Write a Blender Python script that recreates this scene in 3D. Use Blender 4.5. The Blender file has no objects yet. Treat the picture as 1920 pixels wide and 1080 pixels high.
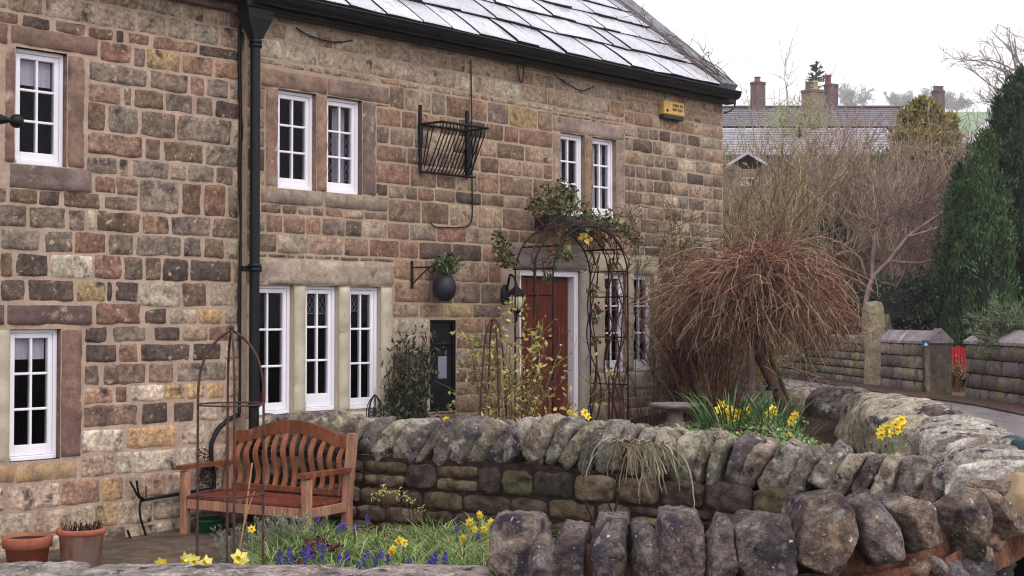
import bpy, bmesh, math, random
import numpy as np
from mathutils import Vector, Matrix

scene = bpy.context.scene
COL = scene.collection

# ------------------------------------------------------------------ camera
F = 2600.0                       # focal length in photo pixels (1920 wide)
CAM = np.array([0.0, 0.0, 1.75])
PITCH = math.atan(60.0 / F)
cam_d = bpy.data.cameras.new("camera")
cam_d.sensor_width = 36.0
cam_d.lens = F / 1920 * 36
cam_d.clip_start = 0.1
cam_d.clip_end = 3000
cam = bpy.data.objects.new("camera", cam_d)
cam.location = CAM
cam.rotation_euler = (math.pi / 2 + PITCH, 0, 0)
COL.objects.link(cam)
scene.camera = cam

# ------------------------------------------------------------------ world + sun (overcast)
SUN_EL, SUN_AZ = math.radians(48), math.radians(140)   # azimuth from +Y, clockwise
w = bpy.data.worlds.new("World")
scene.world = w
w.use_nodes = True
nt = w.node_tree
nt.nodes.clear()
out = nt.nodes.new("ShaderNodeOutputWorld")
bg = nt.nodes.new("ShaderNodeBackground")
sky = nt.nodes.new("ShaderNodeTexSky")
sky.sky_type = 'NISHITA'
sky.sun_disc = False
sky.sun_elevation = SUN_EL
sky.sun_rotation = SUN_AZ
sky.air_density = 1.0
sky.dust_density = 6.0
sky.ozone_density = 1.0
hs = nt.nodes.new("ShaderNodeHueSaturation")     # cloud cover takes the blue out of the sky
hs.inputs['Saturation'].default_value = 0.10
hs.inputs['Value'].default_value = 1.0
tint = nt.nodes.new("ShaderNodeMix")
tint.data_type = 'RGBA'; tint.blend_type = 'MULTIPLY'
tint.inputs[0].default_value = 1.0
tint.inputs[7].default_value = (1.0, 0.985, 1.02, 1)
nt.links.new(sky.outputs[0], hs.inputs['Color'])
nt.links.new(hs.outputs[0], tint.inputs[6])
# overcast: a nearly even cloud deck covers most of the sky
tcw = nt.nodes.new("ShaderNodeTexCoord")
cn = nt.nodes.new("ShaderNodeTexNoise"); cn.inputs['Scale'].default_value = 1.3; cn.inputs['Detail'].default_value = 3
nt.links.new(tcw.outputs['Generated'], cn.inputs['Vector'])
cr = nt.nodes.new("ShaderNodeValToRGB")
cr.color_ramp.elements[0].position = .25; cr.color_ramp.elements[0].color = (9.6, 9.45, 9.75, 1)
cr.color_ramp.elements[1].position = .75; cr.color_ramp.elements[1].color = (11.2, 11.05, 11.4, 1)
nt.links.new(cn.outputs['Fac'], cr.inputs[0])
deck = nt.nodes.new("ShaderNodeMix"); deck.data_type = 'RGBA'; deck.inputs[0].default_value = 0.85
nt.links.new(tint.outputs[2], deck.inputs[6]); nt.links.new(cr.outputs[0], deck.inputs[7])
nt.links.new(deck.outputs[2], bg.inputs['Color'])
bg.inputs['Strength'].default_value = 0.15
nt.links.new(bg.outputs[0], out.inputs[0])

sun_d = bpy.data.lights.new("sun", 'SUN')
sun_d.energy = 0.7
sun_d.angle = math.radians(30)
sun_d.color = (1.0, 0.96, 0.92)
sun = bpy.data.objects.new("sun", sun_d)
sdir = Vector((math.sin(SUN_AZ) * math.cos(SUN_EL), math.cos(SUN_AZ) * math.cos(SUN_EL), math.sin(SUN_EL)))
sun.rotation_euler = (-sdir).to_track_quat('-Z', 'Y').to_euler()
sun.location = (4, -4, 30)
COL.objects.link(sun)

scene.view_settings.view_transform = 'Standard'
scene.view_settings.look = 'None'
scene.view_settings.exposure = 0.22
scene.view_settings.gamma = 1.0
scene.cycles.max_bounces = 6
scene.cycles.filter_width = 1.15
scene.cycles.transparent_max_bounces = 12
scene.cycles.volume_bounces = 0

# ------------------------------------------------------------------ helpers
def lin(r, g, b):
    def f(c):
        c /= 255.0
        return c / 12.92 if c <= 0.04045 else ((c + 0.055) / 1.055) ** 2.4
    return np.array([f(r), f(g), f(b)])

def ray(px, py):
    x, y = (px - 960) / F, (540 - py) / F
    c, s = math.cos(PITCH), math.sin(PITCH)
    return np.array([x, c - y * s, s + y * c])

def at(px, py, Y):               # world point seen at a pixel, at distance Y
    r = ray(px, py)
    return CAM + r * (Y / r[1])

_l = math.hypot(2450, F)
U = np.array([2450 / _l, F / _l, 0.0])       # along the cottage front
NI = np.array([-F / _l, 2450 / _l, 0.0])     # into the cottage
HA = math.atan2(U[1], U[0])
_y0 = 32700.0 / (3410 - 447)
HO = np.array([(447 - 960) / F * _y0, _y0, 0.0])

def H(u, d, z):
    return HO + U * u + NI * d + np.array([0, 0, z])

def wp(px, py, d=0.0):           # pixel -> (u, d, z) on a plane parallel to the cottage front
    r = ray(px, py)
    t = (d + np.dot(HO - CAM, NI)) / np.dot(r, NI)
    P = CAM + r * t
    return np.array([np.dot(P - HO, U), d, P[2]])

def WU(px, d=0.0): return wp(px, 560, d)[0]
def WZ(px, py, d=0.0): return wp(px, py, d)[2]

def hsh(ix, iy, iz, seed):
    h = (ix.astype(np.int64) * 374761393 + iy.astype(np.int64) * 668265263 + iz.astype(np.int64) * 2147483647 + seed * 974711) & 0xffffffff
    h = ((h ^ (h >> 13)) * 1274126177) & 0xffffffff
    h = (h ^ (h >> 16)) & 0xffffff
    return h / float(0xffffff) * 2 - 1

def vnoise(P, seed=0):
    P = np.asarray(P, float)
    i = np.floor(P).astype(np.int64)
    f = P - i
    f = f * f * (3 - 2 * f)
    r = 0
    for dx in (0, 1):
        wx = f[..., 0] if dx else 1 - f[..., 0]
        for dy in (0, 1):
            wy = f[..., 1] if dy else 1 - f[..., 1]
            for dz in (0, 1):
                wz = f[..., 2] if dz else 1 - f[..., 2]
                r = r + wx * wy * wz * hsh(i[..., 0] + dx, i[..., 1] + dy, i[..., 2] + dz, seed)
    return r

def fbm(P, octv=3, seed=0):
    a, r = 1.0, 0
    P = np.asarray(P, float)
    for k in range(octv):
        r = r + a * vnoise(P * 2 ** k + 17.3 * k, seed + k)
        a *= 0.5
    return r

def norm(v):
    return v / np.maximum(np.linalg.norm(v, axis=-1, keepdims=True), 1e-9)

ORIG = {}

class MB:
    def __init__(s):
        s.V, s.FC, s.C, s.n = [], [], [], 0
    def add(s, V, Fs, col=(0.5, 0.5, 0.5), m=0, smooth=True):
        V = np.asarray(V, float).reshape(-1, 3)
        Fs = np.asarray(Fs, np.int64)
        if Fs.size == 0: return
        c = np.asarray(col, float)
        if c.ndim == 1: c = np.tile(c[:3], (len(V), 1))
        s.V.append(V); s.C.append(c[:, :3]); s.FC.append((Fs + s.n, m, smooth)); s.n += len(V)
    def box(s, x0, x1, y0, y1, z0, z1, col=(0.5,)*3, m=0, M=None):
        V = np.array([[x, y, z] for x in (x0, x1) for y in (y0, y1) for z in (z0, z1)], float)
        if M is not None: V = M(V)
        Fq = [[0, 1, 3, 2], [4, 6, 7, 5], [0, 4, 5, 1], [2, 3, 7, 6], [0, 2, 6, 4], [1, 5, 7, 3]]
        s.add(V, Fq, col, m, False)
    def bbox(s, x0, x1, y0, y1, z0, z1, col=(0.5,)*3, m=0, b=0.006, M=None):
        # box with chamfered edges
        c = np.array([(x0 + x1) / 2, (y0 + y1) / 2, (z0 + z1) / 2]); h = np.array([abs(x1 - x0) / 2, abs(y1 - y0) / 2, abs(z1 - z0) / 2])
        b = min(b, h.min() * 0.49)
        bm = bmesh.new(); bmesh.ops.create_cube(bm, size=2.0)
        for v in bm.verts: v.co = Vector((v.co.x * h[0], v.co.y * h[1], v.co.z * h[2]))
        bmesh.ops.bevel(bm, geom=list(bm.edges), offset=b, segments=1, affect='EDGES', profile=0.5)
        bm.verts.index_update()
        V = np.array([v.co[:] for v in bm.verts]) + c
        q = [[v.index for v in f.verts] for f in bm.faces if len(f.verts) == 4]
        t = [[v.index for v in f.verts] for f in bm.faces if len(f.verts) == 3]
        bm.free()
        if M is not None: V = M(V)
        n0 = s.n
        s.add(V, q, col, m, False)
        if t:
            s.FC.append((np.array(t) + n0, m, False))
    def tube(s, pts, r, sides=6, col=(0.5,)*3, m=0, closed=False):
        pts = np.asarray(pts, float)
        r = np.broadcast_to(np.asarray(r, float), (len(pts),))
        V, Fq = tubes(pts[None], r[None], sides)
        s.add(V, Fq, col, m, True)
        for e, o in ((0, 1), (len(pts) - 1, -1)):
            ids = np.arange(sides) + e * sides
            ring = V[ids]
            cc = ring.mean(0)
            VV = np.vstack([ring, cc])
            T = [[i, (i + 1) % sides, sides][::o] for i in range(sides)]
            s.add(VV, T, col, m, False)
    def lathe(s, prof, c=(0, 0, 0), seg=20, col=(0.5,)*3, m=0):
        prof = np.asarray(prof, float)
        a = np.linspace(0, 2 * math.pi, seg, endpoint=False)
        V = np.zeros((len(prof), seg, 3))
        V[:, :, 0] = prof[:, 0:1] * np.cos(a) + c[0]
        V[:, :, 1] = prof[:, 0:1] * np.sin(a) + c[1]
        V[:, :, 2] = prof[:, 1:2] + c[2]
        i = np.arange(len(prof) - 1)[:, None] * seg; j = np.arange(seg)[None]
        q = np.stack([i + j, i + (j + 1) % seg, i + seg + (j + 1) % seg, i + seg + j], -1).reshape(-1, 4)
        s.add(V.reshape(-1, 3), q, col, m, True)
    def build(s, name, mats, parent=None, kind=None, label=None, loc=None, rotz=0.0, flat=False):
        if not isinstance(mats, (list, tuple)): mats = [mats]
        V = np.vstack(s.V); C = np.vstack(s.C)
        if parent is not None: o0 = ORIG[parent.name]
        else: o0 = np.zeros(3) if loc is None else np.asarray(loc[0], float)
        V = V - o0
        me = bpy.data.meshes.new(name)
        nl = sum(f.size for f, _, _ in s.FC); nf = sum(len(f) for f, _, _ in s.FC)
        me.vertices.add(len(V)); me.vertices.foreach_set('co', V.astype(np.float32).ravel())
        me.loops.add(nl); me.polygons.add(nf)
        li = np.concatenate([f.ravel() for f, _, _ in s.FC]).astype(np.int32)
        tot = np.concatenate([np.full(len(f), f.shape[1], np.int32) for f, _, _ in s.FC])
        st = np.concatenate([[0], np.cumsum(tot)[:-1]]).astype(np.int32)
        me.loops.foreach_set('vertex_index', li)
        me.polygons.foreach_set('loop_start', st)
        me.polygons.foreach_set('loop_total', tot)
        me.polygons.foreach_set('material_index', np.concatenate([np.full(len(f), m, np.int32) for f, m, _ in s.FC]))
        me.polygons.foreach_set('use_smooth', np.concatenate([np.full(len(f), bool(sm) and not flat) for f, _, sm in s.FC]))
        at_ = me.color_attributes.new("Col", 'FLOAT_COLOR', 'POINT')
        at_.data.foreach_set('color', np.hstack([C, np.ones((len(C), 1))]).astype(np.float32).ravel())
        for mt in mats: me.materials.append(mt)
        me.update(calc_edges=True); me.validate()
        o = bpy.data.objects.new(name, me)
        COL.objects.link(o)
        if parent is not None: o.parent = parent
        elif loc is not None:
            o.location = loc[1]; o.rotation_euler = (0, 0, rotz)
        ORIG[o.name] = o0
        if kind: o['kind'] = kind
        if label: o['label'] = label
        return o

def tag(o, label, cat, group=None, kind=None):
    o['label'] = label; o['category'] = cat
    if group: o['group'] = group
    if kind: o['kind'] = kind
    return o

def thing(name, label, cat, base, house=False, group=None):
    """Empty at a thing's base. base is in cottage coordinates (u, d, z) when house is True, else world."""
    o = bpy.data.objects.new(name, None)
    COL.objects.link(o)
    o.empty_display_size = 0.1
    base = np.asarray(base, float)
    if house:
        o.location = H(*base); o.rotation_euler = (0, 0, HA)
    else:
        o.location = base
    ORIG[o.name] = base
    return tag(o, label, cat, group)

def lthing(name, label, cat, loc, rotz, group=None):
    """Empty whose parts are modelled in its own local frame."""
    o = bpy.data.objects.new(name, None)
    COL.objects.link(o)
    o.empty_display_size = 0.1
    o.location = loc; o.rotation_euler = (0, 0, rotz)
    ORIG[o.name] = np.zeros(3)
    return tag(o, label, cat, group)

def solo(name, mb, mats, label, cat, base, house=False, group=None, kind=None):
    base = np.asarray(base, float)
    o = mb.build(name, mats, None, None, None, (base, H(*base) if house else base), HA if house else 0.0)
    return tag(o, label, cat, group, kind)

def tubes(paths, radii, sides=3):
    paths = np.asarray(paths, float); radii = np.asarray(radii, float)
    N, K, _ = paths.shape
    T = np.gradient(paths, axis=1)
    T = norm(T)
    D = norm(paths[:, -1] - paths[:, 0])
    ref = np.where(np.abs(D[:, 2:3]) > 0.8, np.array([[1.0, 0.13, 0]]), np.array([[0.05, 0.1, 1.0]]))[:, None, :]
    A = norm(np.cross(T, np.broadcast_to(ref, T.shape)))
    B = np.cross(T, A)
    a = np.linspace(0, 2 * math.pi, sides, endpoint=False)
    V = paths[:, :, None, :] + radii[:, :, None, None] * (A[:, :, None, :] * np.cos(a)[None, None, :, None] + B[:, :, None, :] * np.sin(a)[None, None, :, None])
    base = (np.arange(N) * K * sides)[:, None, None]
    k = (np.arange(K - 1) * sides)[None, :, None]
    j = np.arange(sides)[None, None, :]
    j2 = (j + 1) % sides
    q = np.stack([base + k + j, base + k + j2, base + k + sides + j2, base + k + sides + j], -1).reshape(-1, 4)
    return V.reshape(-1, 3), q

def leafq(C, D, Nn, L, Wd):
    """leaf quads: centres, pointing directions, surface normals, length, width"""
    D = norm(D); S = norm(np.cross(D, Nn)); n = len(C)
    L = np.broadcast_to(np.asarray(L, float).reshape(-1, 1), (n, 1)); Wd = np.broadcast_to(np.asarray(Wd, float).reshape(-1, 1), (n, 1))
    up = np.cross(S, D)
    V = np.stack([C - D * L * 0.5, C + S * Wd * 0.5 + up * Wd * 0.12, C + D * L * 0.5, C - S * Wd * 0.5 + up * Wd * 0.12], 1)
    q = np.arange(n * 4).reshape(n, 4)
    return V.reshape(-1, 3), q

def grow(P0, D, L, K, wig, up, rng):
    N = len(P0)
    pts = np.zeros((N, K, 3)); pts[:, 0] = P0
    D = norm(D); dirs = np.zeros((N, K, 3)); dirs[:, 0] = D
    L = np.broadcast_to(np.asarray(L, float), (N,))
    for k in range(1, K):
        D = norm(D + rng.normal(0, wig, (N, 3)) + np.array([0, 0, up]))
        pts[:, k] = pts[:, k - 1] + D * (L / (K - 1))[:, None]
        dirs[:, k] = D
    return pts, dirs

def spawn(pts, dirs, M, ang, rng, t0=0.25, t1=1.0):
    N, K, _ = pts.shape
    i = rng.integers(0, N, M)
    t = rng.uniform(t0, t1, M) * (K - 1)
    k = np.minimum(t.astype(int), K - 2); f = (t - k)[:, None]
    P = pts[i, k] * (1 - f) + pts[i, k + 1] * f
    D = norm(dirs[i, k + 1] + rng.normal(0, ang, (M, 3)))
    return P, D

def taper(N, K, r0, r1):
    return np.broadcast_to(np.linspace(0, 1, K)[None] * (r1 - r0) + r0, (N, K)) * np.ones((N, 1))

_bm = bmesh.new(); bmesh.ops.create_icosphere(_bm, subdivisions=4, radius=1.0)
ICO_V = np.array([v.co[:] for v in _bm.verts]); _bm.verts.index_update()
ICO_F = np.array([[v.index for v in f.verts] for f in _bm.faces]); _bm.free()
_bm = bmesh.new(); bmesh.ops.create_icosphere(_bm, subdivisions=5, radius=1.0)
ICO5_V = np.array([v.co[:] for v in _bm.verts]); _bm.verts.index_update()
ICO5_F = np.array([[v.index for v in f.verts] for f in _bm.faces]); _bm.free()

def rock(dims, seed, p=4.0, cuts=7, amp=0.07, hi=False, fine=0.02, cut0=0.72):
    rng = np.random.default_rng(seed)
    v = ICO5_V if hi else ICO_V
    r = (np.abs(v) ** p).sum(1) ** (-1 / p)
    P = v * r[:, None]
    for k in range(cuts):
        n = norm(rng.normal(0, 1, 3)); d = rng.uniform(cut0, 1.0) * (np.abs(n).sum() if p > 6 else 1) / (1.25 if p > 6 else 1)
        e = P @ n - d
        P = P - np.where(e > 0, e, 0)[:, None] * n * 0.9
    P = P * (1 + amp * fbm(P * 1.6 + seed * 3.1, 3, seed)[:, None])
    P = P * np.asarray(dims) / 2
    s = float(np.mean(dims))
    P = P + norm(v) * (fine * s * fbm(P / s * 9 + seed, 3, seed + 5))[:, None]
    return P, (ICO5_F if hi else ICO_F)

def rotm(axis, ang):
    return np.array(Matrix.Rotation(ang, 3, axis))

# ------------------------------------------------------------------ materials
def new_mat(name):
    m = bpy.data.materials.new(name); m.use_nodes = True
    nt = m.node_tree
    return m, nt, nt.nodes['Principled BSDF']

def N(nt, t, **kw):
    n = nt.nodes.new(t)
    for k, v in kw.items(): setattr(n, k, v)
    return n

def noise_node(nt, vec, scale, detail=4, rough=0.6):
    n = N(nt, 'ShaderNodeTexNoise'); n.inputs['Scale'].default_value = scale
    n.inputs['Detail'].default_value = detail; n.inputs['Roughness'].default_value = rough
    nt.links.new(vec, n.inputs['Vector'])
    return n.outputs['Fac']

def ramp(nt, fac, a, b, ca=(0, 0, 0, 1), cb=(1, 1, 1, 1)):
    r = N(nt, 'ShaderNodeValToRGB')
    r.color_ramp.elements[0].position = a; r.color_ramp.elements[1].position = b
    r.color_ramp.elements[0].color = ca; r.color_ramp.elements[1].color = cb
    nt.links.new(fac, r.inputs[0])
    return r.outputs[0]

def mix(nt, fac, a, b, mode='MIX'):
    m = N(nt, 'ShaderNodeMix', data_type='RGBA', blend_type=mode)
    if isinstance(fac, (int, float)): m.inputs[0].default_value = fac
    else: nt.links.new(fac, m.inputs[0])
    for s, i in ((a, 6), (b, 7)):
        if hasattr(s, 'is_output'): nt.links.new(s, m.inputs[i])
        else: m.inputs[i].default_value = (*s[:3], 1)
    return m.outputs[2]

def mat(name, color=None, rough=0.8, spec=0.3, var=(), spots=(), bump=(), metallic=0.0, stretch=None, coat=0.0, sheen=0.0, roughvar=None):
    """procedural material. color None = per-stone/leaf colour attribute.
    var: (scale, low, high) multiplies the colour by noise; spots: (scale, t0, t1, color) mixes colour where noise passes t0..t1;
    bump: (scale, strength, distance)"""
    m, nt, b = new_mat(name)
    tc = N(nt, 'ShaderNodeTexCoord'); vec = tc.outputs['Object']
    if stretch:
        mp = N(nt, 'ShaderNodeMapping'); mp.inputs['Scale'].default_value = stretch
        nt.links.new(vec, mp.inputs[0]); vec = mp.outputs[0]
    if color is None:
        at_ = N(nt, 'ShaderNodeAttribute', attribute_name='Col'); c = at_.outputs['Color']
    else:
        rgb = N(nt, 'ShaderNodeRGB'); rgb.outputs[0].default_value = (*color[:3], 1); c = rgb.outputs[0]
    for sc, lo, hi in var:
        f = noise_node(nt, vec, sc, 5, 0.65)
        g = ramp(nt, f, 0.36, 0.64, (lo, lo, lo, 1), (hi, hi, hi, 1))
        c = mix(nt, 1.0, c, g, 'MULTIPLY')
    for sc, t0, t1, sc_col in spots:
        f = noise_node(nt, vec, sc, 5, 0.6)
        g = ramp(nt, f, t0, t1)
        c = mix(nt, g, c, sc_col)
    nt.links.new(c, b.inputs['Base Color'])
    b.inputs['Roughness'].default_value = rough
    if roughvar:
        f = noise_node(nt, vec, roughvar[0], 4, 0.6)
        mr = N(nt, 'ShaderNodeMapRange'); mr.inputs[3].default_value = roughvar[1]; mr.inputs[4].default_value = roughvar[2]
        mr.inputs[1].default_value = 0.3; mr.inputs[2].default_value = 0.7
        nt.links.new(f, mr.inputs[0]); nt.links.new(mr.outputs[0], b.inputs['Roughness'])
    b.inputs['Specular IOR Level'].default_value = spec
    b.inputs['Metallic'].default_value = metallic
    if coat: b.inputs['Coat Weight'].default_value = coat; b.inputs['Coat Roughness'].default_value = 0.15
    last = None
    for sc, st, dist in bump:
        bp = N(nt, 'ShaderNodeBump'); bp.inputs['Strength'].default_value = st; bp.inputs['Distance'].default_value = dist
        nt.links.new(noise_node(nt, vec, sc, 6, 0.65), bp.inputs['Height'])
        if last is not None: nt.links.new(last, bp.inputs['Normal'])
        last = bp.outputs[0]
    if last is not None: nt.links.new(last, b.inputs['Normal'])
    return m

M_STONE = mat('house_stone', None, 0.9, 0.2, var=[(1.2, .84, 1.12), (8, .68, 1.3), (30, .62, 1.34), (110, .74, 1.26)],
              spots=[(7, .55, .68, lin(66, 56, 56)), (18, .60, .70, lin(178, 160, 140))], bump=[(28, .5, .02), (120, .45, .008)])
M_ASHLAR = mat('cottage_stone', None, 0.9, 0.2, var=[(1.0, .82, 1.12), (6, .72, 1.24), (26, .66, 1.3), (110, .72, 1.28)],
               spots=[(8, .57, .70, lin(72, 62, 60)), (14, .60, .72, lin(172, 156, 136))], bump=[(40, .45, .014), (150, .5, .006)])
M_MORTAR = mat('lime_mortar', lin(172, 149, 133), 0.95, 0.1, var=[(4, .8, 1.15), (40, .85, 1.12)], bump=[(60, .5, .008)])
M_MORTAR2 = mat('pale_mortar', lin(164, 144, 124), 0.95, 0.1, var=[(4, .78, 1.15), (40, .85, 1.12)], bump=[(60, .5, .006)])
M_DRESSED = mat('dressed_stone', None, 0.9, 0.2, var=[(3, .78, 1.18), (18, .78, 1.18), (100, .78, 1.2)],
                spots=[(5, .57, .70, lin(92, 78, 74)), (4.3, .60, .70, lin(172, 160, 146))], bump=[(60, .35, .006), (200, .3, .003)])
M_BEIGE = mat('beige_masonry_paint', None, 0.75, 0.25, var=[(2.5, .92, 1.06), (30, .96, 1.04)], bump=[(50, .25, .004)])
M_WHITE = mat('white_window_paint', lin(234, 230, 238), 0.45, 0.4, var=[(3, .95, 1.03)], bump=[(40, .1, .002)])
M_BLACK = mat('black_iron_paint', lin(15, 14, 20), 0.45, 0.25, var=[(8, .7, 1.3)], bump=[(60, .2, .002)])
M_RUST = mat('rusty_iron', lin(74, 52, 48), 0.8, 0.25, var=[(20, .6, 1.4)], spots=[(30, .55, .7, lin(105, 66, 48))], bump=[(120, .3, .002)])
M_SLATE = mat('stone_slate', None, 0.36, 0.6, var=[(3, .85, 1.1), (25, .82, 1.12), (90, .85, 1.1)], spots=[(7, .58, .70, lin(150, 145, 150)), (18, .64, .72, lin(112, 106, 108))],
              bump=[(9, .3, .02), (70, .3, .004)], roughvar=(6, .2, .5))
M_UNDERLAY_SHADE = mat('underlay_and_edge_shade', lin(45, 42, 45), 0.95, 0.1)
M_COPING = mat('weathered_coping_stone', None, 0.95, 0.15, var=[(3, .7, 1.25), (13, .55, 1.4), (60, .65, 1.32)],
               spots=[(7, .55, .64, lin(60, 54, 62)), (11, .58, .66, lin(168, 162, 148)), (38, .66, .70, lin(208, 205, 200))],
               bump=[(14, .7, .035), (60, .6, .012), (200, .4, .004)])
M_FRONT = mat('foreground_stone', None, 0.93, 0.2, var=[(3.2, .52, 1.42), (16, .5, 1.45), (75, .62, 1.36)],
              spots=[(5, .50, .62, lin(60, 53, 62)), (8, .63, .72, lin(138, 120, 96)), (11, .58, .72, lin(142, 138, 134)), (24, .67, .70, lin(214, 210, 206)), (60, .62, .70, lin(156, 152, 148))],
              bump=[(10, 1.0, .05), (38, .85, .018), (150, .55, .006)])
M_DRY = mat('mossy_wall_stone', None, 0.95, 0.12, var=[(4, .6, 1.3), (20, .6, 1.35), (90, .75, 1.25)],
            spots=[(5, .58, .72, lin(70, 68, 40)), (9, .6, .74, lin(44, 38, 38))], bump=[(18, .7, .03), (80, .6, .01)])
M_REDMORTAR = mat('red_mortar', lin(124, 84, 69), 0.95, 0.1, var=[(8, .55, 1.3), (40, .7, 1.25)], spots=[(5, .52, .64, lin(84, 62, 54))], bump=[(25, .8, .03), (110, .6, .008)])
M_GAP = mat('dark_earth_joint', lin(52, 42, 38), 1.0, 0.05, var=[(12, .6, 1.5)], bump=[(40, .8, .02)])
M_WOOD = mat('oiled_teak', None, 0.55, 0.35, var=[(1.6, .7, 1.22), (9, .72, 1.22), (30, .85, 1.15)], spots=[(2.5, .58, .72, lin(136, 112, 98))], stretch=(6, 6, 1), bump=[(16, .25, .004)])
M_DOOR = mat('red_brown_door_paint', lin(98, 40, 27), 0.5, 0.35, var=[(3, .8, 1.15), (12, .88, 1.1)], stretch=(7, 7, .8), bump=[(14, .25, .003)])
M_TERRA = mat('terracotta', None, 0.85, 0.2, var=[(6, .8, 1.15), (40, .88, 1.1)], bump=[(60, .25, .004)])
M_POTOLD = mat('bleached_terracotta', lin(182, 122, 104), 0.9, 0.15, var=[(6, .75, 1.2)], spots=[(6, .38, .56, lin(214, 180, 168))], stretch=(1, 1, .45), bump=[(60, .3, .004)])
M_PLASTIC_G = mat('green_plastic', lin(10, 84, 44), 0.4, 0.4, var=[(5, .8, 1.15)])
M_PLASTIC_D = mat('dark_plastic', lin(34, 32, 40), 0.5, 0.35, var=[(6, .8, 1.2)])
M_RED = mat('red_plastic', lin(168, 20, 28), 0.45, 0.35, var=[(6, .85, 1.1)])
M_REDCLOTH = mat('red_upholstery', lin(150, 20, 34), 0.9, 0.1, var=[(9, .8, 1.15)])
M_YELLOW = mat('yellow_box_paint', lin(200, 162, 94), 0.5, 0.35, var=[(14, .82, 1.12)], spots=[(30, .66, .74, lin(190, 170, 120))])
M_TWIG = mat('twig_bark', None, 0.9, 0.15, var=[(30, .75, 1.25)])
M_BARK = mat('tree_bark', None, 0.95, 0.12, var=[(8, .65, 1.3), (40, .7, 1.25)], stretch=(1, 1, .35), bump=[(30, .7, .02)])
M_LEAF = mat('leaf', None, 0.6, 0.3, var=[(14, .75, 1.25)])
M_NEEDLE = mat('conifer_needles', None, 0.75, 0.2, var=[(4, .7, 1.3), (20, .7, 1.3)])
M_PETAL = mat('petal', None, 0.6, 0.2)
M_GRASS = mat('grass_blade', None, 0.6, 0.25, var=[(9, .75, 1.25)])
M_SOIL = mat('garden_soil', lin(66, 52, 44), 1.0, 0.08, var=[(5, .6, 1.3), (40, .6, 1.4)], bump=[(30, .8, .03)])
M_PAVE = mat('patio_paving', lin(140, 122, 108), 0.85, 0.2, var=[(3, .8, 1.15), (30, .85, 1.12)], bump=[(50, .4, .006)])
M_GROUND = mat('rough_ground', None, 1.0, 0.08, var=[(.6, .7, 1.25), (8, .7, 1.3)], bump=[(12, .6, .05)])
M_ROAD = mat('wet_asphalt', lin(126, 118, 121), 0.35, 0.5, var=[(.7, .75, 1.2), (80, .8, 1.2)], spots=[(1.3, .56, .68, lin(98, 86, 86))], stretch=(1, .25, 1),
             bump=[(150, .4, .004)], roughvar=(1.2, .22, .6))
M_VERGE = mat('leaf_litter_verge', lin(82, 64, 58), 1.0, 0.1, var=[(6, .6, 1.35), (40, .6, 1.4)], bump=[(40, .8, .02)])
M_BRICK = mat('chimney_brick', None, 0.9, 0.15, var=[(3, .8, 1.15), (20, .8, 1.2)], bump=[(12, .3, .02)])
M_CURTAIN = mat('net_curtain', None, 0.9, 0.1, var=[(20, .85, 1.1)], stretch=(6, 6, .2))
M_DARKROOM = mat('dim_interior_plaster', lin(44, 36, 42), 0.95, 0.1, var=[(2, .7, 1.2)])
M_OLDWALL = mat('mossy_block', None, 0.92, 0.15, var=[(2, .7, 1.2), (12, .7, 1.25), (60, .8, 1.2)], spots=[(2.2, .55, .72, lin(112, 106, 62)), (5, .62, .74, lin(52, 44, 46))], bump=[(20, .5, .02)])
M_FARROOF = mat('far_roof_slate', None, 0.6, 0.3, var=[(.7, .85, 1.1), (6, .85, 1.12)], bump=[(5, .3, .03)])
M_HAIR = mat('dry_straw_leaf', None, 0.8, 0.2, var=[(14, .8, 1.2)])
M_LAMP = mat('frosted_lamp_glass', lin(205, 195, 160), 0.35, 0.4, var=[(12, .92, 1.05)])

def glass_mat():
    m, nt, b = new_mat('window_glass')
    nt.nodes.remove(b)
    o = nt.nodes['Material Output']
    tr = N(nt, 'ShaderNodeBsdfTransparent'); tr.inputs[0].default_value = (.78, .77, .82, 1)
    gl = N(nt, 'ShaderNodeBsdfGlossy'); gl.inputs['Roughness'].default_value = 0.03; gl.inputs[0].default_value = (.9, .9, .95, 1)
    fr = N(nt, 'ShaderNodeFresnel'); fr.inputs[0].default_value = 1.2
    mx = N(nt, 'ShaderNodeMixShader')
    nt.links.new(fr.outputs[0], mx.inputs[0]); nt.links.new(tr.outputs[0], mx.inputs[1]); nt.links.new(gl.outputs[0], mx.inputs[2])
    nt.links.new(mx.outputs[0], o.inputs[0])
    return m
M_GLASS = glass_mat()
# ================================================================== THE TWO COTTAGES
RD = -0.10                        # the right-hand cottage front stands 10 cm proud of the left one
rng0 = np.random.default_rng(5)
PAL = dict(b=(130, 102, 84), r=(136, 98, 80), g=(130, 113, 99), o=(166, 138, 92), d=(92, 75, 67), p=(180, 163, 140), t=(152, 126, 104),
           n=(118, 92, 72), k=(150, 114, 90), v=(122, 102, 88), y=(170, 134, 90), s=(162, 142, 120))

def jit(c, rng, a=0.10):
    c = lin(*c) if max(c) > 1.5 else np.asarray(c)
    c = c * .78 + .22 * c.mean() * np.array([1.10, .97, .93])
    return c * (1 + rng.uniform(-a, a)) * (1 + rng.uniform(-a * .3, a * .3, 3))

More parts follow.
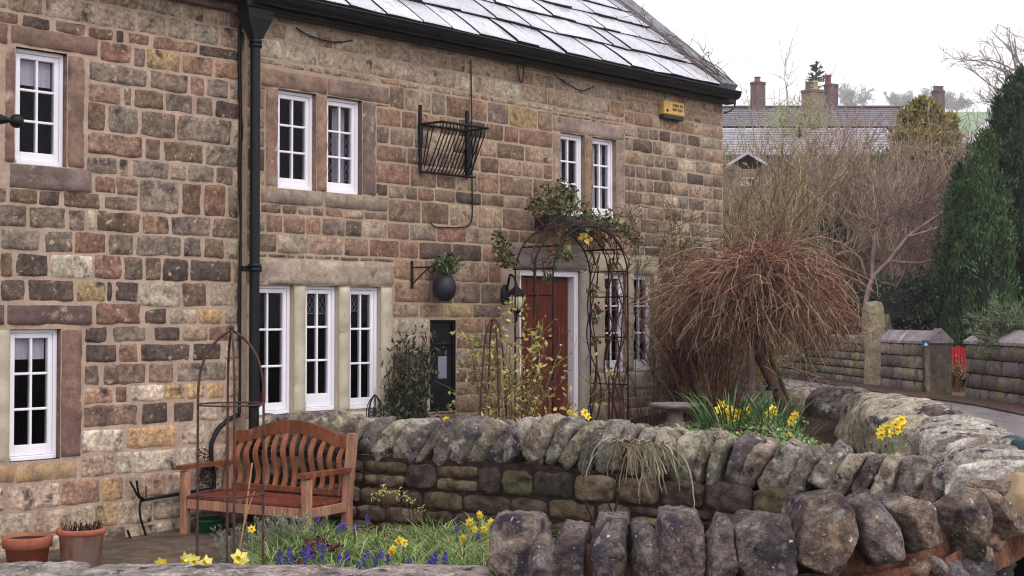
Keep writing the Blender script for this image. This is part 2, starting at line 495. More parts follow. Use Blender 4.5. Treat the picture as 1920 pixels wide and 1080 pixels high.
def stone_patch(mb, u0, u1, z0, z1, d, prot, col, seed, res=0.03, gap=0.007, wob=0.006, rnd=0.07, bulge=0.0, M=None, m=0, gapu=None):
    rng = np.random.default_rng(seed)
    gu = gap if gapu is None else gapu
    u0 += gu; u1 -= gu; z0 += gap; z1 -= gap
    hu, hz = (u1 - u0) / 2, (z1 - z0) / 2
    if hu < .008 or hz < .008: return
    def axis(h):
        n = int(np.clip(2 * h / res, 3, 26)); e = min(.35, .010 / h)
        return np.concatenate([[-1], np.linspace(-1 + e, 1 - e, n), [1]])
    S, T = np.meshgrid(axis(hu), axis(hz), indexing='ij')
    p = 9.0
    ku, kz = min(.25, rnd * .09 / hu), min(.25, rnd * .09 / hz)
    s2 = S * (1 - ku * np.abs(T) ** p); t2 = T * (1 - kz * np.abs(S) ** p)
    u = (u0 + u1) / 2 + s2 * hu; z = (z0 + z1) / 2 + t2 * hz
    Q = np.stack([u * 9 + seed % 97, z * 9, np.full_like(u, seed * .37 % 50)], -1)
    edge = np.maximum(np.abs(S), np.abs(T)) ** 2
    u = u + wob * fbm(Q, 2, 3) * edge; z = z + wob * fbm(Q, 2, 4) * edge
    e = (np.abs(S) >= .999) | (np.abs(T) >= .999)
    rough = fbm(np.stack([u * 14, z * 18, np.full_like(u, seed % 31)], -1), 3, 7)
    dep = d - prot * (1 + 1.0 * rough) - bulge * (1 - S ** 2) * (1 - T ** 2)
    dep = np.where(e, d + .005, dep)
    V = np.stack([u, dep, z], -1)
    n, k = S.shape
    i = np.arange(n - 1)[:, None] * k; j = np.arange(k - 1)[None]
    q = np.stack([i + j, i + k + j, i + k + j + 1, i + j + 1], -1).reshape(-1, 4)
    cv = (1 + .16 * fbm(np.stack([u * 7, z * 7, np.full_like(u, seed % 17)], -1), 2, 11))[..., None] * np.asarray(col)
    V = V.reshape(-1, 3)
    if M is not None: V = M(V)
    mb.add(V, q, cv.reshape(-1, 3), m)

def sheet_with_holes(mb, u0, u1, z0, z1, d, holes, col, m=1):
    us = sorted({u0, u1, *[min(max(x, u0), u1) for h in holes for x in h[:2]]})
    zs = sorted({z0, z1, *[min(max(x, z0), z1) for h in holes for x in h[2:]]})
    for a, b in zip(us, us[1:]):
        for c, e in zip(zs, zs[1:]):
            if any(h[0] <= (a + b) / 2 <= h[1] and h[2] <= (c + e) / 2 <= h[3] for h in holes): continue
            mb.add([[a, d, c], [b, d, c], [b, d, e], [a, d, e]], [[0, 1, 2, 3]], col, m, False)

# ---- window openings, measured on the photograph: frame left, frame right, reference x, top y, bottom y
REC = 0.05
def opening(wd, xl, xr, xm, yt, yb):
    return (wp(xl, 560, wd)[0], wp(xr, 560, wd + REC)[0], WZ(xm, yb, wd + REC), WZ(xm, yt, wd))
def rect(wd, xl, xr, xm, yt, yb):
    return (WU(xl, wd), WU(xr, wd), WZ(xm, yb, wd), WZ(xm, yt, wd))

W1 = opening(0, 26, 116, 70, 93, 311)
W2 = opening(0, 20, 108, 64, 617, 862)
W3 = [opening(RD, 520, 585, 550, 170, 356), opening(RD, 612, 671, 640, 182, 362)]
W4 = [opening(RD, 470, 544, 515, 535, 777), opening(RD, 573, 628, 600, 536, 770), opening(RD, 656, 707, 680, 538, 766)]
W5 = [opening(RD, 1051, 1090, 1070, 250, 402), opening(RD, 1111, 1149, 1130, 259, 402)]
W6 = [opening(RD, 1134, 1168, 1150, 512, 697), opening(RD, 1188, 1219, 1203, 514, 695)]
DOOR = (WU(974, RD), wp(1083, 560, RD + .04)[0], 0.05, WZ(1020, 506, RD))

ZB = -0.1
ZE = WZ(740, 37, RD - .17)                     # eaves (lower edge of the slates)
UL0, UR = WU(-260) - 2.6, WU(1356, RD)

left = thing('stone_cottage', 'left stone cottage with brown rubble blocks, thick pinkish mortar and single six-pane windows', 'cottage', (0, 0, 0), True)
right = thing('stone_cottage', 'stone cottage with coursed blocks, slate roof, red-brown door and mullioned windows', 'cottage', (0, RD, 0), True)

def blk(mb, r, d0, d1, col, rng, b=.008):
    mb.bbox(r[0], r[1], d0, d1, r[2], r[3], jit(col, rng, .05), 0, b)

SUR = {}
def surround(root, wd, name, rects, cols, material, proud=.012):
    for i, r in enumerate(rects):
        mb = MB(); c = cols[i % len(cols)]
        # subdivided dressed block with a slightly uneven face
        stone_patch(mb, r[0], r[1], r[2], r[3], wd + .002, proud + .002 * (i % 3), lin(*c), int(abs(r[0]) * 1000) + i, res=.035, gap=.003, wob=.003, rnd=.03)
        mb.bbox(r[0] + .003, r[1] - .003, wd + .003, wd + .15, r[2] + .003, r[3] - .003, lin(*c), 0, .003)
        mb.build(name[i] if isinstance(name, list) else name, material, root)

BR, PK, GRB, BEI = (126, 102, 92), (134, 108, 95), (124, 106, 100), (182, 170, 152)
# left house surrounds
w1 = [rect(0, 15, 181, 100, 57, 94.5), rect(0, -40, 12, 8, 42, 84), rect(0, 15, 172, 100, 312, 359), (W1[1], WU(157), W1[2], W1[3]), (WU(5), W1[0], W1[2], W1[3])]
w2 = [rect(0, 12, 173, 100, 570.5, 611), rect(0, -60, 10, 5, 569, 611), rect(0, -70, 31, 0, 873, 908), rect(0, 31, 147, 100, 866, 901), (W2[1], WU(155), WZ(130, 858), W2[3]), (WU(-20), W2[0], W2[2], W2[3])]
surround(left, 0, ['lintel', 'lintel', 'window_sill', 'window_jamb', 'window_jamb'], w1, [BR, BR, GRB, PK, BR], M_DRESSED)
surround(left, 0, ['lintel', 'lintel', 'window_sill', 'window_sill', 'window_jamb'], w2[:5], [(104, 82, 80), (104, 82, 80), (160, 128, 96), (168, 140, 108), (124, 96, 88)], M_DRESSED)
surround(left, 0, ['window_jamb'], w2[5:], [BEI], M_BEIGE)
# right house surrounds
w3 = [rect(RD, 487, 612, 600, 143, 174), rect(RD, 612, 729, 600, 143, 174), rect(RD, 487, 607, 600, 361, 389), rect(RD, 608, 727, 600, 361, 389),
      (WU(496, RD), W3[0][0], W3[0][2], W3[0][3]), (W3[0][1], W3[1][0], W3[0][2], W3[0][3]), (W3[1][1], WU(704, RD), W3[0][2], W3[0][3])]
w3[0] = (w3[0][0], w3[0][1], W3[0][3], w3[0][3]); w3[1] = (w3[1][0], w3[1][1], W3[0][3], w3[1][3])
W3[1] = (W3[1][0], W3[1][1], W3[0][2], W3[0][3])
w3[2] = (*w3[2][:3], W3[0][2]); w3[3] = (*w3[3][:3], W3[0][2])
surround(right, RD, ['lintel', 'lintel', 'window_sill', 'window_sill', 'window_jamb', 'window_mullion', 'window_jamb'], w3,
         [PK, (128, 106, 98), (140, 124, 114), (138, 122, 108), (140, 112, 98), (146, 118, 102), (116, 98, 92)], M_DRESSED)
zt, zb = W4[1][3], W4[1][2]
W4 = [(a, b, max(c, zb - .02), zt) for a, b, c, e in W4]; W4[1] = (W4[1][0], W4[1][1], zb, zt)
w4l = [(0.004, WU(738, RD), zt, WZ(600, 487, RD))]
w4 = [(0.004, W4[0][0], zb - .02, zt), (W4[0][1], W4[1][0], zb - .02, zt), (W4[1][1], W4[2][0], zb - .02, zt), (W4[2][1], WU(736, RD), zb - .02, zt), (0.004, WU(736, RD), zb - .2, zb - .02)]
surround(right, RD, ['lintel'], w4l, [(158, 142, 128)], M_DRESSED, .02)
surround(right, RD, ['window_jamb', 'window_mullion', 'window_mullion', 'window_jamb', 'window_sill'], w4, [BEI], M_BEIGE)
zt, zb = W5[0][3], W5[0][2]
W5 = [(a, b, zb, zt) for a, b, c, e in W5]
w5 = [rect(RD, 1036, 1171, 1100, 226, 252), (WU(1036, RD), W5[0][0], zb, zt), (W5[0][1], W5[1][0], zb, zt), (W5[1][1], WU(1171, RD), zb, zt), (WU(1036, RD), WU(1171, RD), zb - .16, zb)]
w5[0] = (w5[0][0], w5[0][1], zt, w5[0][3])
surround(right, RD, ['lintel', 'window_jamb', 'window_mullion', 'window_jamb', 'window_sill'], w5, [(150, 130, 120), (150, 130, 116), (142, 118, 100), (150, 130, 116), (146, 128, 112)], M_DRESSED)
zt, zb = W6[1][3], W6[1][2]
W6 = [(a, b, zb, zt) for a, b, c, e in W6]
w6 = [(WU(1102, RD), WU(1234, RD), zt, WZ(1155, 478, RD)), (WU(1104, RD), W6[0][0], zb, zt), (W6[0][1], W6[1][0], zb, zt), (W6[1][1], WU(1240, RD), zb, zt), (WU(1104, RD), WU(1240, RD), zb - .19, zb)]
surround(right, RD, ['lintel', 'window_jamb', 'window_mullion', 'window_jamb', 'window_apron'], w6, [(170, 158, 138), (170, 156, 138), (166, 152, 134), (170, 158, 140), (160, 146, 130)], M_BEIGE)
wdr = [(WU(952, RD), WU(1101, RD), DOOR[3], WZ(1040, 460, RD)), (DOOR[1], WU(1104, RD) - .004, ZB, DOOR[3]), (WU(940, RD), DOOR[0], ZB, DOOR[3])]
surround(right, RD, ['lintel', 'door_jamb', 'door_jamb'], wdr, [(118, 108, 104), (160, 148, 142), (150, 130, 120)], M_BEIGE)

# ---- casement windows
def casement(root, o, wd, nx=2, nz=3, rail=.035, bott=.06, fr=.028):
    u0, u1, z0, z1 = o
    d = wd + REC
    mb = MB(); c = (.8, .8, .8)
    b = .004
    def bar(a0, a1, c0, c1, f, k): mb.bbox(a0, a1, d + f, d + k, c0, c1, c, 0, b)
    bar(u0, u0 + fr, z0, z1, 0, .09); bar(u1 - fr, u1, z0, z1, 0, .09)
    bar(u0 + fr, u1 - fr, z1 - fr, z1, .001, .09); bar(u0 + fr, u1 - fr, z0, z0 + fr * 1.1, -.012, .09)
    a0, a1, c0, c1 = u0 + fr + .002, u1 - fr - .002, z0 + fr * 1.1 + .002, z1 - fr - .002
    bar(a0, a0 + rail, c0, c1, .010, .055); bar(a1 - rail, a1, c0, c1, .010, .055)
    bar(a0 + rail, a1 - rail, c1 - rail, c1, .011, .055); bar(a0 + rail, a1 - rail, c0, c0 + bott, .011, .055)
    p0, p1, q0, q1 = a0 + rail, a1 - rail, c0 + bott, c1 - rail
    g = .018
    for i in range(1, nx):
        x = p0 + (p1 - p0) * i / nx
        bar(x - g / 2, x + g / 2, q0, q1, .014, .050)
    for i in range(1, nz):
        z = q0 + (q1 - q0) * i / nz
        mb.bbox(p0, p1, d + .0155, d + .048, z - g / 2, z + g / 2, c, 0, b)
    f = mb.build('window', M_WHITE, root)
    pb = MB()
    pb.add([[p0, d + .03, q0], [p1, d + .03, q0], [p1, d + .03, q1], [p0, d + .03, q1]], [[0, 1, 2, 3]], (0, 0, 0), 0, False)
    pb.build('window_pane', M_GLASS, f)
    return f, (p0, p1, q0, q1, d)

F1, P1 = casement(left, W1, 0)
F2, P2 = casement(left, W2, 0, bott=.075)
F3 = [casement(right, o, RD) for o in W3]
F4 = [casement(right, W4[0], RD), casement(right, W4[1], RD, bott=.11), casement(right, W4[2], RD)]
F5 = [casement(right, o, RD, fr=.024, rail=.03) for o in W5]
F6 = [casement(right, o, RD, fr=.024, rail=.03, bott=.09) for o in W6]

# things behind the glass: blinds, net curtains, leaded lattice
def blind(f, p, frac, col):
    p0, p1, q0, q1, d = p
    mb = MB(); mb.box(p0, p1, d + .07, d + .075, q1 - (q1 - q0) * frac, q1, lin(*col)); mb.build('roller_blind', M_CURTAIN, f)
blind(F1, P1, .27, (206, 200, 206)); blind(F2, P2, .2, (206, 200, 206))
def curtain(f, p, s0, s1, col):
    p0, p1, q0, q1, d = p
    x = np.linspace(p0 + (p1 - p0) * s0, p0 + (p1 - p0) * s1, 60)
    y = d + .11 + .016 * np.sin((x - p0) * 110) + .008 * np.sin((x - p0) * 47)
    V = np.concatenate([np.stack([x, y, np.full_like(x, q0)], -1), np.stack([x, y, np.full_like(x, q1)], -1)])
    i = np.arange(59)
    mb = MB(); mb.add(V, np.stack([i, i + 1, i + 61, i + 60], -1), lin(*col)); mb.build('net_curtain', M_CURTAIN, f)
for (f, p), s in zip(F5, ((0, .55), (0, .6))):
    curtain(f, p, s[0], s[1], (225, 220, 222))
curtain(F5[1][0], F5[1][1], .75, 1, (225, 220, 222))
curtain(F3[1][0], F3[1][1], .45, 1.0, (200, 190, 200))
for (f, p) in F6: curtain(f, p, 0, .4, (150, 140, 140))
def lattice(f, p, z0f, z1f, s0, s1, n=4):
    p0, p1, q0, q1, d = p
    a, b = p0 + (p1 - p0) * s0, p0 + (p1 - p0) * s1
    c, e = q0 + (q1 - q0) * z0f, q0 + (q1 - q0) * z1f
    mb = MB(); wth = b - a; h = e - c; st = wth / n
    dd = d + .06
    k = -int(h / (st * 1.7)) - 1
    for i in range(k, n + 1 - k):
        for sg in (1, -1):
            x0 = a + i * st if sg == 1 else b - i * st
            pts = []
            for t in np.linspace(0, 1, 40):
                x = x0 + sg * t * h / 1.7
                if a <= x <= b: pts.append((x, dd + (.002 if sg > 0 else 0), c + t * h))
            if len(pts) > 1: mb.tube([pts[0], pts[-1]], .0022, 4, lin(150, 148, 156))
    mb.tube([(a, dd, c), (b, dd, c)], .003, 4, lin(150, 148, 156))
    mb.build('leaded_lattice', M_CURTAIN, f)
lattice(F4[1][0], F4[1][1], .80, 1.0, 0, 1, 5)
lattice(F4[2][0], F4[2][1], .84, 1.0, 0, .5, 3)
lattice(F3[1][0], F3[1][1], .05, .62, 0, 1, 6)

# dim rooms behind the windows
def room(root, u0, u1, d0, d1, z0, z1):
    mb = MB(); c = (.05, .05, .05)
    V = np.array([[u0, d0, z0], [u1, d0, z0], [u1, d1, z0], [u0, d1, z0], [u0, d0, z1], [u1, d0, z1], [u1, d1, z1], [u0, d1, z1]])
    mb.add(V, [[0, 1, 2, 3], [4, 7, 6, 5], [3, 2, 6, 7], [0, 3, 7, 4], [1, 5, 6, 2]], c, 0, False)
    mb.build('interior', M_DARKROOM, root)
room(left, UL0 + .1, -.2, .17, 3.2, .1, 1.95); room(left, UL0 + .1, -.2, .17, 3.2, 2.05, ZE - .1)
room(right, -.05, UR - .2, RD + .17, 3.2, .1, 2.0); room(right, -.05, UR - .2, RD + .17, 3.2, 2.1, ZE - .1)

# red armchair inside, seen through the three-light window
mb = MB()
a = np.linspace(0, 1, 9)
uc = (F4[0][1][0] + F4[0][1][1]) / 2 - .01; zc = F4[0][1][2]
for k, (u0_, u1_, d0_, d1_, z0_, z1_) in enumerate([(-.30, .16, .42, .54, -.5, .30), (-.30, -.2, .2, .45, -.5, .10), (.12, .22, .2, .45, -.5, .08), (-.2, .12, .22, .44, -.45, -.12)]):
    mb.bbox(uc + u0_, uc + u1_, u0_ * 0 + d0_, d1_, zc + z0_, zc + z1_, (.3, .02, .03), 0, .05)
solo('armchair', mb, M_REDCLOTH, 'red upholstered armchair standing inside behind the left light of the three-light window', 'armchair', (uc, .35, zc - .5), True)

# ---- left cottage front: traced course by course
L = {}
def z_of(px, py): return WZ(px, py)
courses = [  # (name, bottom-line reference point, [x0, x1, colour]...)
    ((350, 37), [(-60, 20, 's'), (20, 75, 's'), (75, 178, 's'), (182, 255, 't'), (255, 343, 's'), (347, 380, 't'), (383, 425, 's'), (428, 447, 't')], (350, 5)),
    ((300, 69), [(-60, 10, 's'), (10, 76, 't'), (78, 176, 's'), (178, 251, 's'), (255, 308, 's'), (312, 407, 's'), (411, 447, 't')], None),
    ((300, 93), [(-60, 30, 'b'), (37, 90, 'd'), (100, 157, 'v'), (161, 208, 'n'), (214, 230, 'd'), (236, 278, 'b'), (284, 367, 'k'), (370, 447, 'd')], None),
    ((300, 132), [(185, 243, 'r'), (247, 269, 'v'), (272, 335, 'o'), (339, 397, 'k'), (401, 447, 'k')], None),
    ((300, 171), [(162, 273, 'g'), (278, 350, 'v'), (354, 381, 'k'), (384, 426, 'g'), (429, 447, 'g')], None),
    ((300, 208), [(162, 224, 'b'), (230, 245, 'v'), (249, 305, 'n'), (309, 361, 'g'), (365, 398, 'v'), (402, 447, 'd')], None),
    ((300, 260), [(162, 196, 'n'), (200, 257, 'g'), (262, 328, 'v'), (331, 432, 'g'), (436, 447, 'p')], None),
    ((300, 302), [(162, 265, 'b'), (269, 300, 'b'), (304, 379, 'n'), (384, 447, 'g')], None),
    ((300, 337), [(161, 218, 'g'), (222, 240, 's'), (244, 314, 'g'), (318, 348, 's'), (351, 401, 'g'), (404, 434, 'v'), (437, 447, 't')], None),
    ((240, 367), [(176, 216, 'r'), (216, 257, 'b'), (260, 335, 'g', 401), (340, 376, 'n', 401), (380, 422, 'r', 401), (426, 447, 'v', 401)], None),
    ((300, 401), [(-60, 12, 't'), (16, 68, 'n'), (71, 111, 'd'), (118, 186, 'n'), (193, 257, 'v')], None),
    ((300, 441), [(-60, -10, 'b'), (-8, 49, 'v'), (53, 122, 'v'), (127, 160, 'v'), (163, 178, 'p'), (180, 262, 'n'), (266, 316, 'k'), (320, 393, 'g'), (398, 447, 'v')], None),
    ((300, 482), [(-60, 0, 'v'), (0, 74, 'g'), (82, 136, 'g'), (138, 198, 'r'), (203, 250, 'v'), (254, 341, 'g'), (343, 377, 'g'), (381, 419, 'n'), (423, 447, 's')], None),
    ((300, 528), [(-60, -4, 'b'), (-2, 24, 'n'), (29, 90, 'd'), (94, 174, 'p'), (176, 227, 'r'), (231, 268, 'v'), (271, 302, 'b'), (305, 353, 'd'), (356, 433, 'd'), (436, 447, 't')], None),
    ((200, 567), [(-60, 0, 'd'), (0, 47, 'd'), (52, 139, 'd'), (143, 198, 'o'), (200, 210, 'd'), (215, 259, 'd'), (260, 338, 'p', 576), (341, 388, 'n', 576), (392, 447, 's', 576)], None),
    ((240, 610), [(180, 265, 'r'), (271, 314, 'd', -1), (318, 369, 's', -1), (372, 415, 'y', -1), (420, 447, 's', -1)], None),
    ((240, 643), [(160, 201, 'd'), (212, 274, 'g'), (290, 338, 'd'), (341, 390, 't'), (392, 430, 'b'), (433, 447, 's')], None),
    ((240, 681), [(160, 219, 'd'), (223, 260, 'r'), (265, 356, 'd'), (361, 415, 'd'), (420, 447, 's')], None),
    ((240, 722), [(158, 186, 'v'), (193, 275, 'b'), (279, 326, 'b'), (332, 425, 'g'), (429, 447, 's')], None),
    ((240, 756), [(157, 213, 'k'), (217, 241, 'n'), (247, 308, 'p'), (309, 349, 'y'), (351, 385, 'y'), (388, 420, 'y'), (424, 447, 's')], None),
    ((240, 800), [(160, 260, 'b'), (266, 317, 'd'), (326, 366, 'd'), (372, 410, 's'), (414, 447, 's')], None),
    ((240, 845), [(155, 234, 'p'), (237, 331, 'y'), (342, 386, 's'), (390, 447, 's')], None),
    ((240, 890), [(152, 217, 't'), (220, 250, 'p'), (252, 353, 'p'), (354, 400, 's'), (404, 447, 's')], None),
    ((240, 938), [(-60, 12, 's'), (17, 115, 's'), (116, 189, 'k'), (192, 233, 'y'), (236, 258, 's'), (260, 310, 't'), (314, 360, 's'), (364, 447, 's')], None),
    ((240, 985), [(-60, 0, 's'), (0, 64, 's'), (66, 135, 't'), (136, 178, 's'), (180, 224, 'o'), (226, 288, 's'), (290, 345, 's'), (348, 447, 's')], None),
    ((240, 1030), [(-60, 30, 's'), (33, 95, 't'), (98, 180, 's'), (182, 240, 'v'), (244, 330, 's'), (333, 447, 's')], None),
    ((240, 1075), [(-60, 30, 's'), (33, 130, 's'), (133, 220, 's'), (224, 330, 's'), (333, 447, 's')], None),
]
mbL = MB()
rng = np.random.default_rng(11)
ztop = z_of(350, 5)
corn = 0.0
prevz = ztop; seed = 100
allz = [ztop] + [z_of(*c[0]) for c in courses]
for ci, (pt, stones, _) in enumerate(courses):
    zt_, zb_ = allz[ci], allz[ci + 1]
    for st in stones:
        x0, x1, c = st[:3]
        zz0, zz1 = zb_, zt_
        if len(st) > 3:
            if st[3] == -1: zz1 = z_of(300, 577)
            else: zz0 = z_of(300, st[3])
        seed += 1
        u0, u1 = WU(x0), WU(x1)
        if x1 >= 446: u1 = corn
        soft = ci >= 17
        stone_patch(mbL, u0, u1, zz0, zz1, 0.0, (.0062 if not soft else .005) * rng.uniform(.7, 1.4), jit(PAL[c], rng, .09) * (1.22 if soft and c in 'sptky' else 1), seed, res=.022,
                    gap=.0035 + .004 * rng.random(), wob=.011, rnd=.06, bulge=.002, gapu=.001)
# beyond the left edge of the picture
ua = UL0
for ci in range(len(courses)):
    u = UL0
    while u < WU(-60):
        v = min(u + rng.uniform(.22, .5), WU(-60)); seed += 1
        if WU(-60) - v < .1: v = WU(-60)
        stone_patch(mbL, u, v, allz[ci + 1], allz[ci], 0, .01, jit(PAL[rng.choice(list('bvgnrst'))], rng), seed, res=.05)
        u = v
# blocks above, hidden behind the eaves
holes = [W1, W2]
sheet_with_holes(mbL, UL0, corn, ZB, ZE + .02, .0, holes, lin(178, 154, 138))
mbL.build('wall', [M_STONE, M_MORTAR], left)
# eaves course of the left cottage
mb = MB()
mb.bbox(UL0, -.02, -.26, -.14, ZE - .10, ZE - .005, lin(30, 28, 36), 0, .02)
mb.build('gutter', M_BLACK, left)
mb = MB()
for i in range(9):
    a0 = UL0 + i * (corn - UL0) / 9
    mb.bbox(a0 + .006, a0 + (corn - UL0) / 9 - .006, -.09, .1, ZE - .14, ZE - .02, jit(PAL['v'], rng), 0, .01)
mb.build('eaves_course', M_DRESSED, left)

# ---- right cottage front
mbR = MB()
blocked = [*w3, *W3, *w4l, *w4, *W4, *w5, *W5, *w6, *W6, *wdr, DOOR]
PB = rect(RD, 806.5, 854.5, 830, 600, 771)         # letter box recess
blocked.append(PB)
def fill(za, zb_, ua, ub, mean, pick, seed0, gap=.0045, prot=.0055):
    cuts = sorted({za, zb_, *[z for r in blocked for z in (r[2], r[3]) if za + .02 < z < zb_ - .02 and r[0] < ub and r[1] > ua]})
    rng = np.random.default_rng(seed0)
    # split into pieces of the course that are free
    iv = [(ua, ub, za, zb_)]
    for r in blocked:
        nxt = []
        for (a, b, c, e) in iv:
            if r[1] <= a + .004 or r[0] >= b - .004 or r[3] <= c + .006 or r[2] >= e - .006: nxt.append((a, b, c, e)); continue
            if r[0] > a: nxt.append((a, r[0], c, e))
            if r[1] < b: nxt.append((r[1], b, c, e))
            m0, m1 = max(a, r[0]), min(b, r[1])
            if r[3] < e: nxt.append((m0, m1, r[3], e))
            if r[2] > c: nxt.append((m0, m1, c, r[2]))
        iv = nxt
    for (a, b, c, e) in iv:
        if e - c < .025 or b - a < .02: continue
        u = a; k = 0
        while u < b - .001:
            wdt = mean * rng.uniform(.55, 1.5) * (e - c + .1) / .28
            v = u + wdt
            if b - v < .09: v = b
            stone_patch(mbR, u, min(v, b), c, e, RD, prot * rng.uniform(.5, 1.4), pick(u, (c + e) / 2, rng), int(seed0 * 131 + k * 7 + c * 1000) % 99991, res=.035,
                        gap=gap, wob=.005, rnd=.04, bulge=.0015)
            u = v; k += 1
zA = [WZ(744, y, RD) for y in (60, 86, 115, 150, 162, 205, 240, 274, 306, 347, 373, 417, 450, 485)] + [WZ(775, y, RD) for y in (527, 569, 596, 627)] + [WZ(864, y, RD) for y in (656, 691, 718, 742, 775, 810, 850, 900)]
zC = [WZ(1200, y, RD) for y in (158, 186, 212, 237, 260, 286, 311, 335, 360, 385, 410, 437, 462, 480, 508, 534, 560, 590, 615, 640, 668, 694, 724, 745, 766, 786, 810, 850)]
uS = WU(1171, RD)
def pickA(u, z, rng):
    top = z > WZ(744, 160, RD)
    if top: ks = ['s', 't', 'k', 'p']; return jit(PAL[rng.choice(ks, p=[.52, .32, .08, .08])], rng, .07)
    ks, p = list('btrvgkodnps'), [.17, .22, .12, .13, .08, .11, .01, .05, .07, .01, .03]
    return jit(PAL[rng.choice(ks, p=p)], rng, .10)
def pickC(u, z, rng):
    if z > WZ(1200, 240, RD): return jit(PAL[rng.choice(['s', 't', 'k'])], rng, .08)
    return jit((PAL[rng.choice(['t', 'v', 'g', 's', 'd', 'b', 'n'], p=[.28, .26, .16, .12, .08, .06, .04])]), rng, .10)
for i in range(len(zA) - 1): fill(zA[i + 1], zA[i], .0, uS, .30, pickA, 300 + i)
for i in range(len(zC) - 1): fill(zC[i + 1], zC[i], uS, UR, .27, pickC, 500 + i)
# the band of wall above and below the traced courses
for a, b, u0_, u1_ in ((zC[-1], ZB, uS, UR), (zA[-1], ZB, 0, uS)):
    n = max(1, int((a - b) / .2))
    for i in range(n): fill(b + (a - b) * i / n, b + (a - b) * (i + 1) / n, u0_, u1_, .32, pickA, 700 + i)
sheet_with_holes(mbR, 0.0, UR, ZB, ZE + .05, RD, [*W3, *W4, *W5, *W6, DOOR, PB], lin(168, 147, 130))
# return of the front where it stands proud of the left cottage
mbR.add([[0, RD, ZB], [0, .02, ZB], [0, .02, ZE], [0, RD, ZE]], [[0, 1, 2, 3]], lin(120, 105, 98), 1, False)
mbR.build('wall', [M_ASHLAR, M_MORTAR2], right)
# gable end and back wall
TP = math.tan(math.radians(38.6)); DEP = 5.2
mb = MB()
zr = ZE + DEP / 2 * TP
mb.add([[UR, RD, ZB], [UR, RD + DEP, ZB], [UR, RD + DEP, ZE], [UR, RD + DEP / 2, zr], [UR, RD, ZE]], [[0, 1, 2, 3, 4]], lin(*PAL['t']), 0, False)
mb.add([[UR, RD + DEP, ZB], [0, RD + DEP, ZB], [0, RD + DEP, ZE], [UR, RD + DEP, ZE]], [[0, 1, 2, 3]], lin(*PAL['t']), 0, False)
mb.build('gable_wall', M_ASHLAR, right)

# ---- slate roof
AL = math.radians(38.6); DE = RD - .19
def roofp(u, s, h):
    return np.stack([np.asarray(u) + 0 * np.asarray(s), DE + s * math.cos(AL) - h * math.sin(AL), ZE + s * math.sin(AL) + h * math.cos(AL)], -1)
UV = WU(1376, DE)                                   # verge
mb = MB(); mbu = MB()
rng = np.random.default_rng(21)
s = 0.0; S_TOP = 3.6; ci = 0
while s < S_TOP:
    ex = max(.2, .46 - .035 * ci)
    u = -.06 - rng.uniform(0, .3)
    while u < UV - .33:
        wd_ = rng.uniform(.30, .58) * (1 - .05 * ci)
        v = min(u + wd_, UV - .285)
        if v - max(u, -.06) > .08:
            g_ = rng.uniform(.004, .009); a0 = max(u, -.06) + g_; a1 = v - g_
            tk = rng.uniform(.026, .044)
            nu = 5; us = np.linspace(a0, a1, nu)
            lo = s - .02 + rng.uniform(-.008, .008) + .008 * vnoise(np.stack([us * 9, us * 0 + ci, us * 0], -1), 5)
            rows = [(lo, .008), (lo, .008 + tk), (lo + .012, .014 + tk), (np.full(nu, s + ex * .5), .012 + tk * .75), (np.full(nu, s + ex + .05), .004 + tk * .3)]
            tilt = rng.uniform(-.006, .006)
            G = np.stack([roofp(us, r, h + tilt * np.linspace(-1, 1, nu)) for r, h in rows])
            i = np.arange(len(rows) - 1)[:, None] * nu; j = np.arange(nu - 1)[None]
            q = np.stack([i + j, i + j + 1, i + nu + j + 1, i + nu + j], -1).reshape(-1, 4)
            c = np.array(lin(186, 186, 194)) * rng.uniform(.84, 1.1)
            mb.add(G.reshape(-1, 3), q[nu - 1:], c, 0, False); mb.add(G.reshape(-1, 3), q[:nu - 1], c * .4, 1, False)  # lower edges near-black: moss, plus course shadow lines put into the colour
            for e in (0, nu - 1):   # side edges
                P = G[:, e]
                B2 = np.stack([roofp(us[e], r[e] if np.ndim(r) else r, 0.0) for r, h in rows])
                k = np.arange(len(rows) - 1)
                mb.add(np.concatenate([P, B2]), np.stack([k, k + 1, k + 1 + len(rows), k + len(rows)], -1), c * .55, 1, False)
        u = v
    s += ex; ci += 1
mb.add(np.concatenate([roofp([-.06, UV - .02], np.array([-.02, -.02]), 0.0), roofp([UV - .02, -.06], np.array([S_TOP, S_TOP]), 0.0)]), [[0, 1, 2, 3]], lin(45, 42, 45), 1, False)
RF = mb.build('roof', [M_SLATE, M_UNDERLAY_SHADE], right)
# raised verge coping
mb = MB(); n = 7
for i in range(n):
    s0, s1 = S_TOP * i / n - (.02 if i == 0 else 0), S_TOP * (i + 1) / n - .012
    V = np.concatenate([roofp(np.array([UV - .29, UV, UV, UV - .29]), np.full(4, s0), np.array([.0, .0, .085, .075])),
                        roofp(np.array([UV - .29, UV, UV, UV - .29]), np.full(4, s1), np.array([.0, .0, .085, .075]))])
    mb.add(V, [[0, 1, 2, 3], [4, 7, 6, 5], [0, 4, 5, 1], [1, 5, 6, 2], [2, 6, 7, 3], [3, 7, 4, 0]], jit((126, 126, 134), rng, .06), 0, False)
mb.build('verge_coping', M_DRESSED, RF)
# rear roof slope
mb = MB()
mb.add(np.array([[-.06, RD + DEP / 2, zr], [UV, RD + DEP / 2, zr], [UV, RD + DEP + .2, ZE - .1], [-.06, RD + DEP + .2, ZE - .1]]), [[0, 1, 2, 3]], lin(150, 146, 152), 0, False)
mb.build('rear_roof', M_SLATE, right)
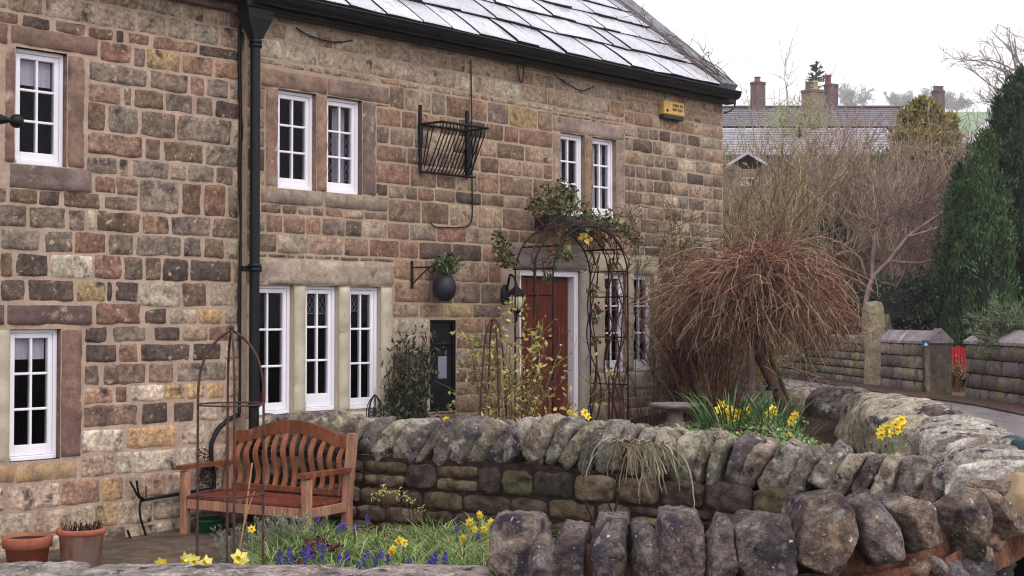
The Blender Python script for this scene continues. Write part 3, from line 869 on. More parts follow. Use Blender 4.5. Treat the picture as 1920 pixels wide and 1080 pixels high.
# left cottage roof (above the frame)
mb = MB()
mb.add(np.array([[UL0, DE, ZE], [-.07, DE, ZE], [-.07, 2.5, zr], [UL0, 2.5, zr]]), [[0, 1, 2, 3]], lin(150, 146, 152), 0, False)
mb.build('roof', M_SLATE, left)
mb = MB(); mb.add([[UL0, 0, ZB], [UL0, 0, ZE], [UL0, 2.5, zr], [UL0, 5, ZE], [UL0, 5, ZB]], [[0, 1, 2, 3, 4]], lin(*PAL['t']), 0, False); mb.build('gable_wall', M_STONE, left)

# ---- gutter, fascia, downpipe (cast iron, black)
gd = RD - .225
mb = MB()
ang = np.linspace(math.pi * 1.03, 2 * math.pi - .03 * math.pi, 11)
prof = [(gd + .066 * math.cos(t), ZE - .030 + .078 * math.sin(t)) for t in ang]
prof = [(gd - .072, ZE - .026)] + prof + [(gd + .066, ZE - .02)]
us = np.array([-.05, 1.9, 1.905, 3.8, 3.805, UV + .02])
V = np.array([[u, p[0], p[1]] for u in us for p in prof]); k = len(prof)
i = np.arange(len(us) - 1)[:, None] * k; j = np.arange(k - 1)[None]
mb.add(V, np.stack([i + j, i + j + 1, i + k + j + 1, i + k + j], -1).reshape(-1, 4), lin(24, 22, 30))
for u in (-.05, UV + .02):
    P = np.array([[u, p[0], p[1]] for p in prof]); mb.add(P, [list(range(k))], lin(24, 22, 30), 0, False)
for u in (1.2, 2.4, 3.6, 4.8):
    t2 = [(gd + .071 * math.cos(t), ZE - .030 + .083 * math.sin(t)) for t in ang]
    V = np.array([[uu, p[0], p[1]] for uu in (u - .035, u + .035) for p in t2]); kk = len(t2)
    j = np.arange(kk - 1)
    mb.add(V, np.stack([j, j + 1, kk + j + 1, kk + j], -1), lin(24, 22, 30))
mb.tube([(-.05, gd - .07, ZE - .026), (UV + .02, gd - .07, ZE - .026)], .007, 6, lin(24, 22, 30))
mb.build('gutter', M_BLACK, right)
mb = MB(); mb.bbox(-.03, UR + .03, RD - .155, RD - .03, ZE - .14, ZE - .012, lin(24, 22, 30), 0, .01)
mb.build('fascia', M_BLACK, right)
pu = WU(477, RD - .09); pd = RD - .09
mb = MB()
hz1, hz0 = WZ(477, 12, pd), WZ(477, 72, pd)
mb.bbox(pu - .13, pu + .13, pd - .085, pd + .075, hz1 - .03, hz1 + .05, lin(24, 22, 30), 0, .012)
V = []
for zz, hw, dd in ((hz1 - .03, .12, .075), (hz1 - .10, .115, .07), (hz0 + .02, .05, .045), (hz0, .045, .042)):
    V += [[pu - hw, pd - dd, zz], [pu + hw, pd - dd, zz], [pu + hw, pd + dd, zz], [pu - hw, pd + dd, zz]]
q = [[a * 4 + b, a * 4 + (b + 1) % 4, a * 4 + 4 + (b + 1) % 4, a * 4 + 4 + b] for a in range(3) for b in range(4)]
mb.add(V, q, lin(24, 22, 30), 0, False)
mb.build('rainwater_hopper', M_BLACK, right)
mb = MB()
mb.tube([(pu, pd, hz0 + .02), (pu, pd, ZB)], .040, 14, lin(24, 22, 30))
for y in (78, 86, 498, 506, 760):
    zz = WZ(477, y, pd)
    mb.lathe([(.041, -.014), (.052, -.012), (.052, .012), (.041, .014)], (pu, pd, zz), 14, lin(24, 22, 30))
for y in (504,):
    zz = WZ(477, y, pd); mb.bbox(pu - .09, pu + .09, pd + .02, pd + .05, zz - .022, zz + .022, lin(24, 22, 30), 0, .004)
mb.build('downpipe', M_BLACK, right)

# ---- door
u0, u1, z0, z1 = DOOR
mb = MB(); dd = RD + .03; fw = .062
mb.bbox(u0, u0 + fw, dd, dd + .13, z0, z1, (.8,) * 3, 0, .006); mb.bbox(u1 - fw, u1, dd, dd + .13, z0, z1, (.8,) * 3, 0, .006)
mb.bbox(u0 + fw, u1 - fw, dd + .001, dd + .13, z1 - fw, z1, (.8,) * 3, 0, .006)
DF = mb.build('door_frame', M_WHITE, right)
mb = MB(); a0, a1 = u0 + fw + .004, u1 - fw - .004; nb = 5
for i in range(nb):
    b0, b1 = a0 + (a1 - a0) * i / nb, a0 + (a1 - a0) * (i + 1) / nb
    mb.bbox(b0 + .003, b1 - .003, dd + .075, dd + .12, z0 + .01, z1 - fw - .005, lin(96, 32, 24), 0, .009)
DL = mb.build('door', M_DOOR, right)
mb = MB()
zh = z0 + .98; mb.lathe([(0, -.02), (.024, -.016), (.028, 0), (.024, .016), (0, .02)], (a0 + .08, dd + .045, zh), 12, lin(24, 22, 30))
mb.bbox(a0 + .055, a0 + .105, dd + .068, dd + .078, zh - .09, zh + .07, lin(24, 22, 30), 0, .003)
mb.build('door_handle', M_BLACK, DL)
mb = MB(); mb.bbox(u0 - .05, u1 + .05, RD - .32, RD + .16, ZB, z0 - .002, lin(120, 110, 104), 0, .01); mb.build('door_step', M_DRESSED, right)
# ================================================================== THINGS FIXED TO THE FRONT
IRON = lin(24, 22, 30)
def hp(px, py, d): 
    a = wp(px, py, d); return (a[0], d, a[2])

# ---- wall letter box
u0, u1, z0, z1 = PB
t = thing('letter_box', 'tall black letter box built into the wall left of the door', 'letter box', (u0, RD, z0), True)
mb = MB(); fd = RD + .012
f = .018
mb.bbox(u0 + .002, u0 + f, fd, fd + .12, z0, z1, IRON, 0, .004); mb.bbox(u1 - f, u1 - .002, fd, fd + .12, z0, z1, IRON, 0, .004)
mb.bbox(u0 + f, u1 - f, fd + .001, fd + .12, z1 - f, z1 - .001, IRON, 0, .004); mb.bbox(u0 + f, u1 - f, fd + .001, fd + .12, z0 + .001, z0 + f, IRON, 0, .004)
mb.bbox(u0 + f, u1 - f, fd + .03, fd + .10, z0 + f, z1 - f, IRON, 0, .004)
mb.build('body', M_BLACK, t)
mb = MB(); zz = WZ(830, 684, fd)
mb.bbox(u0 + f + .012, u1 - f - .012, fd + .012, fd + .032, z0 + .05, z1 - .34, IRON, 0, .008)
mb.build('door', M_BLACK, t)
mb = MB(); zs = WZ(830, 650, fd)
mb.bbox(u0 + f + .01, u1 - f - .01, fd - .012, fd + .028, zs + .012, zs + .03, IRON, 0, .006)
mb.bbox(u0 + f + .02, u1 - f - .02, fd + .004, fd + .03, zs - .02, zs + .01, lin(6, 6, 8), 0, .004)
mb.build('posting_slot', M_BLACK, t)
mb = MB(); mb.bbox(wp(822.5, 560, fd)[0], wp(838.5, 560, fd)[0], fd + .002, fd + .014, WZ(830, 710, fd), WZ(830, 668, fd), (.3,) * 3, 0, .003)
M_NOTICE = mat('notice_plate', lin(128, 128, 146), 0.4, 0.5, var=[(20, .9, 1.08)])
mb.build('notice_plate', M_NOTICE, t)
mb = MB()      # raised royal cypher low on the door
c0 = (WU(830, fd) + .0, WZ(830, 738, fd))
for dx, h, lean in ((-.030, .05, 0), (-.012, .05, .008), (.006, .045, -.006), (.026, .05, 0)):
    mb.tube([(c0[0] + dx, fd + .011, c0[1] - h / 2), (c0[0] + dx + lean, fd + .011, c0[1] + h / 2)], .0035, 5, lin(70, 68, 80))
for k in range(7):
    a = math.pi * k / 6
    mb.tube([(c0[0] + .03 * math.cos(a), fd + .011, c0[1] + .05 + .022 * math.sin(a)), (c0[0] + .03 * math.cos(a + .4), fd + .011, c0[1] + .05 + .022 * math.sin(a + .4))], .003, 5, lin(70, 68, 80))
mb.build('cypher', M_BLACK, t)

# ---- hay rack planter
d0 = RD - .02
ua, ub = wp(788, 560, d0)[0], wp(877, 560, d0)[0]
zt, zb = WZ(787, 233, d0), WZ(790, 323, d0)
t = thing('hay_rack', 'empty black iron hay rack with slanting bars, high on the wall between the upper windows', 'hay rack', (ua, RD, zb), True)
OUTD = .24
mb = MB()
zt1 = WZ(786, 196, d0)
mb.bbox(ua - .014, ua + .014, d0 - .008, d0 + .016, zb - .005, zt1, IRON, 0, .003); mb.bbox(ub - .02, ub + .014, d0 - .008, d0 + .016, zb - .01, WZ(875, 207, d0), IRON, 0, .003)
mb.bbox(ub - .03, ub + .022, d0 - .02, d0 + .015, zb + .02, zt - .01, IRON, 0, .003)
mb.bbox(ua - .022, ua + .02, d0 - .016, d0 + .015, zt - .18, zt, IRON, 0, .003)
mb.build('upright', M_BLACK, t)
mb = MB()
R = [(ua, d0, zt), (ua + .03, d0 - OUTD, zt + .005), (ub + .02, d0 - OUTD, zt + .005), (ub, d0, zt)]
for a, b in zip(R, R[1:] + R[:1]): mb.tube([a, b], .011, 6, IRON)
mb.build('top_rail', M_BLACK, t)
mb = MB(); mb.tube([(ua, d0 - .03, zb), (ub, d0 - .03, zb)], .012, 6, IRON); mb.tube([(ub, d0 - .03, zb), (ub + .05, d0 - .05, zb)], .008, 6, IRON)
mb.build('bottom_rail', M_BLACK, t)
for k in range(13):
    f = (k + .5) / 13
    mb = MB(); u = ua + .03 + (ub - ua - .02) * f
    mb.tube([(u, d0 - OUTD, zt), (u, d0 - OUTD + .01, zt - .06), (u - .01, d0 - .06, zb + .03), (u - .01, d0 - .03, zb)], .0062, 5, IRON); mb.build('bar', M_BLACK, t)
for s_, uu in ((0, ua), (1, ub)):
    for k in range(2):
        f = (k + 1) / 3
        mb = MB(); mb.tube([(uu, d0 - OUTD * (1 - f * .8), zt), (uu, d0 - .02 - .05 * (1 - f), zb + .12 * f)], .0062, 5, IRON); mb.build('bar', M_BLACK, t)

# ---- scrolled wall bracket
d0 = RD - .015
u = WU(773, d0); z1, z0 = WZ(772, 489, d0), WZ(772, 541, d0)
t = thing('wall_bracket', 'small wrought-iron bracket with a diagonal stay and scroll end, above the letter box', 'bracket', (u, RD, z0), True)
mb = MB(); mb.bbox(u - .013, u + .013, d0 - .004, d0 + .012, z0, z1, IRON, 0, .003); mb.build('back_plate', M_BLACK, t)
mb = MB(); za = WZ(772, 502, d0); mb.tube([(u, d0, za), (u, d0 - .24, za)], .007, 6, IRON); mb.build('arm', M_BLACK, t)
mb = MB(); sc = [(u, d0 - .24 - .035 * math.cos(a), za - .02 - .028 * math.sin(a)) for a in np.linspace(-.9, 3.9, 12)]
mb.tube([(u, d0, WZ(772, 533, d0)), (u, d0 - .20, za - .01)], .006, 6, IRON); mb.tube(sc, .005, 6, IRON); mb.build('scroll_stay', M_BLACK, t)

# ---- dark rounded basket standing in for a hanging sign
dk = RD - .16
c = np.array(hp(833, 537, dk))
t = thing('sign_basket', 'dark round basket standing in for a hanging sign on the wall right of the scrolled bracket, leaves spilling above it', 'basket', c, True)
mb = MB(); prof = [(.004, -.135), (.05, -.125), (.085, -.095), (.105, -.04), (.108, .0), (.095, .05), (.07, .085), (.06, .09), (.05, .085)]
mb.lathe(prof, c, 18, lin(44, 42, 52)); mb.build('bowl', M_PLASTIC_D, t)

def leaf_clump(mb, c, rad, n, rng, cols, L=.05, W=.03, down=.0, flat=1.0):
    c = np.asarray(c); v = norm(rng.normal(0, 1, (n, 3))) * (rng.random((n, 1)) ** .45) * rad
    C = c + v * np.array([1, 1, flat])
    D = norm(rng.normal(0, 1, (n, 3)) + np.array([0, 0, -down])); Nn = rng.normal(0, 1, (n, 3)) + np.array([0, -.6, .8])
    V, q = leafq(C, D, norm(Nn), L * rng.uniform(.6, 1.3, n), W * rng.uniform(.6, 1.3, n))
    cc = np.array([lin(*x) for x in cols])[rng.integers(0, len(cols), n)] * rng.uniform(.75, 1.25, (n, 1))
    mb.add(V, q, np.repeat(cc, 4, 0), 0, False)

rng = np.random.default_rng(31)
GREENS = [(62, 78, 46), (84, 96, 58), (52, 66, 44), (98, 104, 66), (70, 88, 54)]
mb = MB()
leaf_clump(mb, c + np.array([.03, .02, .19]), .12, 140, rng, GREENS, .06, .035)
leaf_clump(mb, c + np.array([.16, .06, .21]), .10, 60, rng, GREENS, .055, .03)
mb.build('leaves', M_LEAF, t)
mb = MB()
for k in range(9):
    a = rng.uniform(0, 6.28); e = c + np.array([.12 * math.cos(a) + .06, .06 * math.sin(a), .14 + .13 * rng.random()])
    mb.tube([c + np.array([0, 0, .06]), (c + e) / 2 + np.array([0, 0, .05]), e], .003, 4, lin(70, 62, 50))
mb.build('stems', M_TWIG, t)

# ---- wall lantern
dk = RD - .24
c = np.array(hp(968, 566, dk))
t = thing('wall_lantern', 'black wall lantern with a frosted globe on a curled arm left of the red-brown door', 'lantern', (c[0], RD, c[2]), True)
mb = MB(); pw = np.array(hp(945, 553, RD))
V = [(pw[0], RD - .02, pw[2])]
mb.lathe([(0, -.10), (.03, -.09), (.055, -.05), (.062, .0), (.055, .05), (.03, .09), (0, .10)], (0, 0, 0), 16, IRON)
mb.V[-1] = mb.V[-1] * np.array([1, .45, 1.0]) + np.array([pw[0], RD - .014, pw[2]])
mb.build('back_plate', M_BLACK, t)
mb = MB(); top = c + np.array([0, 0, .17])
pts = [(pw[0], RD - .03, pw[2] + .03), (pw[0] + .0, RD - .07, top[2] + .06), (c[0], dk + .08, top[2] + .09), (c[0], dk + .02, top[2] + .06), (c[0], dk, top[2] - .02)]
P = np.array(pts); tt = np.linspace(0, 1, 5); ti = np.linspace(0, 1, 18)
P = np.stack([np.interp(ti, tt, P[:, k]) for k in range(3)], -1); 
for _ in range(2): P[1:-1] = (P[:-2] + 2 * P[1:-1] + P[2:]) / 4
mb.tube(P, .012, 8, IRON); mb.build('arm', M_BLACK, t)
mb = MB(); mb.lathe([(.004, .17), (.014, .155), (.02, .14), (.05, .115), (.085, .075), (.088, .07), (.07, .068), (0, .068)], c, 18, IRON); mb.build('cap', M_BLACK, t)
mb = MB(); mb.lathe([(.050, .070), (.066, .04), (.072, .0), (.064, -.04), (.045, -.075), (.02, -.082)], c, 18, lin(205, 195, 160)); mb.build('globe', M_LAMP, t)
mb = MB()
for k in range(8):
    a = 2 * math.pi * k / 8 + .2
    mb.tube([(c[0] + r * math.cos(a), c[1] + r * math.sin(a), c[2] + z) for r, z in ((.053, .07), (.069, .04), (.075, 0), (.067, -.04), (.048, -.075))], .004, 5, IRON)
mb.lathe([(.05, -.072), (.056, -.08), (.045, -.095), (.02, -.105), (.026, -.12), (.012, -.135), (.014, -.16), (.006, -.185), (0, -.19)], c, 14, IRON)
mb.build('cage', M_BLACK, t)

# ---- alarm box
dk = RD - .085
A = wp(1246, 203, dk); B = wp(1284, 203, dk)
za, zb_ = WZ(1265, 190, dk), WZ(1265, 216.5, dk)
t = thing('alarm_box', 'yellow alarm box with dark lettering under the eaves near the right corner of the cottage', 'alarm box', (A[0], RD, zb_), True)
mb = MB(); mb.bbox(A[0], B[0], dk, RD - .003, zb_, za, lin(206, 160, 62), 0, .012); mb.build('cover', M_YELLOW, t)
mb = MB(); mb.bbox(A[0] + .005, B[0] - .005, dk + .006, RD - .004, zb_ - .045, zb_ - .001, lin(40, 40, 58), 0, .008); mb.build('base', M_PLASTIC_D, t)
mb = MB(); M_INK = mat('dark_lettering', lin(58, 46, 30), 0.7, 0.2, var=[(40, .8, 1.2)])
rng = np.random.default_rng(3); w_ = B[0] - A[0]; hh = za - zb_
for row, (zc, n) in enumerate(((.60, 6), (.30, 6))):          # two rows of worn capitals, too worn to read
    for k in range(n):
        x0 = A[0] + w_ * (.40 + .088 * k); zz = zb_ + hh * zc; lw = w_ * .058; lh = hh * .2
        mb.box(x0, x0 + lw * .3, dk - .003, dk + .002, zz, zz + lh, lin(58, 46, 30))
        if (k + row) % 3 != 0: mb.box(x0 + lw * .7, x0 + lw, dk - .003, dk + .002, zz, zz + lh, lin(58, 46, 30))
        if k % 2 == row: mb.box(x0 + lw * .3, x0 + lw * .7, dk - .0025, dk + .002, zz + lh * .8, zz + lh, lin(58, 46, 30))
        if k % 3 != 1: mb.box(x0 + lw * .3, x0 + lw * .7, dk - .0025, dk + .002, zz + lh * .38, zz + lh * .58, lin(58, 46, 30))
mb.lathe([(0, -.004), (.018, -.004), (.018, .004), (0, .004)], (0, 0, 0), 10, lin(70, 60, 30))
Vv = mb.V[-1]; mb.V[-1] = np.stack([Vv[:, 0] + A[0] + w_ * .14, Vv[:, 2] + dk, Vv[:, 1] + zb_ + hh * .28], -1)
mb.build('lettering', M_INK, t)

# ---- window box
dk = RD - .20
A = wp(1030, 420, dk)[0]; B = wp(1152, 420, dk)[0]
zt_, zb_ = WZ(1060, 404, dk), WZ(1060, 430, dk)
t = thing('window_box', 'long dark window box with white flowers under the right upper window', 'window box', (A, RD, zb_), True)
mb = MB()
mb.bbox(A, B, dk, dk + .012, zb_, zt_, lin(48, 44, 54), 0, .005); mb.bbox(A, B, RD - .03, RD - .016, zb_, zt_, lin(48, 44, 54), 0, .005)
mb.bbox(A, A + .012, dk + .013, RD - .031, zb_, zt_ - .002, lin(48, 44, 54), 0, .004); mb.bbox(B - .012, B, dk + .013, RD - .031, zb_, zt_ - .002, lin(48, 44, 54), 0, .004)
mb.bbox(A + .012, B - .012, dk + .013, RD - .031, zb_ + .001, zb_ + .014, lin(48, 44, 54), 0, .004)
mb.build('trough', M_PLASTIC_D, t)
mb = MB(); mb.bbox(A + .013, B - .013, dk + .014, RD - .032, zb_ + .014, zt_ - .025, lin(66, 52, 44), 0, .006); mb.build('compost', M_SOIL, t)
rng = np.random.default_rng(8)
mb = MB()
for k in range(7): leaf_clump(mb, (A + (B - A) * (k + .5) / 7, dk + .08, zt_ + .03), .10, 45, rng, GREENS, .05, .026, flat=.7)
mb.build('leaves', M_LEAF, t)
mb = MB()
for px, py in ((1058, 398), (1064, 404), (1072, 401), (1080, 405), (1086, 399), (1117, 400), (1123, 405), (1131, 402), (1139, 408), (1145, 404), (1128, 398), (1142, 399)):
    c = np.array(hp(px, py, dk - .02 + rng.uniform(-.03, .05)))
    for k in range(6):
        a = k * math.pi / 3; D = np.array([[math.cos(a), -.35, math.sin(a)]])
        V, q = leafq((c + D[0] * .018)[None], D, np.array([[0.1, -1, .2]]), .042, .026); mb.add(V, q, lin(236, 232, 238), 0, False)
    mb.lathe([(0, -.006), (.008, 0), (0, .006)], c + np.array([0, -.012, 0]), 6, lin(220, 190, 80))
mb.build('flowers', M_PETAL, t)

# ---- cables on the front
def cable(pts, r, label, dflt, mt=M_BLACK, col=IRON):
    P = np.array([hp(x, y, dflt) for x, y in pts])
    n = len(P); ti = np.linspace(0, n - 1, n * 5)
    Q = np.stack([np.interp(ti, np.arange(n), P[:, k]) for k in range(3)], -1)
    for _ in range(3): Q[1:-1] = (Q[:-2] + 2 * Q[1:-1] + Q[2:]) / 4
    mb = MB(); mb.tube(Q, r, 6, col)
    return solo('cable', mb, mt, label, 'cable', Q[0], True)
cable([(883, 112), (884, 180), (885, 250), (885, 330), (886, 390), (885, 415), (878, 425), (850, 427)], .0065, 'thin dark cable running straight down the wall behind the hay rack', RD - .02)
cable([(806, 417), (812, 423), (822, 427), (836, 426), (850, 427)], .006, 'short dark cable sagging along a joint below the hay rack', RD - .018)
cable([(450, 45), (449, 130), (452, 240), (449, 330), (453, 420), (450, 520), (449, 600), (452, 700), (449, 775)], .014, 'thick black cable running down the corner between the two cottages', -.03)
cable([(455, 60), (461, 150), (455, 250), (462, 330), (456, 430), (459, 540), (461, 640), (457, 720)], .008, 'thin looping black cable beside the downpipe', -.05)
cable([(448, 778), (430, 785), (410, 802), (396, 830), (396, 860), (402, 890), (401, 915)], .018, 'black pipe looping down the wall behind the bench arm', -.04)
cable([(555, 52), (575, 65), (600, 74), (628, 80), (660, 76)], .006, 'dark cable sagging below the gutter above the upper left window', RD - .03)
cable([(970, 122), (972, 140), (977, 158), (982, 142), (982, 122)], .006, 'small hanging loop of cable below the middle of the gutter', RD - .03)
cable([(1040, 140), (1065, 158), (1090, 172), (1115, 162)], .006, 'dark cable sagging below the gutter above the right upper window', RD - .03)
P = [(1376, 178), (1379, 190), (1377, 200), (1370, 208), (1358, 212)]
cable(P, .011, 'black cable curling under the end of the gutter at the gable corner', RD - .10)

# ---- wrought iron plant holder on the left cottage
dk = -.055
def tube_px(mb, pts, r, d=dk, col=IRON):
    P = np.array([hp(x, y, d) for x, y in pts]); n = len(P); ti = np.linspace(0, n - 1, n * 4)
    Q = np.stack([np.interp(ti, np.arange(n), P[:, k]) for k in range(3)], -1)
    for _ in range(2): Q[1:-1] = (Q[:-2] + 2 * Q[1:-1] + Q[2:]) / 4
    mb.tube(Q, r, 7, col)
t = thing('iron_fork', 'old black wrought-iron fork with curled tines fixed on the wall left of the bench', 'iron fork', hp(265, 938, 0), True)
mb = MB(); tube_px(mb, [(402, 916), (365, 921), (330, 927), (295, 933), (266, 938)], .013); mb.build('shaft', M_BLACK, t)
mb = MB(); tube_px(mb, [(266, 938), (257, 928), (251, 915), (244, 903)], .0085); mb.build('tine', M_BLACK, t)
mb = MB(); tube_px(mb, [(272, 937), (261, 930), (258, 915), (256, 901)], .0085, dk - .012); mb.build('tine', M_BLACK, t)
mb = MB(); tube_px(mb, [(274, 936), (274, 925), (274, 912)], .005); mb.build('tine', M_BLACK, t)
mb = MB(); tube_px(mb, [(264, 938), (261, 955), (264, 975), (271, 995), (275, 1012), (270, 1024), (258, 1030), (249, 1024), (245, 1010), (239, 994)], .009); mb.build('hook', M_BLACK, t)

# ---- lamp bracket with a ball end at the left edge of the picture
dk = -.42
c = np.array(hp(31, 227, dk)); e = np.array(hp(-70, 222, dk))
t = thing('lamp_bracket', 'black iron arm with a ball end crossing the upper left window', 'bracket', (e[0], 0, e[2]), True)
mb = MB(); mb.tube([(e[0], -.01, e[2]), (e[0], dk, e[2]), (e[0] + .03, dk, e[2])], .018, 8, IRON)
P = [e, c + np.array([-.11, 0, 0]), c + np.array([-.07, 0, 0]), c + np.array([-.05, 0, 0]), c + np.array([-.03, 0, 0])]
mb.tube(P, [.034, .034, .022, .016, .02], 10, IRON); mb.build('arm', M_BLACK, t)
mb = MB(); mb.add(ICO_V * .047 + c, ICO_F, IRON); mb.build('ball_finial', M_BLACK, t)
def jit2(c, rng, a): return np.asarray(c) * (1 + rng.uniform(-a, a))
# ================================================================== GROUND, LANE, GARDENS
def sm(x, a, b):
    t = np.clip((np.asarray(x, float) - a) / (b - a), 0, 1); return t * t * (3 - 2 * t)

def gz(x, y):
    """height of the open ground"""
    lane = .5 * sm(y, 4, 19)
    z = lane + 5.0 * sm(y, 37, 58) + 128 * sm(y, 95, 960) - 0.05
    z = z + 1.2 * sm(x, 8.6, 12) * sm(y, 14, 22) * (1 - sm(y, 37, 58))
    return z

ys = np.concatenate([np.linspace(-30, 0, 8), np.linspace(1, 60, 60), np.linspace(63, 110, 20), np.linspace(120, 1000, 60), np.linspace(1050, 1400, 8)])
xs = np.concatenate([np.linspace(-600, -40, 14), np.linspace(-30, 2, 12), np.linspace(3, 14, 23), np.linspace(16, 60, 16), np.linspace(80, 900, 18)])
X, Y = np.meshgrid(xs, ys, indexing='ij')
Z = gz(X, Y)
far = sm(Y, 60, 140)
Z = Z + (.12 * fbm(np.stack([X * .5, Y * .5, X * 0], -1), 3, 4) * sm(Y, 36, 44)) + far * .8 * fbm(np.stack([X * .01, Y * .01, X * 0], -1), 2, 9)
n, k = X.shape
i = np.arange(n - 1)[:, None] * k; j = np.arange(k - 1)[None]
GRIDQ = np.stack([i + j, i + k + j, i + k + j + 1, i + j + 1], -1).reshape(-1, 4)
c_near, c_bank, c_field = lin(96, 84, 74), lin(96, 82, 70), lin(112, 142, 96)
cc = c_near + (c_bank - c_near) * sm(Y, 30, 38)[..., None]
cc = cc + (c_field - cc) * far[..., None]
mb = MB(); mb.add(np.stack([X, Y, Z], -1).reshape(-1, 3), GRIDQ, cc.reshape(-1, 3))
g = mb.build('ground', M_GROUND, None, 'structure'); g['label'] = 'rough ground and the green hill field behind the village'

# lane: runs past the gable end, following the ground
RL = lambda y: np.interp(y, [4, 9, 14, 20, 30, 45], [3.2, 4.0, 4.25, 4.3, 3.9, 3.0])
RR = lambda y: np.interp(y, [4, 14, 21.4, 23.5, 27.5, 34, 45], [6.6, 7.5, 7.75, 7.35, 7.1, 6.65, 6.0])
yy = np.linspace(-10, 45, 56)
def strip(name, m, fl, fr, dz, lab, n=9):
    V = []
    for y in yy:
        for t in np.linspace(0, 1, n):
            x = fl(y) * (1 - t) + fr(y) * t
            V.append((x, y, gz(x, y) + dz))
    i = np.arange(len(yy) - 1)[:, None] * n; j = np.arange(n - 1)[None]
    mb = MB(); mb.add(V, np.stack([i + j, i + j + 1, i + n + j + 1, i + n + j], -1).reshape(-1, 4), (.1,) * 3)
    o = mb.build(name, m, None, 'structure'); o['label'] = lab
strip('road', M_ROAD, RL, lambda y: RR(y) - .75, .012, 'wet grey lane running past the cottage')
strip('verge', M_VERGE, lambda y: RR(y) - .78, RR, .03, 'strip of brown leaf litter along the far wall of the lane', 5)

# ---- front garden (patio and flower bed) and the raised garden behind the dividing wall
def bedz(x, y):
    b = .24 * sm(x, -1.8, -1.4) * (1 - sm(x, 2.2, 2.6)) * (1 - sm(y, 9.2, 9.75))
    f = .36 * (1 - sm(y, 6.7, 7.6))
    return np.maximum(b, f) + .01
def patch(name, m, x0, x1, y0, y1, nx, ny, fz, lab, rough=.0, kind='structure'):
    X, Y = np.meshgrid(np.linspace(x0, x1, nx), np.linspace(y0, y1, ny), indexing='ij')
    Z = fz(X, Y) + rough * fbm(np.stack([X * 5, Y * 5, X * 0], -1), 3, 6)
    i = np.arange(nx - 1)[:, None] * ny; j = np.arange(ny - 1)[None]
    mb = MB(); mb.add(np.stack([X, Y, Z], -1).reshape(-1, 3), np.stack([i + j, i + ny + j, i + ny + j + 1, i + j + 1], -1).reshape(-1, 4), (.1,) * 3)
    o = mb.build(name, m, None, kind); o['label'] = lab
patch('flower_bed_soil', M_SOIL, -2.3, 2.4, 5.9, 10.2, 60, 50, bedz, 'dark soil of the front flower bed', .02)
patch('patio', M_PAVE, -4.6, -.9, 5.8, 11.2, 30, 40, lambda x, y: .004 + 0 * x, 'tan paving in front of the bench')
def g2z(P):
    """height of the raised garden at world x, y"""
    x = P[..., 0]
    y = P[..., 1]
    return .38 + .42 * sm(x, -1.0, 2.2) - .30 * sm(x, 2.2, 2.7) * (1 - sm(y, 12.0, 12.9))
P1, P2, P3, P4 = np.array([-2.02, 11.25]), np.array([2.80, 8.47]), np.array([3.35, 14.4]), np.array([2.55, 16.1])
a, b = np.meshgrid(np.linspace(0, 1, 40), np.linspace(0, 1, 30), indexing='ij')
XY = (P1 * (1 - a)[..., None] + P2 * a[..., None]) * (1 - b)[..., None] + (P4 * (1 - b * 0)[..., None] * a[..., None] + (P1 + (P4 - P1) * .0) * (1 - a)[..., None]) * b[..., None]
# quad P1-P2 (dividing wall) against P1b-P3 (cottage front to lane wall)
E0 = P1 + (np.array([2.55, 16.1]) - P1) * 0.0
top = P1 * (1 - a)[..., None] + P3 * a[..., None]
bot = P1 * (1 - a)[..., None] + P2 * a[..., None]
XY = bot * (1 - b)[..., None] + top * b[..., None]
Z = g2z(XY) + .02 * fbm(np.concatenate([XY * 4, XY[..., :1] * 0], -1), 3, 8)
i = np.arange(39)[:, None] * 30; j = np.arange(29)[None]
QQ = np.stack([i + j, i + 30 + j, i + 30 + j + 1, i + j + 1], -1).reshape(-1, 4)
mb = MB(); mb.add(np.concatenate([XY, Z[..., None]], -1).reshape(-1, 3), QQ, (.1,) * 3)
# triangle between that and the cottage front
T1 = P1; XY2 = top[:, 0]; 
edge = P1 * (1 - a[:, 0])[:, None] + np.array([2.6, 16.15]) * a[:, 0][:, None]
e3 = np.stack([top[:, 0], edge], 1); Z3 = g2z(e3)
k = np.arange(39) * 2
mb.add(np.concatenate([e3, Z3[..., None]], -1).reshape(-1, 3), np.stack([k, k + 2, k + 3, k + 1], -1), (.1,) * 3)
o = mb.build('garden_ground', M_SOIL, None, 'structure'); o['label'] = 'soil of the raised cottage garden behind the dividing wall'

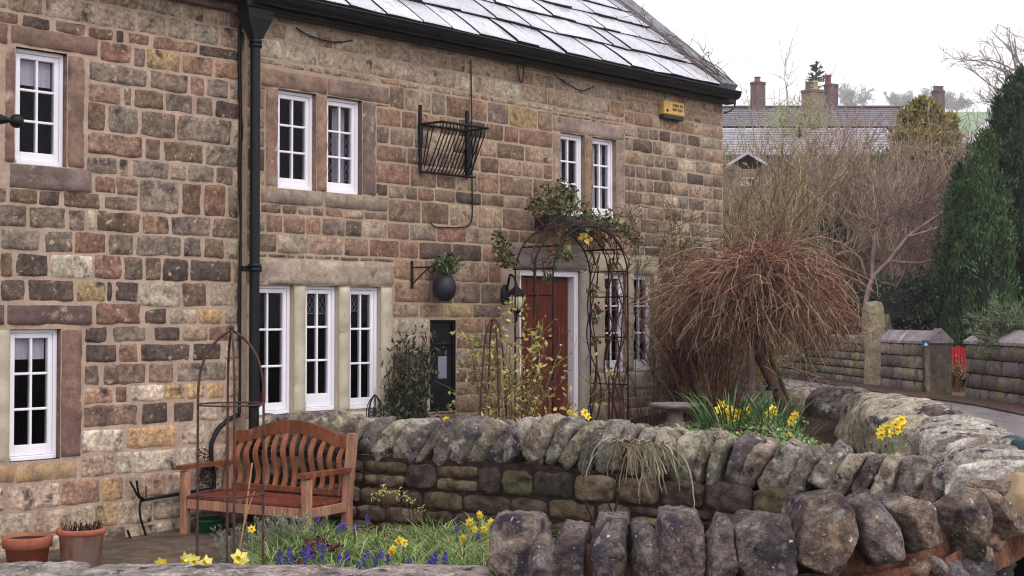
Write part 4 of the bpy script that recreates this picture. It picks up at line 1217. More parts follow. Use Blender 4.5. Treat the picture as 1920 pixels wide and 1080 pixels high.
# ================================================================== DRY STONE WALLS
def wall_frame(p0, p1):
    p0, p1 = np.array(p0, float), np.array(p1, float)
    L_ = np.linalg.norm(p1 - p0); t = (p1 - p0) / L_
    ang = math.atan2(t[1], t[0])
    return L_, ang
def rubble(mb, L_, zb, zt_fn, d, seed, pal, mean=.30, hmean=.13, prot=.03, joint=lin(48, 40, 38)):
    rng = np.random.default_rng(seed); z = zb; row = 0
    zmax = max(zt_fn(0), zt_fn(L_))
    while z < zmax - .03:
        h = hmean * rng.uniform(.7, 1.5); 
        if zmax - (z + h) < .06: h = zmax - z
        s = -rng.uniform(0, .1)
        while s < L_:
            wv = mean * rng.uniform(.45, 1.6)
            zt_ = min(z + h, zt_fn(min(max(s, 0), L_)))
            if zt_ - z > .075:
                z2 = zt_ if rng.random() < .75 else z + (zt_ - z) * .5
                a0, a1 = max(s, 0), min(s + wv, L_)
                for (c0, c1) in ([(z, zt_)] if z2 == zt_ else [(z, z2), (z2, zt_)]):
                    if a1 - a0 > .05:
                        stone_patch(mb, a0, a1, c0, c1, d, prot * rng.uniform(.3, 1.4), jit(pal[rng.integers(0, len(pal))], rng, .18), int(rng.integers(1, 90000)), res=.022,
                                    gap=.005, wob=.014, rnd=.3, bulge=.015)
            s += wv
        z += h; row += 1
    ss = np.linspace(0, L_, 13)
    for s0, s1 in zip(ss, ss[1:]): mb.add([[s0, d, zb - .3], [s1, d, zb - .3], [s1, d, zt_fn(s1) - .03], [s0, d, zt_fn(s0) - .03]], [[0, 1, 2, 3]], joint, 1, False)

DK = [(86, 72, 60), (98, 82, 66), (74, 62, 54), (108, 92, 72), (86, 80, 58), (112, 94, 78), (66, 56, 54)]

# ---- dividing wall between the two gardens
A0, A1 = np.array([-2.12, 11.08]), np.array([2.55, 8.385])
LW, WANG = wall_frame(A0, A1)
wt = lambda s: np.interp(s, [0, 1.1, 2.6, 3.8, 4.7, 5.4], [1.01, 1.0, 1.045, .995, .93, .868])      # top of the coping
chh = lambda s: np.interp(s, [0, 2, 5.4], [.25, .29, .31])
div = lthing('dividing_wall', 'mossy dry stone wall with slanting upright coping stones between bench and cottage garden', 'stone wall', (*A0, 0), WANG)
mb = MB()
rubble(mb, LW, 0.0, lambda s: wt(s) - chh(s) + .02, 0.0, 41, DK, .27, .165, .022)
V = []; ns = 24
for s in np.linspace(0, LW, ns):
    zt_ = wt(s) - chh(s) - .05
    V += [[s, .012, zt_], [s, .40, zt_], [s, .40, -.1]]
kk = np.arange(ns - 1) * 3
mb.add(V, np.concatenate([np.stack([kk, kk + 3, kk + 4, kk + 1], -1), np.stack([kk + 1, kk + 4, kk + 5, kk + 2], -1)]), lin(80, 70, 64), 1, False)
mb.build('wall_face', [M_DRY, M_GAP], div)
rng = np.random.default_rng(77)
CP = [(132, 124, 112), (116, 106, 98), (142, 132, 116), (102, 94, 92), (122, 108, 98), (134, 122, 104)]
s = -.05; ci = 0
while s < LW - .02:
    wv = rng.uniform(.085, .165) * (1 + .15 * (s / LW)); h = chh(s) * rng.uniform(1.0, 1.25); dp = rng.uniform(.36, .46)
    V, Fc = rock((wv * 1.05, dp, h * 1.12), 900 + ci, 7.0, 10, .05, fine=.03)
    lean = rng.uniform(.42, .68) if s < 3.0 else rng.uniform(.25, .6)
    V = V @ rotm('Y', lean).T @ rotm('Z', rng.uniform(-.12, .12)).T
    zc = wt(s) - h / 2 + rng.uniform(-.02, .012)
    V = V + np.array([s + wv / 2, .19 + rng.uniform(-.03, .03), zc])
    mb = MB(); mb.add(V, Fc, jit(CP[rng.integers(0, len(CP))], rng, .16)); mb.build('coping_stone', M_COPING, div)
    s += wv * 1.02; ci += 1

# ---- foreground wall: big upright coping stones, measured one by one
fg = thing('foreground_wall', 'nearest stone wall with large dark upright coping stones set in red mortar', 'stone wall', (.6, 5.5, 0))
FG = [  # px left, px right, py top, py bottom, distance, lean (top to the right > 0), colour, thickness scale
    (916, 1030, 958, 1110, 5.62, .10, (150, 142, 130), 1.15), (972, 1050, 982, 1110, 5.50, .22, (108, 102, 106), .9),
    (1040, 1112, 977, 1110, 5.50, .10, (104, 94, 96), 1), (1113, 1186, 968, 1110, 5.48, .0, (110, 102, 104), 1),
    (1188, 1236, 959, 1110, 5.46, .03, (112, 106, 108), 1), (1238, 1320, 955, 1112, 5.42, -.02, (106, 98, 98), 1.05),
    (1328, 1390, 964, 1112, 5.42, -.03, (104, 98, 102), 1), (1386, 1482, 951, 1108, 5.38, -.04, (100, 94, 98), 1.05),
    (1480, 1614, 928, 1082, 5.38, -.16, (116, 104, 94), 1.1), (1590, 1698, 921, 1066, 5.45, -.26, (112, 106, 108), 1),
    (1664, 1774, 913, 1050, 5.62, -.30, (126, 112, 100), 1), (1750, 1874, 916, 1042, 5.85, -.42, (124, 116, 102), 1),
    (1800, 1916, 898, 1024, 6.15, -.55, (134, 122, 110), .95),
    (1852, 1945, 884, 1000, 6.5, -.5, (126, 112, 98), 1)]
fgtop = []
for k, (xl, xr, yt, yb, Yd, lean, col, th) in enumerate(FG):
    pc = at((xl + xr) / 2, (yt + yb) / 2, Yd)
    wv = (xr - xl) / F * Yd; h = (yb - yt) / F * Yd
    lean = lean * (1.45 if k >= 8 else 1); wl = max(.10, (wv - abs(math.sin(lean)) * h * .72))
    V, Fc = rock((wl * 1.19, .34 * th, h * 1.0), 3100 + k, 9.0, 17, .022, hi=True, fine=.022, cut0=.64)
    tz = np.clip(V[:, 2] / (h * .5), 0, 1) ** 2; V[:, 0] *= 1 - .16 * tz; V[:, 1] *= 1 - .2 * tz; V[:, 2] -= .016
    yaw = 0 if k < 9 else (k - 8) * .17
    V = V @ rotm('Y', lean).T @ rotm('Z', yaw + [0, .2, 0, -.1, .1, 0, -.1, .05, 0, 0, 0, 0, 0, 0][k]).T + pc + np.array([0, .12, 0])
    mb = MB(); mb.add(V, Fc, jit(np.array(col) * np.array([.98, .92, .88]), rng, .05)); mb.build('coping_stone', M_FRONT, fg)
# body of that wall (stones and red mortar), following the bend
path = [(-.12, 5.58), (.6, 5.48), (1.3, 5.46), (1.75, 5.72), (2.12, 6.25), (2.4, 6.9)]
zt_p = [.70, .72, .77, .80, .83, .86]
mb = MB()
for q in range(len(path) - 1):
    p0, p1 = np.array(path[q]), np.array(path[q + 1]); Ls, an = wall_frame(p0, p1)
    R = np.array([[math.cos(an), -math.sin(an), 0], [math.sin(an), math.cos(an), 0], [0, 0, 1]])
    sub = MB()
    z0_, z1_ = zt_p[q], zt_p[q + 1]
    rubble(sub, Ls, 0.0, lambda s: z0_ + (z1_ - z0_) * s / Ls, -.02, 60 + q, [(126, 108, 92), (146, 128, 106), (104, 92, 90), (92, 84, 90), (136, 104, 86)], .17, .12, .04, lin(128, 82, 64))
    for V, C_ in zip(sub.V, sub.C): pass
    for V in sub.V: V[:] = V @ R.T + np.array([p0[0], p0[1], 0])
    for V, C_ in zip(sub.V, sub.C): mb.V.append(V); mb.C.append(C_)
    for f, m_, s_ in sub.FC: mb.FC.append((f + mb.n, m_, s_))
    mb.n += sub.n
mb.build('wall_face', [M_FRONT, M_REDMORTAR], fg)
# mortar bed between the coping stones
mb = MB()
PM = [at(940, 1080, 5.66), at(1100, 1080, 5.60), at(1250, 1080, 5.58), at(1400, 1080, 5.56), at(1540, 1040, 5.56), at(1640, 1010, 5.62), at(1730, 990, 5.82), at(1820, 985, 6.1), at(1885, 965, 6.45), at(1925, 940, 6.9)]
n = len(PM); ti = np.linspace(0, n - 1, 90)
Q = np.stack([np.interp(ti, np.arange(n), np.array(PM)[:, k]) for k in range(3)], -1)
tg = norm(np.gradient(Q, axis=0) * np.array([1, 1, 0])); nr = np.stack([-tg[:, 1], tg[:, 0], 0 * tg[:, 0]], -1)
ztm = np.interp(ti, np.arange(n), [.80, .84, .86, .87, .88, .88, .87, .86, .86, .85])
V = []
for q, p in enumerate(Q):
    nz_ = .03 * fbm(np.array([[q * .35, 0, 1.0], [q * .35, 2, 5.0], [q * .35, 4, 9.]]), 3, 3)
    b0 = p + nr[q] * (-.02 + nz_[0] * .7); b1 = p + nr[q] * (.30)
    V += [[b0[0], b0[1], ztm[q] - .24], [b0[0] + nr[q][0] * nz_[1], b0[1] + nr[q][1] * nz_[1], ztm[q] - .10], [b0[0] + nr[q][0] * .03, b0[1] + nr[q][1] * .03, ztm[q] + nz_[2] * .6], [b1[0], b1[1], ztm[q] - .02], [b1[0], b1[1], .3]]
kk = (np.arange(89) * 5)[:, None]; jj = np.arange(4)[None]
mb.add(V, np.stack([kk + jj, kk + jj + 5, kk + jj + 6, kk + jj + 1], -1).reshape(-1, 4), lin(146, 88, 66))
mb.build('mortar_bed', M_REDMORTAR, fg)

# smooth sandstone boulder at the corner of the walls
V, Fc = rock((.34, .46, .30), 4242, 2.6, 2, .05, hi=True, fine=.008)
c = at(1932, 946, 6.6); mb = MB(); mb.add(V + c, Fc, lin(152, 130, 102))
M_SAND = mat('smooth_sandstone', None, 0.85, 0.2, var=[(3, .88, 1.08), (30, .92, 1.06)], bump=[(50, .25, .004)])
solo('corner_boulder', mb, M_SAND, 'smooth tan sandstone boulder at the right edge where the two walls meet', 'boulder', c)

# ---- roadside wall: thin slabs on edge running away from the corner
p0, p1 = np.array([2.58, 7.05]), np.array([3.42, 10.7])
LB, AB = wall_frame(p0, p1)
rb = lthing('roadside_wall', 'low roadside wall topped with thin pale slabs on edge, running from the corner towards the big boulders', 'stone wall', (*p0, 0), AB)
mb = MB()
rubble(mb, LB, 0.0, lambda s: .74, .25, 91, DK, .28, .13, .03)
for V in mb.V: pass
mb.add([[0, .25, .73], [LB, .25, .73], [LB, -.25, .73], [0, -.25, .73]], [[0, 1, 2, 3]], lin(90, 80, 74), 1, False)
mb.add([[0, -.25, -.3], [LB, -.25, -.3], [LB, -.25, .73], [0, -.25, .73]], [[0, 1, 2, 3]], lin(90, 80, 74), 1, False)
sub = MB(); rubble(sub, LB, 0.0, lambda s: .74, .0, 92, DK, .28, .13, .03)
for V in sub.V: V[:, 0] = LB - V[:, 0]; V[:, 1] = .25 - V[:, 1]
for f, m_, s_ in sub.FC: mb.FC.append((f + mb.n, m_, s_))
mb.V += sub.V; mb.C += sub.C; mb.n += sub.n
mb.build('wall_face', [M_DRY, M_GAP], rb)
s = -.05; ci = 0; rng = np.random.default_rng(15)
while s < LB - .03:
    wv = rng.uniform(.06, .12)
    V, Fc = rock((wv * 1.1, rng.uniform(.50, .66), .34 * rng.uniform(.9, 1.15)), 5200 + ci, 3.6, 8, .07, fine=.03)
    V = V @ rotm('Y', rng.uniform(.1, .35)).T @ rotm('Z', rng.uniform(-.12, .12)).T + np.array([s + wv / 2, rng.uniform(-.03, .03), (.83 + rng.uniform(-.02, .02))])
    mb = MB(); mb.add(V, Fc, jit([(152, 146, 136), (138, 130, 120), (164, 158, 148), (124, 114, 104)][rng.integers(0, 4)], rng, .08)); mb.build('coping_stone', M_COPING, rb)
    s += wv * .95; ci += 1

# ---- the big boulders capping the far part of the roadside wall
bw = thing('boulder_wall', 'short wall of huge rounded boulders beside the lane, behind the bent daffodils', 'stone wall', (3.45, 12.8, .3))
for k, (px, py, Yd, dims, yaw, col, sd) in enumerate([
        (1672, 808, 12.1, (.74, 1.8, .62), .06, (156, 146, 128), 61), (1578, 782, 13.6, (.50, .95, .58), .2, (112, 104, 98), 62), (1768, 800, 11.3, (.26, .34, .36), .3, (110, 100, 92), 66)]):
    V, Fc = rock(dims, sd, 3.6, 5, .05, hi=True, fine=.012)
    mb = MB(); mb.add(V @ rotm('Z', yaw).T + at(px, py, Yd), Fc, lin(*col)); mb.build('boulder', M_COPING, bw)
mb = MB()
V, Fc = rock((.62, 2.9, .6), 63, 6, 3, .05)
mb.add(V @ rotm('Z', .1).T + np.array([3.5, 12.7, .42]), Fc, lin(96, 86, 76)); mb.build('wall_base', M_DRY, bw)
# low wall behind the weeping tree: a big flat slab on small stones
lw = thing('slab_wall', 'low mossy wall of a big flat slab on small blocks behind the weeping tree', 'stone wall', (3.0, 15.2, .6))
for (px, py, Yd, dims, col, sd) in [(1490, 757, 14.6, (.66, .5, .30), (128, 116, 96), 71), (1410, 752, 15.0, (.75, .5, .34), (96, 86, 78), 72), (1508, 799, 14.5, (.19, .35, .20), (138, 130, 116), 73), (1532, 800, 14.5, (.17, .35, .2), (120, 112, 98), 74), (1480, 800, 14.6, (.22, .35, .2), (120, 110, 98), 75)]:
    V, Fc = rock(dims, sd, 5, 5, .05)
    mb = MB(); mb.add(V + at(px, py, Yd), Fc, lin(*col)); mb.build('block', M_COPING, lw)
# dark wheeled-bin-like cover just beyond the roadside wall
c = at(1916, 850, 8.6)
mb = MB(); V = ICO_V * np.array([.16, .22, .12]); V[:, 2] += .05 * V[:, 0] / .1 * -1; V = V + c + np.array([.03, 0, -.03])
V[:, 2] += .01 * fbm(V * 9, 2, 3); mb.add(V, ICO_F, lin(28, 58, 66)); 
mb.bbox(c[0] - .10, c[0] + .2, c[1] - .18, c[1] + .18, gz(c[0], c[1]), c[2] - .05, lin(28, 58, 66), 0, .03)
M_TEAL = mat('teal_tarpaulin', lin(24, 52, 62), 0.6, 0.3, var=[(9, .75, 1.2)])
solo('covered_bin', mb, M_TEAL, 'dark teal covered bin just showing over the roadside wall at the right edge', 'bin', (c[0], c[1], gz(c[0], c[1])))

# ---- low front wall of the bench garden, with flat capping
fw = thing('front_wall', 'low weathered garden wall with flat grey capping along the bottom left of the view', 'stone wall', (-1.2, 5.62, 0))
mb = MB()
sub = MB(); rubble(sub, 2.9, 0.0, lambda s: .70, 0.0, 33, [(124, 112, 100), (104, 96, 92), (140, 126, 110)], .25, .12, .03, lin(74, 64, 58))
for V in sub.V: V[:] = V + np.array([-2.95, 5.56, 0])
mb.V, mb.C, mb.FC, mb.n = sub.V, sub.C, sub.FC, sub.n
mb.build('wall_face', [M_COPING, M_GAP], fw)
rng = np.random.default_rng(4); x = -2.95
while x < -.14:
    wv = rng.uniform(.35, .7); x1 = min(x + wv, -.10)
    if -.10 - x1 < .15: x1 = -.10
    pxm = 960 + (x + x1) / 2 * F / 5.7
    topz = at(pxm, np.interp(pxm, [0, 120, 300, 900], [1060, 1068, 1067, 1069]), 5.80)[2]
    V, Fc = rock((x1 - x + .02, .40, .075), 700 + int(x * 100), 9, 3, .02, hi=True, fine=.02)
    mb = MB(); mb.add(V + np.array([(x + x1) / 2, 5.74, topz - .035]), Fc, jit((132, 122, 116), rng, .1)); mb.build('capping_slab', M_COPING, fw)
    x = x1

# ================================================================== BENCH
TK, TKL = lin(116, 64, 42), lin(166, 122, 98)
bl = lthing('garden_bench', 'reddish teak garden bench with arched back and wavy slats standing against the stone wall', 'bench', (-2.46, 10.47, .004), -math.radians(30))
BWID = 1.155; BD = .475
for x in (0, BWID):
    mb = MB(); mb.bbox(x - .03, x + .03, -.03, .03, 0, .61, TKL, 0, .005); mb.build('leg', M_WOOD, bl)
    mb = MB()
    V = np.array([[x + sx * .03, y, z] for (y, z) in ((BD - .03, 0), (BD + .03, 0), (BD - .03, .40), (BD + .03, .40), (BD + .04, .90), (BD + .10, .90)) for sx in (-1, 1)])
    mb.add(V, [[0, 1, 3, 2], [0, 4, 5, 1], [2, 3, 7, 6], [0, 2, 6, 4], [1, 5, 7, 3], [4, 8, 9, 5], [6, 7, 11, 10], [4, 6, 10, 8], [5, 9, 11, 7], [8, 10, 11, 9]], TKL * .9, 0, False)
    mb.build('leg', M_WOOD, bl)
    mb = MB()   # arm, slightly dished, thicker at the front
    ya = np.linspace(-.06, BD + .02, 9); za = .612 + .012 * np.cos((ya + .06) / .6 * 3.14) + .02 * (ya / BD)
    V = np.array([[x + sx * wv, y, z + dz] for y, z, wv in zip(ya, za, np.linspace(.042, .032, 9)) for (sx, dz) in ((-1, 0), (1, 0), (1, .032), (-1, .032))])
    kk = (np.arange(8) * 4)[:, None]; jj = np.arange(4)[None]
    mb.add(V, np.concatenate([np.stack([kk + jj, kk + (jj + 1) % 4, kk + 4 + (jj + 1) % 4, kk + 4 + jj], -1).reshape(-1, 4), [[0, 3, 2, 1], [32, 33, 34, 35]]]), TK, 0, False)
    mb.build('armrest', M_WOOD, bl)
    mb = MB(); mb.bbox(x - .018, x + .018, .031, BD - .031, .33, .40, TKL, 0, .004); mb.build('side_rail', M_WOOD, bl)
mb = MB(); mb.bbox(.031, BWID - .031, -.02, .016, .33, .405, TKL, 0, .005); mb.build('seat_rail', M_WOOD, bl)
mb = MB()
for q in range(7):
    y0 = -.022 + q * (BD - .0) / 7; z0 = .407 - .006 * math.sin(q / 6 * 3.14)
    mb.bbox(-.0 if 0 < q < 6 else .032, BWID if 0 < q < 6 else BWID - .032, y0, y0 + .066, z0, z0 + .022, jit2(lin(112, 52, 40), rng, .12), 0, .004)
mb.build('seat', M_WOOD, bl)
back_y = lambda z: BD + .012 + (z - .40) * .15
arch = lambda x: .10 * np.clip(np.sin(np.clip((x - .08) / (BWID - .16), 0, 1) * math.pi), 0, 1) ** 1.3
mb = MB(); xs_ = np.linspace(.031, BWID - .031, 30)
V = []
for x in xs_:
    zt_ = .878 + arch(x); zl = zt_ - .085 - .012 * math.sin((x / BWID) * math.pi)
    for (y, z) in ((-.016, zl), (.020, zl), (.022, zt_), (-.014, zt_)): V.append([x, back_y(z) + y, z])
kk = (np.arange(29) * 4)[:, None]; jj = np.arange(4)[None]
mb.add(V, np.concatenate([np.stack([kk + jj, kk + 4 + jj, kk + 4 + (jj + 1) % 4, kk + (jj + 1) % 4], -1).reshape(-1, 4), [[0, 1, 2, 3], [116, 119, 118, 117]]]), TK, 0, False)
mb.build('top_rail', M_WOOD, bl)
mb = MB(); mb.bbox(.031, BWID - .031, back_y(.45) - .014, back_y(.45) + .016, .435, .48, TK, 0, .004); mb.build('back_rail', M_WOOD, bl)
for q in range(12):
    x = .085 + q * (BWID - .17) / 11; ztp = .80 + arch(x); zz = np.linspace(.478, ztp, 12)
    f = (zz - .478) / (ztp - .478)
    off = -.022 * np.sin(f * math.pi) + .030 * np.sin(f * 2 * math.pi + .25)
    V = []
    for z, o_ in zip(zz, off):
        for (dx, dy) in ((-.021, -.007), (.021, -.007), (.021, .007), (-.021, .007)): V.append([x + dx, back_y(z) + o_ + dy, z])
    kk = (np.arange(11) * 4)[:, None]; jj = np.arange(4)[None]
    mb = MB(); mb.add(V, np.stack([kk + jj, kk + (jj + 1) % 4, kk + 4 + (jj + 1) % 4, kk + 4 + jj], -1).reshape(-1, 4), jit2(lin(140, 88, 62), rng, .22), 0, False)
    mb.build('back_slat', M_WOOD, bl)

# ================================================================== POTS, BUCKET, BIRD BATH
def pot(name, label, c, r0, r1, h, m, m2, col, rimh=.045):
    t = thing(name, label, 'flower pot', c)
    mb = MB(); mb.lathe([(0, 0), (r0, 0), (r0 + (r1 - r0) * .75, h - rimh), (r1 * .97, h - rimh)], c, 28, lin(*col)); mb.lathe([(r1 * .86, h - .02), (r1 * .82, h - .05), (0, h - .05)], c, 28, lin(60, 48, 42)); mb.build('body', m, t)
    mb = MB(); mb.lathe([(r1 * .97, h - rimh), (r1 + .006, h - rimh + .004), (r1 + .008, h - .008), (r1, h), (r1 * .9, h), (r1 * .86, h - .02)], c, 28, lin(160, 94, 74)); mb.build('rim', m2, t)
    return t
c1 = at(51, 1060, 9.2); c1[2] = .006
pot('terracotta_pot', 'plain empty terracotta pot at the bottom left corner', c1, .105, .152, .318, M_TERRA, M_TERRA, (172, 96, 72), .075)
c2 = at(152, 1060, 9.3); c2[2] = .006
t = pot('terracotta_pot', 'taller bleached terracotta pot with dead dark stubble, right of the plain pot', c2, .115, .155, .355, M_POTOLD, M_TERRA, (140, 90, 74), .04)
rng = np.random.default_rng(12)
n = 90; P = np.zeros((n, 3)); r = .12 * np.sqrt(rng.random(n)); a = rng.uniform(0, 6.28, n); P[:, 0] = r * np.cos(a); P[:, 1] = r * np.sin(a); P[:, 2] = .32
pts, _ = grow(P + c2, norm(rng.normal(0, .25, (n, 3)) + [0, 0, 1]), rng.uniform(.04, .085, n), 3, .1, 0, rng)
V, q = tubes(pts, taper(n, 3, .004, .002)); mb = MB(); mb.add(V, q, lin(48, 38, 40)); mb.build('dead_stems', M_TWIG, t)
c = at(393, 1020, 10.55); c[2] = .006
t = thing('bucket', 'green plastic bucket on the paving under the bench', 'bucket', c)
mb = MB(); mb.lathe([(0, 0), (.085, 0), (.112, .225), (.118, .228), (.118, .24), (.108, .24), (.10, .2), (.08, .02), (0, .02)], c, 24, lin(10, 84, 44)); mb.build('body', M_PLASTIC_G, t)
mb = MB(); mb.tube([(c[0] + .116 * math.cos(a), c[1] - .03 - .04 * math.sin(a), c[2] + .232 + .02 * math.sin(a)) for a in np.linspace(0, math.pi, 14)], .004, 6, lin(40, 50, 46)); mb.build('handle', M_PLASTIC_D, t)
c = at(1266, 760, 12.9); zb = float(g2z(c)); h = c[2] - zb; c[2] = zb
t = thing('bird_bath', 'round shallow stone bird bath in the garden beside the weeping tree', 'bird bath', c)
mb = MB(); mb.lathe([(0, 0), (.13, 0), (.13, .03), (.08, .05), (.07, h * .6), (.10, h - .02), (.12, h - .01)], c, 20, lin(136, 126, 120)); mb.build('pedestal', M_DRESSED, t)
mb = MB(); mb.lathe([(.10, h - .035), (.20, h - .028), (.232, h - .006), (.234, h + .018), (.222, h + .02), (.20, h + .0), (0, h - .008)], c, 32, lin(142, 132, 130)); mb.build('basin', M_DRESSED, t)

# ================================================================== OBELISKS AND ARCH
def rodpath(mb, P, r, col, m=0, n=4, smooth=2):
    P = np.array(P); k = len(P); ti = np.linspace(0, k - 1, k * n)
    Q = np.stack([np.interp(ti, np.arange(k), P[:, q]) for q in range(3)], -1)
    for _ in range(smooth): Q[1:-1] = (Q[:-2] + 2 * Q[1:-1] + Q[2:]) / 4
    mb.tube(Q, r, 6, col)
RU = lin(74, 52, 48)
c = np.array([-1.416, 7.0, .28]); top = 1.712
t = thing('plant_obelisk', 'tall rusty wire obelisk with a ball tip standing in front of the bench', 'obelisk', c)
for a in (.3, .3 + math.pi / 2, .3 + math.pi, .3 + 1.5 * math.pi):
    mb = MB(); R_ = .163
    rodpath(mb, [(c[0] + R_ * math.cos(a) * f, c[1] + R_ * math.sin(a) * f, z) for f, z in ((1.0, c[2]), (1, .7), (1.0, 1.2), (1.0, 1.40), (.95, 1.48), (.82, 1.555), (.6, 1.62), (.3, 1.67), (.05, 1.695))], .0072, RU); mb.build('rod', M_RUST, t)
for z in (at(430, 758, 7.0)[2], at(430, 925, 7.0)[2]):
    mb = MB(); aa = np.linspace(0, 2 * math.pi, 33); mb.tube([(c[0] + .165 * math.cos(a), c[1] + .165 * math.sin(a), z) for a in aa], .005, 6, lin(120, 84, 80)); mb.build('hoop', M_RUST, t)
mb = MB(); mb.add(ICO_V * .016 + np.array([c[0], c[1], top]), ICO_F, lin(150, 120, 100)); mb.build('ball_tip', M_RUST, t)
c = at(925, 790, 12.0); c[2] = float(g2z(c)); zt_ = at(925, 597, 12.0)[2]
t = thing('plant_obelisk', 'small dark iron obelisk left of the door, entwined with yellowish shrub', 'obelisk', c)
for a in (.4, .4 + math.pi / 2, .4 + math.pi, .4 + 1.5 * math.pi):
    mb = MB(); rodpath(mb, [(c[0] + .13 * math.cos(a) * f, c[1] + .13 * math.sin(a) * f, c[2] + (zt_ - c[2]) * g_) for f, g_ in ((1, 0), (.95, .4), (.72, .75), (.5, .92), (.22, .985), (0, 1))], .008, RU * .8); mb.build('rod', M_RUST, t)
mb = MB(); aa = np.linspace(0, 2 * math.pi, 25); mb.tube([(c[0] + .124 * math.cos(a), c[1] + .124 * math.sin(a), c[2] + (zt_ - c[2]) * .42) for a in aa], .005, 6, RU * .8); mb.build('hoop', M_RUST, t)

# rose arch over the path to the door
di, do_ = RD - .42, RD - .88
uL, uR = wp(966, 560, di)[0], wp(1107, 560, di)[0]
zb = float(g2z(H((uL + uR) / 2, di, 0)))
zsp = WZ(1100, 520, di); zap = WZ(1038, 428, di)
t = thing('rose_arch', 'black iron garden arch with ladder sides over the path to the door', 'garden arch', ((uL + uR) / 2, (di + do_) / 2, zb - .05), True)
def hoop(d, r=.0085):
    um = (uL + uR) / 2; hw = (uR - uL) / 2
    P = [(uL, d, zb - .05), (uL, d, zb + .8), (uL, d, zsp)] + [(um - hw * math.cos(a), d, zsp + (zap - zsp) * math.sin(a)) for a in np.linspace(.12, math.pi - .12, 18)] + [(uR, d, zsp), (uR, d, zb + .8), (uR, d, zb - .05)]
    mb = MB(); rodpath(mb, P, r, IRON, 0, 3, 1); return mb
for d in (di, do_): hoop(d).build('hoop', M_BLACK, t)
for d in (di - .23,): hoop(d, .008).build('hoop', M_BLACK, t)
for u in (uL, uR):
    for z in (WZ(1140, 720, di - .23), WZ(1140, 632, di - .23), WZ(1140, 557, di - .23), zsp + .05):
        mb = MB(); mb.tube([(u, di, z), (u, do_, z)], .007, 6, IRON); mb.build('rung', M_BLACK, t)
for a in np.linspace(.6, math.pi - .6, 3):
    um = (uL + uR) / 2; hw = (uR - uL) / 2
    u, z = um - hw * math.cos(a), zsp + (zap - zsp) * math.sin(a)
    mb = MB(); mb.tube([(u, di, z), (u, do_, z)], .009, 6, IRON); mb.build('rung', M_BLACK, t)
ARCH = dict(uL=uL, uR=uR, di=di, do=do_, zb=zb, zsp=zsp, zap=zap)

# small iron cage over a plant on the dividing wall
c = at(703, 785, 10.75)
t = thing('cloche', 'small dark wire plant cage with a spike, on the dividing wall under the three-light window', 'plant cage', c)
for k in range(8):
    a = k * math.pi / 4; mb = MB()
    rodpath(mb, [(c[0] + R_ * math.cos(a), c[1] + R_ * math.sin(a), c[2] + z) for R_, z in ((.06, -.05), (.066, .02), (.064, .08), (.05, .125), (.025, .16), (.004, .185))], .0042, lin(38, 42, 42)); mb.build('wire', M_BLACK, t)
mb = MB(); mb.tube([(c[0], c[1], c[2] + .18), (c[0], c[1], c[2] + .232)], [.004, .002], 6, lin(38, 42, 42)); mb.build('spike', M_BLACK, t)
mb = MB(); mb.lathe([(0, -.06), (.05, -.06), (.06, .0), (.055, .005), (0, -.0)], c, 14, lin(48, 56, 48)); mb.build('pot', M_PLASTIC_D, t)
mb = MB(); leaf_clump(mb, c + np.array([0, 0, .04]), .06, 60, rng, [(58, 74, 56), (44, 58, 44)], .05, .02); mb.build('leaves', M_LEAF, t)
# ================================================================== PLANTS NEAR THE COTTAGE
def add_twigs(mb, pts, r0, r1, col, sides=3, rng=None, jitter=.2):
    n, k = pts.shape[:2]
    V, q = tubes(pts, taper(n, k, r0, r1), sides)
    col = np.asarray(col)
    if col.ndim == 1: col = np.tile(col, (n, 1))
    if rng is not None: col = col * rng.uniform(1 - jitter, 1 + jitter, (n, 1))
    mb.add(V, q, np.repeat(col, k * sides, 0))

def pick_cols(cols, n, rng): return np.array([lin(*c) for c in cols])[rng.integers(0, len(cols), n)]

# ---- weeping tree
rng = np.random.default_rng(50)
base = at(1482, 800, 13.2); base[2] = float(g2z(base)) - .02
crown = at(1424, 600, 13.3)
t = thing('weeping_tree', 'small weeping tree with a dome of hanging reddish-brown twigs and a leaning trunk', 'tree', base)
mb = MB()
fork = at(1412, 645, 13.25)
rodpath(mb, [base, base * .55 + fork * .45 + np.array([.012, 0, 0]), fork, crown + np.array([0, 0, .05])], [.058, .058, .054, .054, .052, .052, .05, .05, .05, .048, .046, .044, .04, .04, .038, .035], lin(88, 66, 58), 0, 4)
b2 = base + np.array([.03, .06, .1]); f2 = at(1428, 640, 13.32)
rodpath(mb, [b2, (b2 + f2) / 2 + np.array([.02, 0, 0]), f2], .022, lin(84, 76, 56), 0, 4)
mb.build('trunk', M_BARK, t)
mb = MB()
# main arching limbs, then curtains of twigs
nl = 34; a = np.linspace(0, 2 * math.pi, nl, endpoint=False) + rng.uniform(-.1, .1, nl)
top = crown + np.array([0, 0, .42])
limbs = np.zeros((nl, 9, 3)); 
for i in range(nl):
    R_ = rng.uniform(.22, .52); hgt = rng.uniform(.10, .44); f = np.linspace(0, 1, 9)
    limbs[i, :, 0] = top[0] + R_ * f * math.cos(a[i]); limbs[i, :, 1] = top[1] + R_ * f * math.sin(a[i])
    limbs[i, :, 2] = top[2] - .22 + hgt * np.sin(f * 2.1) - .18 * f ** 2
limbs[:, 1:] += rng.normal(0, .02, (nl, 8, 3))
add_twigs(mb, limbs, .020, .007, lin(70, 50, 48), 5, rng)
n = 2300
li = rng.integers(0, nl, n); tf = rng.uniform(.18, 1, n) ** .8 * 7.99; k0 = tf.astype(int); fr = (tf - k0)[:, None]
S = limbs[li, k0] * (1 - fr) + limbs[li, np.minimum(k0 + 1, 8)] * fr
